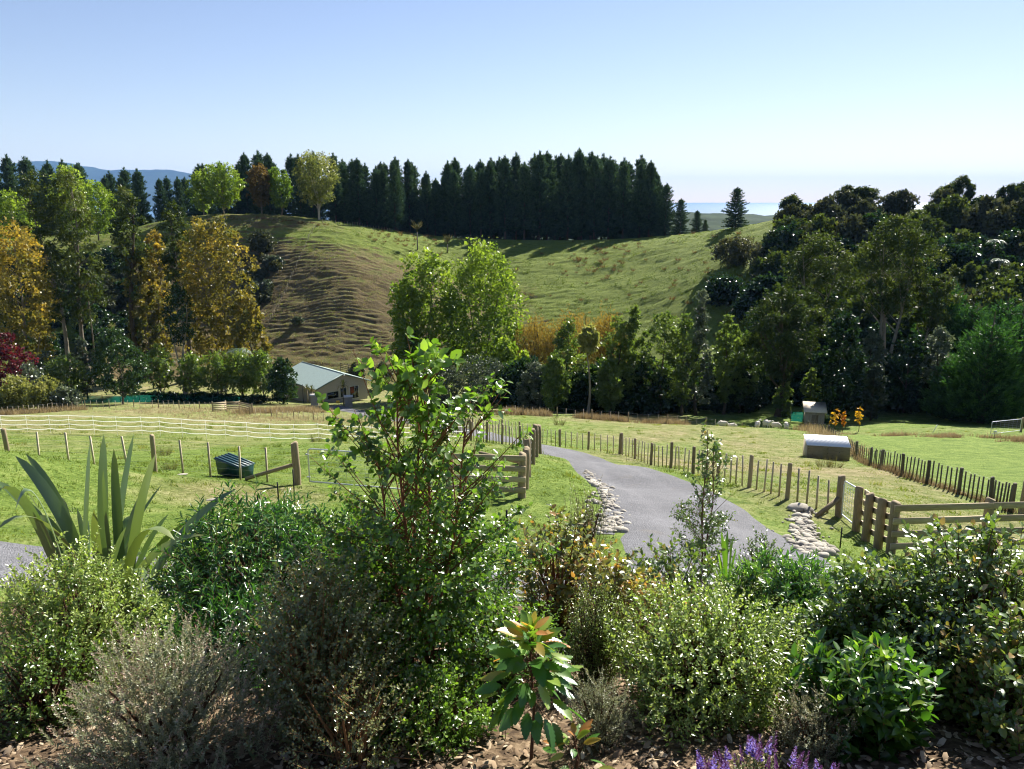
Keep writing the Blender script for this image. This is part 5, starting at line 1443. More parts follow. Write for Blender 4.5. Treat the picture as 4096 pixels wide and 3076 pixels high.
def cypress(H, W, seed=0):
    tb = MB(); cb = MB()
    tb.tube([[0, 0, -.3], [0, 0, H * .5], [0, 0, H * .96]], [0.45, 0.28, 0.04], 7, cap=False)
    C = []; D = []; ti = []
    n = 300
    for k in range(n):
        f = 1 - math.sqrt(1 - (k + rng.random()) / n * 0.98); z = H * (0.03 + 0.93 * f); L = W * (1 - f) ** 0.7 * rng.uniform(0.6, 1.12) + 0.3; th = k * 2.39996
        d = np.array([math.cos(th), math.sin(th), 0.0]); rise = 0.35 + 0.3 * f
        if k % 5 == 0: limb(tb, [0, 0, z], d * L * .8 + [0, 0, z + L * .8 * rise], 0.07, 0.02, 0.03, 3, 4)
        for q in np.linspace(0.3, 1.0, max(3, int(L * 2.0))):
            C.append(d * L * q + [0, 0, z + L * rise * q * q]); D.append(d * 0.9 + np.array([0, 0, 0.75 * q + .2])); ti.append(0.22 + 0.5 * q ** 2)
    C = np.array(C); D = np.array(D); ti = np.array(ti); per = 11
    idx = np.repeat(np.arange(len(C)), per); m = len(idx)
    ax = D[idx] + rng.normal(size=(m, 3)) * 0.5
    S = 0.55 * rng.uniform(0.5, 1.3, m)
    Tt = np.array([[0, -0.5, 0], [1, 0, 0], [0, 0.5, 0]], float)
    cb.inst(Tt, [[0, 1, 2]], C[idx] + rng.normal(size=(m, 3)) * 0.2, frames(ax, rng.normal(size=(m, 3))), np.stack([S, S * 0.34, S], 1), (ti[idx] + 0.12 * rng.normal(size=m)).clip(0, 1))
    return tb.mesh('trunk', MATS['bark_dark'], True), cb.mesh('crown', m_cyp)
cyp = cypress(16, 5.2)
for lab, x_, y_, d, w in (('broad bright green cypress, frontmost by the far field gate', 3985, 1225, 103, 5.6), ('feathery green cypress at the picture edge side of the front one', 4100, 1210, 106, 5.2), ('green cypress set back beside the huge domed gum', 3800, 1085, 138, 5.0), ('green cypress next to the set-back one, slightly lower', 3900, 1180, 134, 5.0), ('dark cypress behind the front pair', 4040, 1160, 128, 5.4), ('low cypress filling in under the white bloom', 3850, 1380, 108, 4.4)):
    p, H = spot(x_, y_, d); s = H / 16
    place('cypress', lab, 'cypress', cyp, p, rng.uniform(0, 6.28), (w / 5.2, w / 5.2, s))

# wooded spur and hill on the right
for lab, x_, y_, d, w, tn in (('slim gum on the right skyline against the sea', 3172, 782, 226, 44, .35), ('spreading twin-crowned gum on the right skyline, its left crown', 3395, 738, 228, 42, .4), ('spreading twin-crowned gum on the right skyline, its right crown', 3460, 742, 228, 46, .4), ('tall gum with a bare trunk on the right skyline', 3790, 740, 222, 52, .35), ('tallest gum on the right skyline', 3856, 704, 221, 46, .35),
                          ('skyline gum at the far right of the wooded hill', 4045, 738, 215, 44, .35), ('skyline gum beyond the picture edge of the wooded hill', 4105, 725, 216, 50, .35)):
    T('skyline_gum', lab, x_, y_, d, w, gum, z0=0.28, n=26, cr=0.36, pk=0.6, tint=tn, bark='bark_grey', size=0.36)
HB = [bushy(7, 4.2, m_scrub, 0.03, 40, 0.34, 0.4, size=0.34), bushy(7, 4.2, m_euc, 0.05, 38, 0.36, 0.4, size=0.34), bushy(7, 4.0, m_dark, 0.03, 38, 0.34, 0.35, size=0.32)]
HILL_LAB = ['dull brown-green bush in the thicket on the right wooded hill', 'olive gum-like bush in the thicket on the right wooded hill', 'blackish bush in the thicket on the right wooded hill']
cnt = 0
for k in range(210):
    x_ = rng.uniform(3040, 4350); y_ = rng.uniform(860, 1420)
    u = (x_ - 3040) / 1000
    if y_ > 960 and x_ < 3180 and y_ < 1000: continue
    lo = np.interp(x_, [3040, 3150, 3300, 3520, 4350], [1040, 930, 872, 842, 852])
    if y_ < lo: continue
    p, d = ray_ground(x_, y_, 120)
    if d > 260: continue
    j = int(rng.choice([0, 1, 2], p=[.25, .4, .35])) if not (3150 < x_ < 3500 and y_ < 960) else 0
    s = rng.uniform(0.75, 1.5) * (0.7 if y_ < 940 else 1)
    place('hill_bush', HILL_LAB[j], 'bush', HB[j], p - Vector((0, 0, .2)), rng.uniform(0, 6.28), (s, s, s * rng.uniform(0.8, 1.25)), ['brown-green hill bushes', 'olive hill bushes', 'blackish hill bushes'][j])
    cnt += 1
T('spur_tree', 'big rounded bush tree on the edge of the green bowl', 2955, 945, 206, 92, bushy, mat=m_scrub, n=60, cr=0.3, tint=0.75, z0=0.05, size=0.34)
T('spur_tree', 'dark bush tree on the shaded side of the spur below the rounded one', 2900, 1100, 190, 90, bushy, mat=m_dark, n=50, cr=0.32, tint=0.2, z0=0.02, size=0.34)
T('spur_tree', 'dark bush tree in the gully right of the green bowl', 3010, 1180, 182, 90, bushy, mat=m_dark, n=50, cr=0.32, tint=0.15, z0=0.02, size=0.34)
T('spur_tree', 'bush tree behind the broad gum in the dark gully', 3090, 1080, 190, 80, bushy, mat=m_scrub, n=46, tint=0.25, z0=0.02, size=0.34)
for lab, x_, y_, w in (('warm-tinted rounded tree on the right slope above the cypresses', 3830, 1055, 44), ('rounded tree with glossy tips on the right slope beside the warm-tinted one', 3885, 1050, 40), ('rounded dark tree low on the right slope at the picture edge', 4030, 1060, 56)):
    T('slope_tree', lab, x_, y_, 168, w, gum, n=18, z0=0.2, tint=0.5, cr=0.45)

# manuka and shrubs on the knoll
T('manuka_tree', 'dark olive manuka alone on the knoll left of the old fence', 1045, 925, 222, 58, bushy, mat=m_scrub, n=34, cr=0.34, tint=0.35, z0=0.15, size=0.34)
KB = [bushy(3, 2.2, m_scrub, 0.02, 20, 0.4, 0.6, size=0.28, percl=8, leaves=10), bushy(3, 2.2, m_silver, 0.02, 20, 0.4, 0.35, size=0.28, percl=8, leaves=10)]
for k in range(46):
    x_ = rng.uniform(960, 1150); y_ = rng.uniform(1040, 1290)
    if x_ > 1250 - (y_ - 900) * 0.55 - 12: continue
    p, d = ray_ground(x_, y_, 160); s = rng.uniform(0.5, 1.05); j = int(rng.random() < 0.4)
    place('knoll_shrub', ['olive-brown shrub in the gully left of the knoll fence', 'grey shrub in the gully left of the knoll fence'][j], 'shrub', KB[j], p - Vector((0, 0, .1)), rng.uniform(0, 6.28), s, ['olive-brown gully shrubs', 'grey gully shrubs'][j])
for k in range(60):
    x_ = rng.uniform(-60, 560); y_ = rng.uniform(1060, 1440)
    p, d = ray_ground(x_, y_, 150); s = rng.uniform(0.6, 1.3)
    place('gully_bush', 'shaded bush in the gully between the left gums', 'bush', HB[2 if k % 3 else 0], p - Vector((0, 0, .1)), rng.uniform(0, 6.28), s * 0.75, 'shaded bushes of the left gully')
p, d = ray_ground(1192, 1300, 160); place('small_shrub', 'single small pale shrub on the slump edge below the knoll', 'shrub', KB[1], p, 0, 0.7)
for lab, x_, y_, w in (('leggy shrub with rusty leaves on the slope behind the house', 1530, 1450, 50), ('grey leggy shrub next to the dark yard rails', 1420, 1450, 36)):
    T('leggy_shrub', lab, x_, y_, 172, w, bushy, 'shrub', mat=m_scrub, n=20, tint=0.7, z0=0.25, lim=18)
# a dim understorey under the right trees
for k in range(80):
    x_ = 2040 + 2200 * (k + rng.random()) / 80; d = rng.uniform(116, 140); p = at(x_, 1560, d); p.z = gz(p.x, p.y) - .2; s = rng.uniform(0.6, 1.15)
    place('understorey_bush', 'dark undergrowth bush deep in the shade of the tree belt', 'bush', HB[2], p, rng.uniform(0, 6.28), (s, s, s * rng.uniform(.8, 1.2)), 'undergrowth of the dark tree belt')
# hedge behind the netting
for k in range(9):
    x_ = 560 + k * 58; p = at(x_, 1590, 143.5); p.z = gz(p.x, p.y) - .2; s = rng.uniform(0.42, 0.55)
    place('hedge_bush', 'low dark hedge bush behind the green netting', 'bush', HB[2], p, rng.uniform(0, 6.28), (s * 1.1, s, s * .55), 'low hedge behind the netting')

# ------------------------------------------------------------------ ferns, palms, saplings
def frond_crown(n, L, rise, drop, leaf_l, mat, tints=(0.4, 0.7), pinnae=16, seed=0, width=0.12):
    cb = MB()
    for k in range(n):
        th = k * 2.39996 + rng.normal() * 0.1; el = rise * rng.uniform(0.7, 1.25); l = L * rng.uniform(0.8, 1.1)
        d = np.array([math.cos(th), math.sin(th), 0]); s = np.array([-math.sin(th), math.cos(th), 0])
        t = np.linspace(0, 1, 9)
        P = d * (l * t)[:, None] * (1 - 0.15 * t[:, None]) + np.array([0, 0, 1]) * (l * (el * t - drop * t ** 2.2))[:, None]
        cb.tube(P, np.linspace(0.03, 0.008, 9) * L / 2, 4, tint=tints[0], cap=False)
        tt = np.linspace(0.12, 1, pinnae)
        Q = np.stack([np.interp(tt, t, P[:, i]) for i in range(3)], 1)
        for sg in (-1, 1):
            ax = sg * s * 1.0 + d * 0.45 + np.array([0, 0, -0.25]); ax = np.repeat(ax[None], pinnae, 0) + rng.normal(size=(pinnae, 3)) * .08
            S = leaf_l * np.sin(np.pi * (0.12 + 0.86 * tt) ** 0.8).clip(0.15, 1)
            nor = np.repeat(np.array([[0, 0, 1.0]]), pinnae, 0) + d * 0.3
            cb.inst(KITE_V, KITE_F, Q, frames(ax, nor), np.stack([S, np.full(pinnae, leaf_l * width * 2.2), S], 1), rng.uniform(*tints, pinnae))
    return cb
def palm(name, label, p, H, L, mat, rise, drop, n, tints, r=0.14, cat='palm', leaf_l=0.6):
    e = empty(name, p, 0, label, cat)
    mb = MB(); mb.tube([[0, 0, -.3], [0.05, 0, H * .5], [0, 0, H]], [r * 1.2, r, r * .9], 8); mb.build('trunk', MATS['bark_grey'], e)
    if name == 'nikau_palm':
        mb = MB(); mb.tube([[0, 0, H - .05], [0, 0, H + .25], [0, 0, H + .7]], [r * .95, r * 1.35, r * .8], 8, tint=.45); mb.build('crownshaft', mat, e); H += .6
    o = frond_crown(n, L, rise, drop, leaf_l, mat, tints).build('crown', mat, e, (0, 0, H)); return e
for lab, bx, by, ty in (('nikau palm standing alone on the slope, upright fronds on a thin trunk', 1670, 1004, 895), ('shorter nikau palm partly behind the bright poplar pair', 1790, 1010, 962)):
    p, d = ray_ground(bx, by, 180); top = at(bx, ty, d).z
    palm('nikau_palm', lab, p, max(2.5, top - p.z - 2.3), 2.3, m_palm, 1.25, 0.35, 16, (0.35, 1.0), 0.16)
for lab, fx_, fy_, d, L, mt, ti in (('rusty tree fern in the left gully', 345, 1135, 178, 3.2, m_palm, (.5, .95)), ('pale silver tree fern above the row of leafy trees', 955, 1398, 149, 3.2, m_sfern, (.5, 1)), ('silver tree fern high on the dark right slope, upper fronds', 3982, 958, 182, 2.6, m_sfern, (.5, 1)),
                                ('silver tree fern on the dark right slope below the upper one', 4000, 1035, 176, 2.6, m_sfern, (.5, 1))):
    q = at(fx_, fy_, d); z = gz(q.x, q.y); palm('tree_fern', lab, Vector((q.x, q.y, z)), max(1.5, q.z - z - .3), L, mt, 0.45, 0.75, 16, ti, 0.14, 'tree fern', 0.75)
def sword_mesh(L, w, bend, mat, n=7, fold=0.25, tip=0.75, base=0.55, tint=0.5):
    """one strap leaf growing along +z, bending over toward +x"""
    t = np.linspace(0, 1, n)
    ang = bend * t ** 1.7
    x = np.concatenate([[0], np.cumsum(np.sin((ang[1:] + ang[:-1]) / 2) * L / (n - 1))]); z = np.concatenate([[0], np.cumsum(np.cos((ang[1:] + ang[:-1]) / 2) * L / (n - 1))])
    ww = w * np.minimum(1, base + (1 - base) * t / 0.35) * np.where(t > tip, np.sqrt(np.maximum(0, 1 - ((t - tip) / (1 - tip)) ** 1.6)), 1)
    V = []
    for k in range(n):
        nx, nz = math.cos(ang[k]), -math.sin(ang[k])
        V += [(x[k] - fold * ww[k] * nx * 0.5, -ww[k] / 2, z[k] - fold * ww[k] * nz * 0.5), (x[k], 0, z[k]), (x[k] - fold * ww[k] * nx * .5, ww[k] / 2, z[k] - fold * ww[k] * nz * .5)]
    F = []
    for k in range(n - 1):
        a = 3 * k; F += [[a, a + 1, a + 4, a + 3], [a + 1, a + 2, a + 5, a + 4]]
    mb = MB(); mb.add(V, None, F, tint); return mb.mesh('leaf', mat, True)
CT = [sword_mesh(1.3, 0.07, b, m_palm, 5, tint=c) for b, c in ((0.3, .2), (0.8, .4), (1.4, .5), (2.0, .8))]
for lab, x_, y_, d, H, sc in (('cabbage tree with a mop of sword leaves in front of the house windows', 1372, 1545, 146, 2.0, 1.15), ('small cabbage tree by the dark braced pole', 1228, 1556, 147, 1.6, 0.8), ('small cabbage tree against the pale house corner', 1247, 1560, 146, 1.5, 0.85)):
    q = at(x_, y_, d); z = gz(q.x, q.y); H = max(0.8, q.z - z)
    e = empty('cabbage_tree', Vector((q.x, q.y, z)), 0, lab, 'cabbage tree')
    mb = MB(); mb.tube([[0, 0, -.2], [0, 0, H]], [.14, .11], 7); mb.build('trunk', MATS['bark_grey'], e)
    for k in range(64):
        f = k / 64; link('leaf', CT[min(3, int(f * 4))], e, (0, 0, H), (0, (f ** 0.8) * 1.5, k * 2.39996), sc * random.uniform(.8, 1.1))
for lab, x_, y_, w in (('yellow autumn sapling in front of the dense tree', 3345, 1632, 22), ('slim yellow sapling to the right of the other yellow one', 3440, 1630, 13), ('orange sapling leaf tuft beside the yellow one', 3378, 1645, 9)):
    T('yellow_sapling', lab, x_, y_, 96, w, bushy, 'sapling', mat=m_yellow, n=9, cr=0.5, percl=4, leaves=7, size=0.15, z0=0.35, tint=0.15 if 'orange' in lab else 0.65, lim=8)

# rush clumps and tussocks
def tuft_mesh(n, H, spread, w, mat, name='blades', tint=(0.2, 0.9), lean=0.5):
    th = rng.uniform(0, 6.28, n); q = np.sqrt(rng.random(n)) * spread
    P = np.stack([q * np.cos(th), q * np.sin(th), np.full(n, -0.03)], 1)
    ax = np.stack([np.cos(th) * lean * (q / spread + .2), np.sin(th) * lean * (q / spread + .2), np.ones(n)], 1) + rng.normal(size=(n, 3)) * [.18, .18, 0]
    Tt = np.array([[0, -0.5, 0], [0.55, -0.35, 0.03], [1, 0, 0.12], [0.55, 0.35, 0.03], [0, 0.5, 0]], float)
    S = H * rng.uniform(0.5, 1.1, n)
    mb = MB(); mb.inst(Tt, [[0, 1, 4], [1, 3, 4], [1, 2, 3]], P, frames(ax, rng.normal(size=(n, 3))), np.stack([S, np.full(n, w), S], 1), rng.uniform(*tint, n))
    return mb.mesh(name, mat)
m_rush = LM('rush_brown', [(0.0, (0.05, 0.035, 0.015)), (0.5, (0.13, 0.085, 0.035)), (1.0, (0.24, 0.17, 0.07))], 0.35, 0.03, 0.5, (1.1, 1.0, 0.8))
m_straw = LM('straw_grass', [(0.0, (0.12, 0.085, 0.045)), (0.5, (0.26, 0.20, 0.11)), (1.0, (0.42, 0.35, 0.22))], 0.4, 0.03, 0.5, (1.1, 1.05, 0.9))
m_blade = LM('grass_blades', [(0.0, (0.0574, 0.0984, 0.0164)), (0.45, (0.1271, 0.1845, 0.0287)), (0.75, (0.205, 0.246, 0.0574)), (1.0, (0.328, 0.287, 0.1394))], 0.45, 0.04, 0.4, (1.2, 1.2, 0.5))
RUSH = [tuft_mesh(38, 1.0, 0.42, 0.05, m_rush) for _ in range(4)]
zones = [(150, 1700, 2960, 925, 1360, 'brown rush clump scattered over the green bowl', 'rushes of the green bowl'), (50, 1480, 1750, 915, 985, 'brown rush clump along the crest left of the nikau palm', 'rushes along the crest'), (40, 2260, 2520, 985, 1090, 'brown rush clump in the dense patch of the upper bowl', 'rush patch of the upper bowl')]
for n_, x0, x1, y0, y1, lab, grp in zones:
    for k in range(n_):
        x_ = rng.uniform(x0, x1); y_ = y0 + (y1 - y0) * rng.random() ** 1.3
        if y_ > 1200 and x_ < 2080: continue
        p, d = ray_ground(x_, y_, 175)
        if d > 285: continue
        s = rng.uniform(0.5, 1.25)
        tag(link('rush_clump', random.choice(RUSH), None, p, (0, 0, rng.uniform(0, 6.28)), (s * rng.uniform(.9, 1.5), s * 1.1, s)), lab, 'rush', grp)
for k in range(46):
    x_ = rng.uniform(820, 1330); y_ = np.interp(x_, [820, 1040, 1330], [876, 874, 902]) + rng.uniform(-2, 8)
    p, d = ray_ground(x_, y_, 175)
    tag(link('dry_tussock', random.choice(RUSH), None, p, (0, 0, rng.uniform(0, 6.28)), rng.uniform(.5, .95)), 'dry tussock along the top of the knoll', 'tussock', 'tussocks on the knoll top')

# ------------------------------------------------------------------ garden shrubs in the foreground
OV_V = np.array([[0, 0, 0], [.28, -.42, .07], [.28, 0, 0], [.28, .42, .07], [.66, -.36, .04], [.66, 0, -.02], [.66, .36, .04], [1, 0, -.12]], float)
OV_F = [[0, 1, 2], [0, 2, 3], [1, 4, 5], [1, 5, 2], [2, 5, 6], [2, 6, 3], [4, 7, 5], [5, 7, 6]]
LA_V = np.array([[0, 0, 0], [.3, -.5, .06], [.3, 0, 0], [.3, .5, .06], [.65, -.36, -.02], [.65, 0, -.06], [.65, .36, -.02], [1, 0, -.2]], float)

HEX_V = np.array([[0, 0, 0], [.33, -.5, .07], [.74, -.38, .02], [1, 0, -.08], [.74, .38, .02], [.33, .5, .07]], float)
HEX_F = [[0, 1, 2], [0, 2, 3], [0, 3, 4], [0, 4, 5]]
def leafmesh(name, V, F, L, W, mat, tint=0.5):
    mb = MB(); mb.add(V * np.array([L, W, L]), F, None, tint); return mb.mesh(name, mat)
def toothed(L, W, mat, n=8, tint=0.5, curl=-0.18):
    """broad leaf with a saw edge"""
    V = [(0, 0, 0)]; F = []
    for k in range(n):
        t = (k + .35) / n; w = math.sin(math.pi * min(1, t ** 0.75 * 0.98 + .02)) ** 0.8
        V += [(L * t, 0, L * curl * t * t), (L * (t + .05), -W / 2 * w * 1.12, L * (curl * t * t + .03)), (L * (t + .05), W / 2 * w * 1.12, L * (curl * t * t + .03)), (L * (t + .5 / n), -W / 2 * w * .84, L * (curl * t * t + .02)), (L * (t + .5 / n), W / 2 * w * .84, L * (curl * t * t + .02))]
    V.append((L, 0, L * curl)); e = len(V) - 1
    F += [[0, 2, 1], [0, 1, 3]]
    for k in range(n):
        a = 1 + 5 * k; nx = a + 5 if k < n - 1 else e
        F += [[a, a + 1, a + 3], [a, a + 4, a + 2]]
        if k < n - 1: F += [[a, a + 3, nx], [a + 3, nx + 1, nx], [a, nx, a + 4], [a + 4, nx, nx + 2]]
        else: F += [[a, a + 3, e], [a, e, a + 4]]
    mb = MB(); mb.add(V, F, None, tint); return mb.mesh('leaf', mat)

def perp(d):
    a = np.cross(d, np.array([0.31, 0.17, 0.93])); a /= np.linalg.norm(a, axis=1)[:, None] + 1e-9
    return a, np.cross(d, a)

def twig_leaves(S, D, L, per, size, ang=1.0, t0=0.1, upn=0.6, tint=0.45, tip=0.25, tvar=0.12, droop=0.0, shrink=0.35):
    """leaves set spirally along twigs (start S, unit direction D, length L); returns P, frames, size, tint"""
    n = len(S); idx = np.repeat(np.arange(n), per); m = len(idx)
    k = np.tile(np.arange(per), n); t = t0 + (1 - t0) * (k + rng.random(m) * .6) / per
    a, b = perp(D)
    ph = k * 2.39996 + np.repeat(rng.uniform(0, 6.28, n), per)
    rad = np.cos(ph)[:, None] * a[idx] + np.sin(ph)[:, None] * b[idx]
    al = ang * (1.15 - 0.5 * t) + rng.normal(size=m) * .2
    ax = D[idx] * np.cos(al)[:, None] + rad * np.sin(al)[:, None] + np.array([0, 0, -droop])
    nor = D[idx] * 0.7 + np.array([0, 0, upn]) - rad * 0.2 + rng.normal(size=(m, 3)) * .35
    P = S[idx] + D[idx] * (L[idx] * t)[:, None]
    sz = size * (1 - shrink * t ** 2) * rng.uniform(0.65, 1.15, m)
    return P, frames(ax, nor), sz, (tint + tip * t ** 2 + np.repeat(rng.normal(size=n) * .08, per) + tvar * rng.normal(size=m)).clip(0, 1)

def shrub(name, label, fx_, fy_top, d, half_px, lv, lsize, aspect, per, ntw, tl, leafmat, woodmat, nst=7, upb=0.8, big=0, bigmesh=None, ang=1.0, shell=0.55, tint=0.42, tip=0.3, droop=0.0, depth=1.0, low=0.04, tw_r=0.003, cat='shrub', upn=0.6,
          pear=0.0, shrink=0.35, zsq=0.52):
    q = at(fx_, fy_top, d); gz_ = gz(q.x, q.y); H = q.z - gz_; W = wpx(half_px, d) * 1.08
    e = empty(name, Vector((q.x, q.y, gz_)), 0, label, cat)
    # twig ends in the envelope
    n = int(ntw * 1.5)
    v = rng.normal(size=(n, 3)); v /= np.linalg.norm(v, axis=1)[:, None]
    r = shell + (1 - shell) * rng.random(n) ** 0.6
    r = np.where(rng.random(n) < 0.2, r * rng.uniform(.4, .9, n), r)
    zc = H * 0.5
    E = v * r[:, None] * np.array([W, W * depth, H * zsq]) + np.array([0, 0, zc])
    wn_ = 1 + 0.16 * np.sin(3 * np.arctan2(v[:, 1], v[:, 0]) + 1.3) + 0.10 * np.sin(5 * np.arctan2(v[:, 1], v[:, 0]))
    E[:, :2] *= (wn_ * (1 - pear * (E[:, 2] / H - 0.5)))[:, None]
    E[:, 2] += rng.normal(size=n) * .05 * H
    E = E[(E[:, 2] > low * H)]; n = len(E)
    out = E * np.array([1 / W, 1 / W, 0]); out /= np.linalg.norm(out, axis=1)[:, None] + 1e-6
    D = out * 0.55 + np.array([0, 0, upb]) + rng.normal(size=(n, 3)) * .28; D /= np.linalg.norm(D, axis=1)[:, None]
    L = tl * rng.uniform(0.6, 1.3, n); S = E - D * L[:, None]
    wb = MB()
    for s in range(nst):
        th = s * 2.39996; k = rng.integers(n)
        wb.tube([[0.05 * math.cos(th), .05 * math.sin(th), -.05], [W * .22 * math.cos(th), W * .22 * math.sin(th), H * .3], [W * .45 * math.cos(th), W * .45 * math.sin(th), H * .62]], [0.014 * H + .004, 0.010 * H + .003, 0.006], 5, cap=False)
    for k in range(n):
        th = math.atan2(S[k, 1], S[k, 0]); f = rng.uniform(.1, .5)
        root_ = np.array([W * .3 * f * math.cos(th), W * .3 * f * math.sin(th), max(0.02, S[k, 2] * 0.35)])
        if k % (2 if lsize > .03 else 6) == 0: wb.tube([root_, root_ * .45 + S[k] * .55 + rng.normal(size=3) * .02, S[k]], [tw_r * 1.9, tw_r * 1.5, tw_r], 3, cap=False)
        wb.tube([S[k], E[k]], [tw_r, tw_r * .4], 3, cap=False)
    wb.build('branches', woodmat, e)
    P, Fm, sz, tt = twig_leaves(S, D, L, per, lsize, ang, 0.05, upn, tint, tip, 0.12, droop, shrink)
    keep = P[:, 2] > 0.01
    P, Fm, sz, tt = P[keep], Fm[keep], sz[keep], tt[keep]
    if big:
        camd = np.array(cam.location - e.location)
        sc = (P @ (camd / np.linalg.norm(camd))) + 0.6 * P[:, 2] + rng.normal(size=len(P)) * .12 * W
        pick = np.argsort(-sc)[:big]; rest = np.setdiff1d(np.arange(len(P)), pick)
        for j in pick:
            o = bpy.data.objects.new('leaf', bigmesh[int(rng.integers(len(bigmesh)))]); COL.objects.link(o); o.parent = e
            s = sz[j] / lsize
            M = Matrix([[*(Fm[j, r_] * s), P[j, r_]] for r_ in range(3)] + [[0, 0, 0, 1]]); o.matrix_local = M
        P, Fm, sz, tt = P[rest], Fm[rest], sz[rest], tt[rest]
    mb = MB(); mb.inst(lv[0], lv[1], P, Fm, np.stack([sz, sz * aspect, sz], 1), tt)
    o = mb.build('foliage', leafmat, e); o['kind'] = 'stuff'
    return e

OV = (HEX_V, HEX_F); LA = (HEX_V, HEX_F); KI = (KITE_V, KITE_F)
m_pitto = LM('pittosporum', [(0.0, (0.06, 0.12, 0.02)), (0.5, (0.16, 0.25, 0.045)), (1.0, (0.38, 0.45, 0.14))], 0.45, 0.20, 0.28)
m_manuka = LM('manuka_tiny', [(0.0, (0.17, 0.20, 0.10)), (0.45, (0.31, 0.34, 0.20)), (0.75, (0.44, 0.37, 0.28)), (1.0, (0.50, 0.30, 0.28))], 0.35, 0.10, 0.35, (1.1, 1.0, 0.8))
m_ngaio = LM('narrow_dark', [(0.0, (0.023, 0.075, 0.018)), (0.5, (0.058, 0.158, 0.03)), (1.0, (0.215, 0.36, 0.06))], 0.4, 0.22, 0.25)
m_wine = LM('wineberry', [(0.0, (0.053, 0.112, 0.019)), (0.5, (0.132, 0.24, 0.035)), (1.0, (0.299, 0.432, 0.072))], 0.5, 0.17, 0.28, (1.3, 1.4, 0.5), 0.35)
m_copr = LM('coprosma_small', [(0.0, (0.06, 0.10, 0.03)), (0.5, (0.14, 0.175, 0.06)), (1.0, (0.28, 0.27, 0.11))], 0.35, 0.22, 0.28)
m_karamu = LM('karamu', [(0.0, (0.05, 0.10, 0.02)), (0.5, (0.115, 0.195, 0.04)), (0.85, (0.21, 0.27, 0.07)), (1.0, (0.36, 0.24, 0.08))], 0.38, 0.27, 0.26, (1.25, 1.3, 0.5), 0.5)
m_brownl = LM('brown_green', [(0.0, (0.07, 0.105, 0.028)), (0.5, (0.168, 0.21, 0.049)), (0.8, (0.294, 0.28, 0.077)), (1.0, (0.504, 0.266, 0.084))], 0.42, 0.20, 0.3, (1.2, 1.2, 0.6), 0.5)
m_bright = LM('bright_broad', [(0.0, (0.035, 0.10, 0.014)), (0.5, (0.085, 0.19, 0.024)), (1.0, (0.25, 0.36, 0.06))], 0.5, 0.18, 0.28, (1.3, 1.4, 0.5), 0.4)
m_five = LM('saw_leaf', [(0.0, (0.033, 0.112, 0.022)), (0.5, (0.083, 0.21, 0.03)), (0.85, (0.297, 0.405, 0.06)), (1.0, (0.495, 0.225, 0.075))], 0.45, 0.16, 0.3, (1.3, 1.4, 0.5), 0.5)
m_flax = LM('flax_leaf', [(0.0, (0.075, 0.128, 0.045)), (0.5, (0.128, 0.195, 0.068)), (1.0, (0.24, 0.285, 0.09))], 0.25, 0.30, 0.30, (1.2, 1.3, 0.5), 0.5)
m_sword = LM('sword_leaf', [(0.0, (0.092, 0.21, 0.021)), (1.0, (0.216, 0.378, 0.042))], 0.45, 0.14, 0.3)
m_purple = LM('hebe_flower', [(0.0, (0.10, 0.02, 0.09)), (0.45, (0.16, 0.05, 0.20)), (0.7, (0.24, 0.17, 0.55)), (1.0, (0.45, 0.38, 0.80))], 0.4, 0.04, 0.5, (1.1, 1.0, 1.2))

wine_big = [leafmesh('leaf', OV_V, OV_F, 1.0 * .085, .062, m_wine, t) for t in (0.4, 0.6, 0.85)]
kar_big = [leafmesh('leaf', OV_V, OV_F, .080, .054, m_karamu, t) for t in (0.4, 0.6, 0.85)]
bro_big = [leafmesh('leaf', OV_V, OV_F, .085, .055, m_brownl, t) for t in (0.35, 0.55, 0.8)]
bri_big = [leafmesh('leaf', OV_V, OV_F, .13, .060, m_bright, t) for t in (0.12, 0.25, 0.45, 0.8)]
nar_big = [leafmesh('leaf', LA_V, OV_F, .12, .026, m_ngaio, t) for t in (0.3, 0.55, 0.85)]
nar2_big = [leafmesh('leaf', LA_V, OV_F, .10, .026, m_bright, t) for t in (0.2, 0.45, 0.8)]

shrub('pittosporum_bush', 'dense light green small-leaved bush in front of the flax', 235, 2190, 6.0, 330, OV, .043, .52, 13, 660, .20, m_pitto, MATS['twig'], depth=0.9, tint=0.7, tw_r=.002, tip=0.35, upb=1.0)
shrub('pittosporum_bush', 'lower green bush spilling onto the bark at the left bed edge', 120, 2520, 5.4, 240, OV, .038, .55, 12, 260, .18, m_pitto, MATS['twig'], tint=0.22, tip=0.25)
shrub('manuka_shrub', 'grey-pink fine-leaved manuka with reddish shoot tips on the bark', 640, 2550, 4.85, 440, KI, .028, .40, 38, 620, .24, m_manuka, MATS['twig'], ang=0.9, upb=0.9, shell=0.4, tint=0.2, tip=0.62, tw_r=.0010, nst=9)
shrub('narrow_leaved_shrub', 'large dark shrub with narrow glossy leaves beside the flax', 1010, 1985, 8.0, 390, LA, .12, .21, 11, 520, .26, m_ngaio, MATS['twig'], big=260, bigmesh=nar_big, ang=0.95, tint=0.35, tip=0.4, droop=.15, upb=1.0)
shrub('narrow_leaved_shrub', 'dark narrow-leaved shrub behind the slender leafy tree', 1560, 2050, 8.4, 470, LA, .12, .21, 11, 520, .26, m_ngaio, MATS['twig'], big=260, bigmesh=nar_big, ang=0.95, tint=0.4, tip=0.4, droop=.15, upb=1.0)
shrub('narrow_leaved_shrub', 'pale narrow-leaved shrub between the flax and the dark one', 735, 2150, 8.9, 190, LA, .09, .26, 10, 170, .22, m_bright, MATS['twig'], ang=0.95, tint=0.5, tip=0.4, upb=1.1)
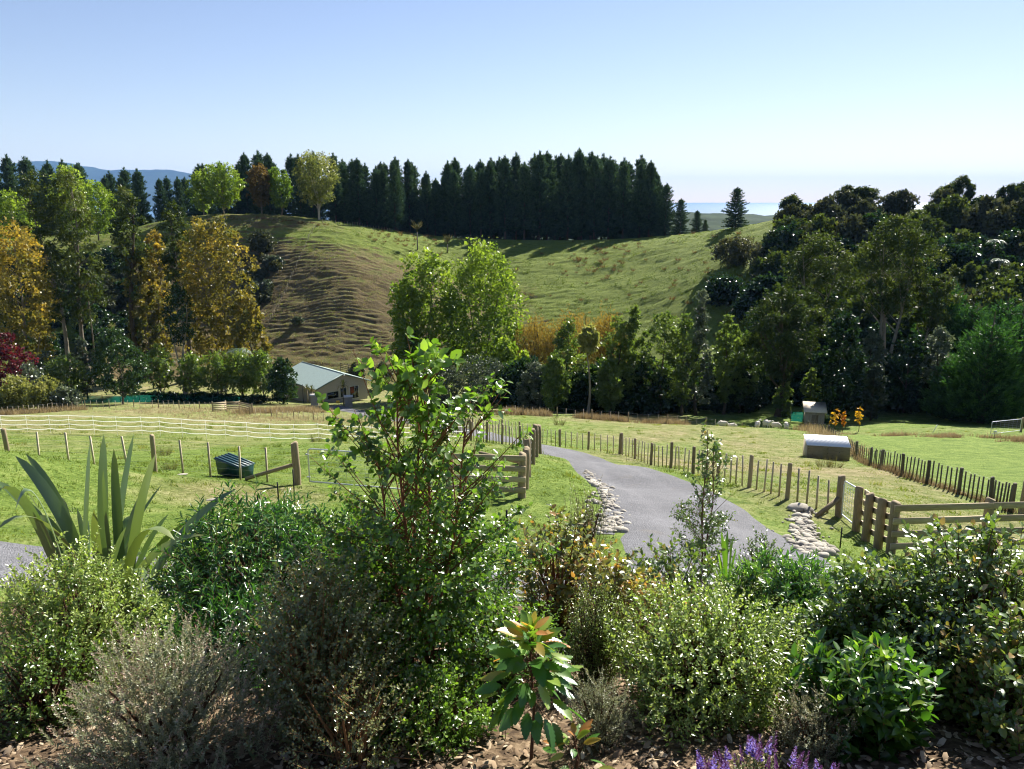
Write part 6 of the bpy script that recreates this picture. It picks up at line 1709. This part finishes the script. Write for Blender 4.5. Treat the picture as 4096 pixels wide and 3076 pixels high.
shrub('coprosma_bush', 'orange-twigged small-leaved bush in front of the dark shrubs', 1250, 2190, 5.1, 330, OV, .031, .72, 15, 620, .24, m_copr, MATS['twig_orange'], ang=1.1, shell=.3, tint=0.5, tip=0.35, tw_r=.0018, upb=0.9, nst=10)
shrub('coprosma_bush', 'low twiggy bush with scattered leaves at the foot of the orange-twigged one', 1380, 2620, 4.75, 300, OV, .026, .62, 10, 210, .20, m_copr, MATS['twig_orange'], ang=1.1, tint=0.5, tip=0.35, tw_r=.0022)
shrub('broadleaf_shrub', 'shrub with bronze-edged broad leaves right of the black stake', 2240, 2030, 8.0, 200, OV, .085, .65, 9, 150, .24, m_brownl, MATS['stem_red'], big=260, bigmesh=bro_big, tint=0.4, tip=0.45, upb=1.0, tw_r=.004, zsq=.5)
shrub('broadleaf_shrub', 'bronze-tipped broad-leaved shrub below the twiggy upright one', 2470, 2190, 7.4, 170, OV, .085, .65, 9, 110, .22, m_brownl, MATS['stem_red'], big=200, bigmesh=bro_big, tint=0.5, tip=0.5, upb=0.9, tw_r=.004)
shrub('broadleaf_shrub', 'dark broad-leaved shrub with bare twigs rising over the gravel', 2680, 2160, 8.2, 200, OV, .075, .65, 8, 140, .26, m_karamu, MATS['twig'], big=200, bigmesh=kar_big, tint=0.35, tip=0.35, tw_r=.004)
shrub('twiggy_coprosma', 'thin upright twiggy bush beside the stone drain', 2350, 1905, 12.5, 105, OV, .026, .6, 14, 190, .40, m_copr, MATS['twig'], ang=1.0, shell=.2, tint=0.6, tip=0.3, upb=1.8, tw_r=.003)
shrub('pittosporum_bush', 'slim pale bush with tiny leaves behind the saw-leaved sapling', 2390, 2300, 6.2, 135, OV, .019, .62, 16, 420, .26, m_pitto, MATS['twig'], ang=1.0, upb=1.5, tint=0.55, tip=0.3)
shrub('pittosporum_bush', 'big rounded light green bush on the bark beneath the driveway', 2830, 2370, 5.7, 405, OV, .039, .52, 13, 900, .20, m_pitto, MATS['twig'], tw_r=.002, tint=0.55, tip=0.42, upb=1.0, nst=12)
shrub('pittosporum_bush', 'pale bush peeping behind the big rounded one', 3010, 2290, 7.6, 190, OV, .028, .55, 13, 260, .20, m_pitto, MATS['twig'], tint=0.5, tip=0.35, upb=1.1)
shrub('narrow_leaved_shrub', 'bright narrow-leaved shrub below the stone drain', 3190, 2230, 7.6, 270, LA, .10, .25, 11, 380, .22, m_ngaio, MATS['twig'], big=220, bigmesh=nar_big, ang=0.95, tint=0.4, tip=0.45, upb=1.0)
shrub('karamu_shrub', 'glossy broad-leaved shrub with dark twigs left of the right-hand thicket', 3560, 2210, 6.3, 250, OV, .076, .66, 10, 300, .24, m_karamu, MATS['twig'], big=280, bigmesh=kar_big, tint=0.62, tip=0.35, upn=.9, tw_r=.004)
shrub('karamu_shrub', 'tall glossy broad-leaved shrub in front of the long timber rails', 3960, 2075, 6.0, 330, OV, .076, .66, 10, 420, .26, m_karamu, MATS['twig'], big=300, bigmesh=kar_big, tint=0.62, tip=0.4, upn=.9, tw_r=.004, upb=1.0)
shrub('karamu_shrub', 'glossy shrub at the picture edge reaching over the bark', 4080, 2480, 5.2, 260, OV, .076, .66, 10, 260, .24, m_karamu, MATS['twig'], big=240, bigmesh=kar_big, tint=0.62, tip=0.35, upn=.9, tw_r=.004)
shrub('bright_leaved_shrub', 'low shrub with large bright green leaves beside the purple flowers', 3480, 2560, 5.1, 250, OV, .13, .46, 9, 170, .22, m_bright, MATS['stem_red'], big=300, bigmesh=bri_big, tint=0.12, tip=0.5, upb=0.9, tw_r=.004, ang=1.05)
shrub('manuka_shrub', 'dark fine-leaved shrublet behind the saw-leaved sapling', 2400, 2680, 5.1, 130, KI, .022, .36, 30, 190, .2, m_manuka, MATS['twig'], ang=0.9, tint=0.1, tip=0.35, tw_r=.0016)
shrub('manuka_shrub', 'grey fine-leaved shrublet between the big rounded bush and the purple flowers', 3280, 2760, 4.9, 170, KI, .022, .36, 30, 210, .2, m_manuka, MATS['twig'], ang=0.9, tint=0.3, tip=0.3, tw_r=.0016)
shrub('slender_sapling', 'small dark sapling in front of the gravel, beside the slender tree', 3055, 2105, 10.6, 95, OV, .045, .6, 9, 120, .22, m_karamu, MATS['twig'], tint=0.3, upb=1.2, shell=.3)
shrub('low_weed', 'low grassy weeds under the left gate shrubs', 1950, 2330, 9.6, 180, LA, .08, .25, 8, 120, .16, m_bright, MATS['twig'], tint=0.4, upb=1.0)
shrub('low_weed', 'leafy plant at the bottom of the right rail fence', 3700, 2330, 8.6, 330, LA, .08, .28, 9, 200, .2, m_ngaio, MATS['twig'], tint=0.5, upb=1.0)

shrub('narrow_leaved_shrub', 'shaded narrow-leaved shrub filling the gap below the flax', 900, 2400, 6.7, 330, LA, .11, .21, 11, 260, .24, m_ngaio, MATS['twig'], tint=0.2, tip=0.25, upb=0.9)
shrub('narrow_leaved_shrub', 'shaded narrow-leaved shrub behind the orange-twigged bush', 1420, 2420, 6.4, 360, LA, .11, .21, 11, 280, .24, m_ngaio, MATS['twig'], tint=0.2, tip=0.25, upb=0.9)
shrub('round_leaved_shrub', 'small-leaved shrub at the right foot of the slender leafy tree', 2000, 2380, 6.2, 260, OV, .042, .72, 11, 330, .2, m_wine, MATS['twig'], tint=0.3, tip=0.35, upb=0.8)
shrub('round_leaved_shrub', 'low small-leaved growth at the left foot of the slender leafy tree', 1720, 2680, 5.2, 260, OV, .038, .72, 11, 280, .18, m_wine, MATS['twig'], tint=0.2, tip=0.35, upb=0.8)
shrub('broadleaf_shrub', 'bronze-tipped shrub behind the big rounded bush', 2640, 2330, 7.0, 200, OV, .07, .65, 9, 160, .22, m_brownl, MATS['stem_red'], tint=0.4, tip=0.4, upb=0.9)
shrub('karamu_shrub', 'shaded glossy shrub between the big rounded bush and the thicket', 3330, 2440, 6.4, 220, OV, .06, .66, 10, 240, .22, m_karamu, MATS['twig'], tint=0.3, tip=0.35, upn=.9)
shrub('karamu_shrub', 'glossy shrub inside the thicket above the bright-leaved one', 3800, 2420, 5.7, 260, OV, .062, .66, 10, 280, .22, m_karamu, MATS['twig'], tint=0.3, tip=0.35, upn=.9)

# slender leafy tree (tall, in front of everything)
def leafy_tree(name, label, fx_, fy_top, d, stems, levels, leafmat, wood, big, bigmesh, lsz, low_half, top_half, nbr, seed, cat='tree', aspect=.72, low_n=1.0, open_from=0.46, rad=.012, elev=(0.5, 0.95)):
    q = at(fx_, fy_top, d); g = gz(q.x, q.y); H = q.z - g
    e = empty(name, Vector((q.x, q.y, g)), 0, label, cat)
    wb = MB(); S = []; D = []; L = []; hz = []
    lines = []
    for (dx0, dx1, dy1, f) in stems:
        t = np.linspace(0, 1, 14)
        P = np.stack([dx0 + (dx1 - dx0) * t + .02 * np.sin(t * 9 + dx0 * 40), dy1 * t + .015 * np.sin(t * 7 + 1), -.05 + (H * f + .05) * t], 1)
        wb.tube(P, rad * (1 - .82 * t) + .0016, 6, cap=False); lines.append((P, f))
    for k in range(nbr):
        P, f = lines[k % len(lines)]
        u = (k + rng.random()) / nbr; u = 0.03 + 0.95 * u
        p = np.array([np.interp(u, np.linspace(0, 1, 14), P[:, i]) for i in range(3)]); zz = p[2] / H
        th = k * 2.39996 + rng.normal() * .3
        wdt = np.interp(zz, [0, .3, .55, .8, 1], [low_half * .95, low_half, low_half * .66, top_half, top_half * .35]) * rng.uniform(.55, 1.1)
        el = np.interp(zz, [0, 1], elev) + rng.normal() * .12
        dv = np.array([math.cos(th) * math.cos(el), math.sin(th) * math.cos(el), math.sin(el)]); l = wdt / max(.35, math.cos(el))
        tt = np.linspace(0, 1, 5); B = p + dv * (l * tt)[:, None] + np.array([0, 0, 1]) * (-0.10 * l * tt ** 2 if zz < .5 else 0.10 * l * tt ** 2)[:, None]
        wb.tube(B, np.linspace(.0042, .0014, 5) * (1.2 - .3 * zz) * rad / .012, 4, cap=False)
        # twigs
        ntw = int((2 + l * 12) * (low_n if zz < open_from else .38)) + 1
        for j in range(ntw):
            s_ = rng.uniform(.25, 1.0) if zz < open_from else rng.uniform(.45, 1)
            b0 = np.array([np.interp(s_, tt, B[:, i]) for i in range(3)])
            dd = dv + rng.normal(size=3) * .65 + np.array([0, 0, .1]); dd /= np.linalg.norm(dd)
            ll = rng.uniform(.07, .2) * (1.0 if zz < open_from else .8)
            S.append(b0); D.append(dd); L.append(ll); hz.append(zz)
            wb.tube([b0, b0 + dd * ll], [.0014, .0007], 3, cap=False)
    wb.build('branches', wood, e)
    S = np.array(S); D = np.array(D); L = np.array(L); hz = np.array(hz)
    per = 6
    P, Fm, sz, tt = twig_leaves(S, D, L, per, lsz, 1.1, .1, .5, .38, .3, .14, .25, .15)
    hh = np.repeat(hz, per)
    sz = sz * np.interp(hh, [0, .45, .7, 1], [.46, .5, .8, 1.1]) * rng.uniform(.75, 1.2, len(sz)); tt = (tt + .2 * (hh - .4)).clip(0, 1)
    pick = np.argsort(-(hh + rng.normal(size=len(hh)) * .08))[:big]; rest = np.setdiff1d(np.arange(len(P)), pick)
    for j in pick:
        o = bpy.data.objects.new('leaf', bigmesh[int(rng.integers(len(bigmesh)))]); COL.objects.link(o); o.parent = e
        s = sz[j] / .085
        o.matrix_local = Matrix([[*(Fm[j, r_] * s), P[j, r_]] for r_ in range(3)] + [[0, 0, 0, 1]])
    mb = MB(); mb.inst(HEX_V, HEX_F, P[rest], Fm[rest], np.stack([sz[rest], sz[rest] * aspect, sz[rest]], 1), tt[rest])
    o = mb.build('foliage', leafmat, e); o['kind'] = 'stuff'
    return e
leafy_tree('wineberry_tree', 'tall slender multi-stemmed leafy tree standing in the middle of the garden bed', 1640, 1440, 5.6, [(-.06, -.10, 0.05, .98), (0.07, .12, -.04, 1.0), (0.0, .02, .1, .93), (-.02, -.28, .05, .72), (.05, .40, 0, .80)], 2, m_wine, MATS['stem_red'], 300, wine_big, .085, .80, .34, 260, 1, rad=.017, low_n=1.9)
leafy_tree('ribbonwood_tree', 'thin dark ribbonwood-like sapling tree in front of the gravel drive', 2835, 1720, 10.5, [(0, -.02, 0, 1.0), (.05, .12, .05, .86)], 2, m_karamu, MATS['twig'], 60, kar_big, .065, .44, .13, 100, 2, low_n=2.2, rad=.013)

# flax: every strap leaf its own object
def strap(parent, o, P0, P1, P2, w, mat, twist=0.0, tint=0.5, n=12, fold=.3):
    t = np.linspace(0, 1, n)[:, None]
    P0, P1, P2 = [np.array(v) - np.array(o) for v in (P0, P1, P2)]
    C = (1 - t) ** 2 * P0 + 2 * t * (1 - t) * P1 + t ** 2 * P2
    Tn = np.gradient(C, axis=0); Tn /= np.linalg.norm(Tn, axis=1)[:, None]
    base = np.array([math.cos(twist), math.sin(twist), 0.0])
    side = base - Tn * (Tn @ base)[:, None]; side /= np.linalg.norm(side, axis=1)[:, None] + 1e-9
    nor = np.cross(side, Tn); tt = t[:, 0]
    ww = w * np.minimum(1, .45 + .55 * tt / .3) * np.where(tt > .55, np.sqrt(np.maximum(0, 1 - ((tt - .55) / .45) ** 1.5)), 1.0) + .002
    fo = fold * (1 - tt * .75)
    V = np.stack([C - side * (ww / 2)[:, None] + nor * (fo * ww / 2)[:, None], C, C + side * (ww / 2)[:, None] + nor * (fo * ww / 2)[:, None]], 1).reshape(-1, 3)
    F = []
    for k in range(n - 1):
        a = 3 * k; F += [[a, a + 1, a + 4, a + 3], [a + 1, a + 2, a + 5, a + 4]]
    tv = np.repeat((tint + .35 * np.maximum(0, tt - .8) / .2), 3)
    mb = MB(); mb.add(V, None, F, tv); return mb.build('leaf', mat, parent, smooth_shade=True)
b0 = gat(420, 2520, 8.1)
fl = empty('flax', b0, 0, 'large flax with broad upright and bending sword leaves', 'flax')
tips = [(415, 1736, 8.1, 0, .10), (360, 1764, 8.4, 0, .095), (455, 1794, 7.8, 0, .10), (535, 1736, 8.3, 0, .10), (622, 1816, 8.0, 0, .11), (646, 1938, 8.5, 0, .05), (102, 1813, 8.2, .15, .10), (60, 1823, 7.7, .25, .11), (-20, 1918, 8.3, .3, .11), (-30, 1973, 7.5, .8, .11), (60, 2045, 7.2, 1.1, .10),
        (80, 1938, 8.9, .5, .11), (945, 1955, 8.0, .25, .11), (700, 2160, 7.4, 1.0, .11), (413, 1878, 7.4, 0, .09), (-20, 2125, 7.4, 1.0, .09), (505, 2107, 7.3, 0, .08), (353, 2082, 8.8, 0, .08), (675, 2055, 8.2, .1, .07), (590, 2330, 7.2, .9, .10), (250, 1990, 8.6, .2, .10), (160, 2060, 7.9, .4, .11), (560, 1980, 8.8, 0, .09), (760, 2080, 8.5, .3, .09), (300, 2200, 7.4, .3, .09), (820, 2140, 7.6, .5, .08)]
tips += [(random.uniform(120, 700), random.uniform(2020, 2300), random.uniform(7.6, 8.8), random.uniform(0, .5), random.uniform(.07, .1)) for _ in range(12)]
for k, (tx, ty, td, drop, w) in enumerate(tips):
    P2 = at(tx, ty, td); a = random.uniform(0, 6.28)
    P0 = b0 + Vector((0.16 * math.cos(a) + (P2.x - b0.x) * .12, .14 * math.sin(a), 0))
    hgt = P2.z - b0.z
    P1 = P0.lerp(P2, .45); P1.z = b0.z + hgt * (0.62 + drop * 0.75)
    P1.x = P0.x + (P2.x - P0.x) * (.30 if drop < .2 else .45)
    strap(fl, b0, P0, P1, P2, w, m_flax, random.uniform(-.9, .9), random.uniform(.2, .7))
def strap_plant(name, label, cat, c, tips, mat, w):
    b = gat(*c); e = empty(name, b, 0, label, cat)
    for tx, ty, td in tips:
        P2 = at(tx, ty, td); P1 = b.lerp(P2, .45); P1.z = b.z + (P2.z - b.z) * .7; P1.x = b.x + (P2.x - b.x) * .3
        strap(e, b, b + Vector((random.uniform(-.04, .04), random.uniform(-.04, .04), 0)), P1, P2, w * random.uniform(.7, 1.1), mat, random.uniform(-1, 1), random.uniform(.2, .8))
strap_plant('young_flax', 'young flax with bright upright blades below the thin sapling tree', 'flax', (2905, 2400, 9.0), [(2885, 2125, 9), (2900, 2150, 9.1), (2925, 2160, 8.9), (2870, 2200, 9), (2945, 2195, 9.1), (2860, 2260, 8.8), (2965, 2250, 8.9), (2910, 2120, 9.3), (2935, 2140, 9.3), (2780, 2230, 9.2), (2810, 2180, 9.4), (3000, 2300, 9)], m_sword, .045)
strap_plant('young_flax', 'flax with striped olive blades inside the right-hand thicket', 'flax', (3680, 2560, 7.0), [(3455, 2180, 6.9), (3545, 2250, 7.2), (3680, 2230, 7.3), (3785, 2240, 7.0), (3760, 2290, 6.8), (3620, 2330, 6.7), (3830, 2330, 7.2)], m_flax, .085)

# saw-leaved sapling: every leaf its own object
saw = [toothed(.185, .088, m_five, 8, t) for t in (.35, .6, .85)]; saw_b = toothed(.20, .075, m_five, 8, .95)
def saw_plant(name, label, fx_, fy_top, d, n, sc, yel=0.1, stem=True):
    q = at(fx_, fy_top, d); g = gz(q.x, q.y); H = q.z - g
    e = empty(name, Vector((q.x, q.y, g)), 0, label, 'sapling')
    mb = MB(); mb.tube([[0, 0, -.05], [.02, 0, H * .4], [-.01, .01, H * .93]], [.012, .010, .005], 6, cap=False); mb.build('stem', MATS['twig'], e)
    for k in range(n):
        u = (k + random.random() * .5) / n; z = H * (.50 + .48 * u) if stem else H * (.1 + .8 * u)
        th = k * 2.39996; el = -0.4 + 1.2 * u ** 1.6 + random.gauss(0, .38)
        pl = sc * (.20 * (1 - u) + .04)
        mb = MB(); dv = Vector((math.cos(th) * math.cos(el + .3), math.sin(th) * math.cos(el + .3), math.sin(el + .3))); p1 = Vector((0, 0, z)) + dv * pl
        mb.tube([[0, 0, z], list(p1)], [.003, .002], 4, cap=False); mb.build('stalk', MATS['twig'], e)
        M = Matrix.Rotation(th, 4, 'Z') @ Matrix.Rotation(-el, 4, 'Y') @ Matrix.Rotation(random.gauss(0, .35), 4, 'X')
        o = link('leaf', saw_b if random.random() < yel else saw[2 if u > .8 else random.choice((0, 0, 1))], e)
        s = sc * random.uniform(.75, 1.15) * (1.0 if u < .85 else .8)
        o.matrix_local = Matrix.Translation(p1) @ M @ Matrix.Scale(s, 4)
saw_plant('saw_leaved_sapling', 'single-stemmed sapling with big saw-edged leaves on the bark', 2125, 2520, 4.75, 110, .86, .03)
saw_plant('saw_leaved_seedling', 'small yellowing seedling with saw-edged leaves at the front of the bark', 2300, 2930, 4.75, 22, .62, .35, False)

# purple hebe
def hebe(label, fx_, fy_top, d, half, nsp):
    q = at(fx_, fy_top, d); g = gz(q.x, q.y); H = q.z - g; W = wpx(half, d)
    e = empty('purple_hebe', Vector((q.x, q.y, g)), 0, label, 'flower shrub')
    n = 90; th = rng.uniform(0, 6.28, n); r = np.sqrt(rng.random(n)) * W
    E = np.stack([r * np.cos(th), r * np.sin(th), H * (.82 - .35 * (r / W) ** 2) + rng.normal(size=n) * .02], 1)
    D = np.stack([np.cos(th) * .4 * r / W, np.sin(th) * .4 * r / W, np.ones(n)], 1) + rng.normal(size=(n, 3)) * .15; D /= np.linalg.norm(D, axis=1)[:, None]
    L = np.full(n, .16); S = E - D * .16
    wb = MB()
    for k in range(n): wb.tube([[0, 0, 0], S[k] * .7, S[k], E[k]], [.004, .003, .002, .0015], 3, cap=False)
    wb.build('branches', MATS['twig'], e)
    P, Fm, sz, tt = twig_leaves(S, D, L, 12, .035, 1.0, .1, .5, .4, .3)
    mb = MB(); mb.inst(OV_V, OV_F, P, Fm, np.stack([sz, sz * .35, sz], 1), tt); o = mb.build('foliage', m_copr, e); o['kind'] = 'stuff'
    for k in rng.permutation(n)[:nsp]:
        l = rng.uniform(.07, .12); op = rng.random(); t = np.repeat(np.linspace(0, 1, 16), 8); m = len(t)
        a = rng.uniform(0, 6.28, m); prof = (1 - .75 * t) * (.016 if op > .45 else .009)
        A, B = perp(D[k:k + 1]); rad = np.cos(a)[:, None] * A + np.sin(a)[:, None] * B
        Pf = D[k] * (t * l)[:, None] + rad * (prof * .5)[:, None]
        col = (np.where(rng.random(m) < (.9 - .7 * t if op > .45 else .05), rng.uniform(.65, 1, m), rng.uniform(0, .35, m)))
        mb = MB(); s = prof * 1.1 + .003
        mb.inst(KITE_V, KITE_F, Pf, frames(rad + D[k] * .5, np.repeat(D[k:k + 1], m, 0) + rng.normal(size=(m, 3)) * .3), np.stack([s, s * .7, s], 1), col)
        mb.build('flower_spike', m_purple, e, Vector(E[k]))
hebe('purple-spiked hebe flowering at the bottom of the bed', 3080, 2985, 4.15, 190, 34)
hebe('smaller purple-spiked hebe left of the main one', 2850, 3045, 4.05, 90, 10)
hebe('purple hebe tips nearest the bright-leaved shrub', 3290, 3040, 4.1, 70, 9)

# ------------------------------------------------------------------ grass
BL = np.array([[0, -0.5, 0], [1, 0, 0.15], [0, 0.5, 0]], float)
def blades(name, X, Y, H, w, mat, tint, lean=.45, kind_label=None, per=5, spread=.05):
    n = len(X); idx = np.repeat(np.arange(n), per); m = len(idx)
    x = X[idx] + rng.normal(size=m) * spread; y = Y[idx] + rng.normal(size=m) * spread
    P = np.stack([x, y, ground(x, y) - .01], 1)
    ax = rng.normal(size=(m, 3)) * lean; ax[:, 2] = 1
    S = (H[idx] if hasattr(H, '__len__') else H) * rng.uniform(.5, 1.2, m)
    mb = MB(); mb.inst(BL, [[0, 1, 2]], P, frames(ax, rng.normal(size=(m, 3))), np.stack([S, np.full(m, 1.0) * w, S], 1), (tint[idx] + .14 * rng.normal(size=m)).clip(0, 1))
    o = mb.build(name, mat); tag(o, kind_label, None, None, 'stuff'); return o
def scatter(n, x0, x1, y0, y1, fan=None):
    Y = y0 + (y1 - y0) * rng.random(n) ** .9; X = (rng.uniform(x0, x1, n) if fan is None else rng.uniform(-1, 1, n) * (fan[0] + Y * fan[1]))
    ok = (dist_to_drive(X, Y) > .02)
    return X[ok], Y[ok]
X, Y = scatter(19000, 0, 0, 9.4, 31, (3, .70)); dr = dryness(X, Y)
patch = vnoise(X / .8, Y / .8, 71)
blades('lawn_grass', X, Y, .055 + .03 * np.clip(patch, -1, 1), .017, m_blade, (.35 + .55 * (dr - .2) + .18 * patch).clip(0, 1), .7, 'short mown grass around the driveway and gates', 6)
X, Y = scatter(16000, 0, 0, 27, 100, (4, .70)); dr = dryness(X, Y)
keep = ~((X > fenceC_x(Y)) & (Y < 80)); X, Y, dr = X[keep], Y[keep], dr[keep]
patch = vnoise(X / 2.2, Y / 2.2, 72) + .5 * vnoise(X / .7, Y / .7, 73)
blades('paddock_grass', X, Y, .07 + .05 * np.clip(patch, -1, 1), .04, m_blade, (.42 + .75 * (dr - .3) + .2 * patch).clip(0, 1), .7, 'grazed paddock grass with dry stalks', 6, .12)
X, Y = scatter(2600, 0, 0, 9.6, 31, (3, .68)); cl = vnoise(X / 1.6, Y / 1.6, 81)
k = cl > -.1; X, Y, cl = X[k], Y[k], cl[k]
blades('lawn_tufts', X, Y, .07 + .07 * rng.random(len(X)), .02, m_blade, (.12 + .5 * rng.random(len(X)) ** 2), .6, 'darker grass tufts in the near lawn', 10, .07)
# taller clumps scattered in the paddocks
X, Y = scatter(420, 0, 0, 24, 95, (4, .66)); keep = ~((X > fenceC_x(Y)) & (Y < 80)); X, Y = X[keep], Y[keep]
blades('paddock_clumps', X, Y, rng.uniform(.12, .3, len(X)), .03, m_blade, rng.uniform(.3, .85, len(X)), .5, 'ranker grass clumps left standing in the paddocks', 40, .16)
def along(pts, n, sp):
    P = np.array([[p.x, p.y] for p in pts]); t = np.concatenate([[0], np.cumsum(np.linalg.norm(np.diff(P, axis=0), axis=1))]); u = rng.random(n) * t[-1]
    return np.interp(u, t, P[:, 0]) + rng.normal(size=n) * sp, np.interp(u, t, P[:, 1]) + rng.normal(size=n) * sp
X, Y = along(fc_pts[4:], 620, .15); g = vnoise(X * 1.3, Y * 1.3, 79); k = g > -.45; X, Y, g = X[k], Y[k], g[k]
blades('fence_dead_grass', X, Y, (.34 + .26 * g).clip(.08, .6), .02, m_straw, rng.uniform(.05, .5, len(X)), .35, 'dead brown grass along the foot of the dark fence', 10, .07)
X, Y = along(G([(1930, 1652, 100), (2200, 1666, 97), (2500, 1684, 93), (2740, 1700, 91.5)]), 900, .8); g = vnoise(X / 3.0, Y / 3.0, 75); k = g > -.15; X, Y, g = X[k], Y[k], g[k]
blades('tall_brown_grass', X, Y, .75 + .55 * g * rng.uniform(.3, 1.2, len(g)), .045, m_straw, (.35 + .3 * g).clip(0, 1), .28, 'tall brown seeding grass along the fence behind the sheep paddock', 14, .22)
X, Y = along(G([(3330, 1738, 88), (3470, 1742, 85), (3700, 1752, 82), (3900, 1760, 79), (4150, 1768, 76)]), 800, .8); g = vnoise(X / 2.4, Y / 2.4, 76); k = g > -.25; X, Y, g = X[k], Y[k], g[k]
blades('lawn_edge_grass', X, Y, (.5 + .5 * g * rng.uniform(.2, 1.3, len(g))).clip(.12, 1.2), .04, m_straw, (.45 + .3 * g).clip(0, 1), .4, 'dry pinkish grass at the far edge of the bright lawn', 12, .22)
X, Y = along(fc_pts[0:5], 300, .6); blades('corner_dry_grass', X, Y, .9, .04, m_straw, rng.uniform(.3, .8, len(X)), .3, 'dry stalks behind the white-roofed shelter', 12, .2)
X, Y = along(G([(960, 1650, 119), (1080, 1640, 124), (1200, 1632, 130), (1280, 1648, 126)]), 300, 1.2); blades('yard_dry_grass', X, Y, 1.0, .06, m_straw, rng.uniform(.3, .9, len(X)), .35, 'dry stalks beside the far stock yard', 12, .25)
X, Y = along(G([(330, 1632, 121), (180, 1645, 116), (30, 1664, 110), (-200, 1672, 107)]), 260, .8); blades('scrub_dry_grass', X, Y, .9, .06, m_straw, rng.uniform(.3, .8, len(X)), .35, 'dry grass at the foot of the pale scrub', 10, .25)
X, Y = along(G([(1500, 1690, 104), (1000, 1668, 116), (600, 1645, 120)]), 900, 5.0); blades('field_dry_grass', X, Y, .35, .05, m_straw, rng.uniform(.4, .95, len(X)), .5, 'straw-coloured grass over the far part of the left field', 9, .3)
m_grush = LM('rush_green', [(0.0, (0.05, 0.06, 0.02)), (0.5, (0.11, 0.12, 0.04)), (1.0, (0.22, 0.19, 0.08))], 0.35, 0.03, 0.5, (1.1, 1.0, 0.8))
NR = tuft_mesh(110, 1.0, 0.4, 0.018, m_grush)
# rush clumps standing in the near paddocks
for lab, c, s in (('rush clump in front of the white-roofed shelter', (3290, 1885, 46), .75), ('second rush clump in front of the shelter, nearer the dark fence', (3335, 1888, 45.5), .8), ('tussock alone in the sheep paddock near the tall brown grass', (2236, 1702, 80), 1.1), ('rush clump by the strainer post of the left fence', (655, 1800, 36), .6), ('green rush clump right of the tape fence bend', (1262, 1750, 46), .7), ('low rush clump inside the left fence', (680, 1868, 28), .5)):
    p = gat(*c); tag(link('rush_clump', NR, None, p, (0, 0, 1.3), s), lab, 'rush')
# hill grass fringe
n = 11000
X = rng.uniform(-125, 75, n); Y = rng.uniform(176, 268, n); k = smooth(22, -12, X) * smooth(-125, -85, X) * smooth(240, 225, Y)
blades('hill_grass', X, Y, .28 + .2 * vnoise(X / 5, Y / 5, 77), .16, m_blade, (.35 + .5 * k + .2 * vnoise(X / 6, Y / 6, 78)).clip(0, 1), .8, 'rough grass over the hillside', 5, .35)

# ------------------------------------------------------------------ air
def make_haze():
    m = bpy.data.materials.new('haze_air'); m.use_nodes = True
    nt = m.node_tree
    for n in list(nt.nodes): nt.nodes.remove(n)
    v = nt.nodes.new('ShaderNodeVolumePrincipled')
    v.inputs['Color'].default_value = (0.26, 0.52, 1.0, 1)
    v.inputs['Density'].default_value = 3.6e-5
    v.inputs['Anisotropy'].default_value = 0.0
    o = nt.nodes.new('ShaderNodeOutputMaterial'); nt.links.new(v.outputs[0], o.inputs['Volume'])
    mb = MB(); mb.box((-41000, -300, SEA - 40), (41000, 27000, CZ + 760))
    tag(mb.build('haze', m), kind='stuff', label='thin blue air over the valley and coast')
make_haze()
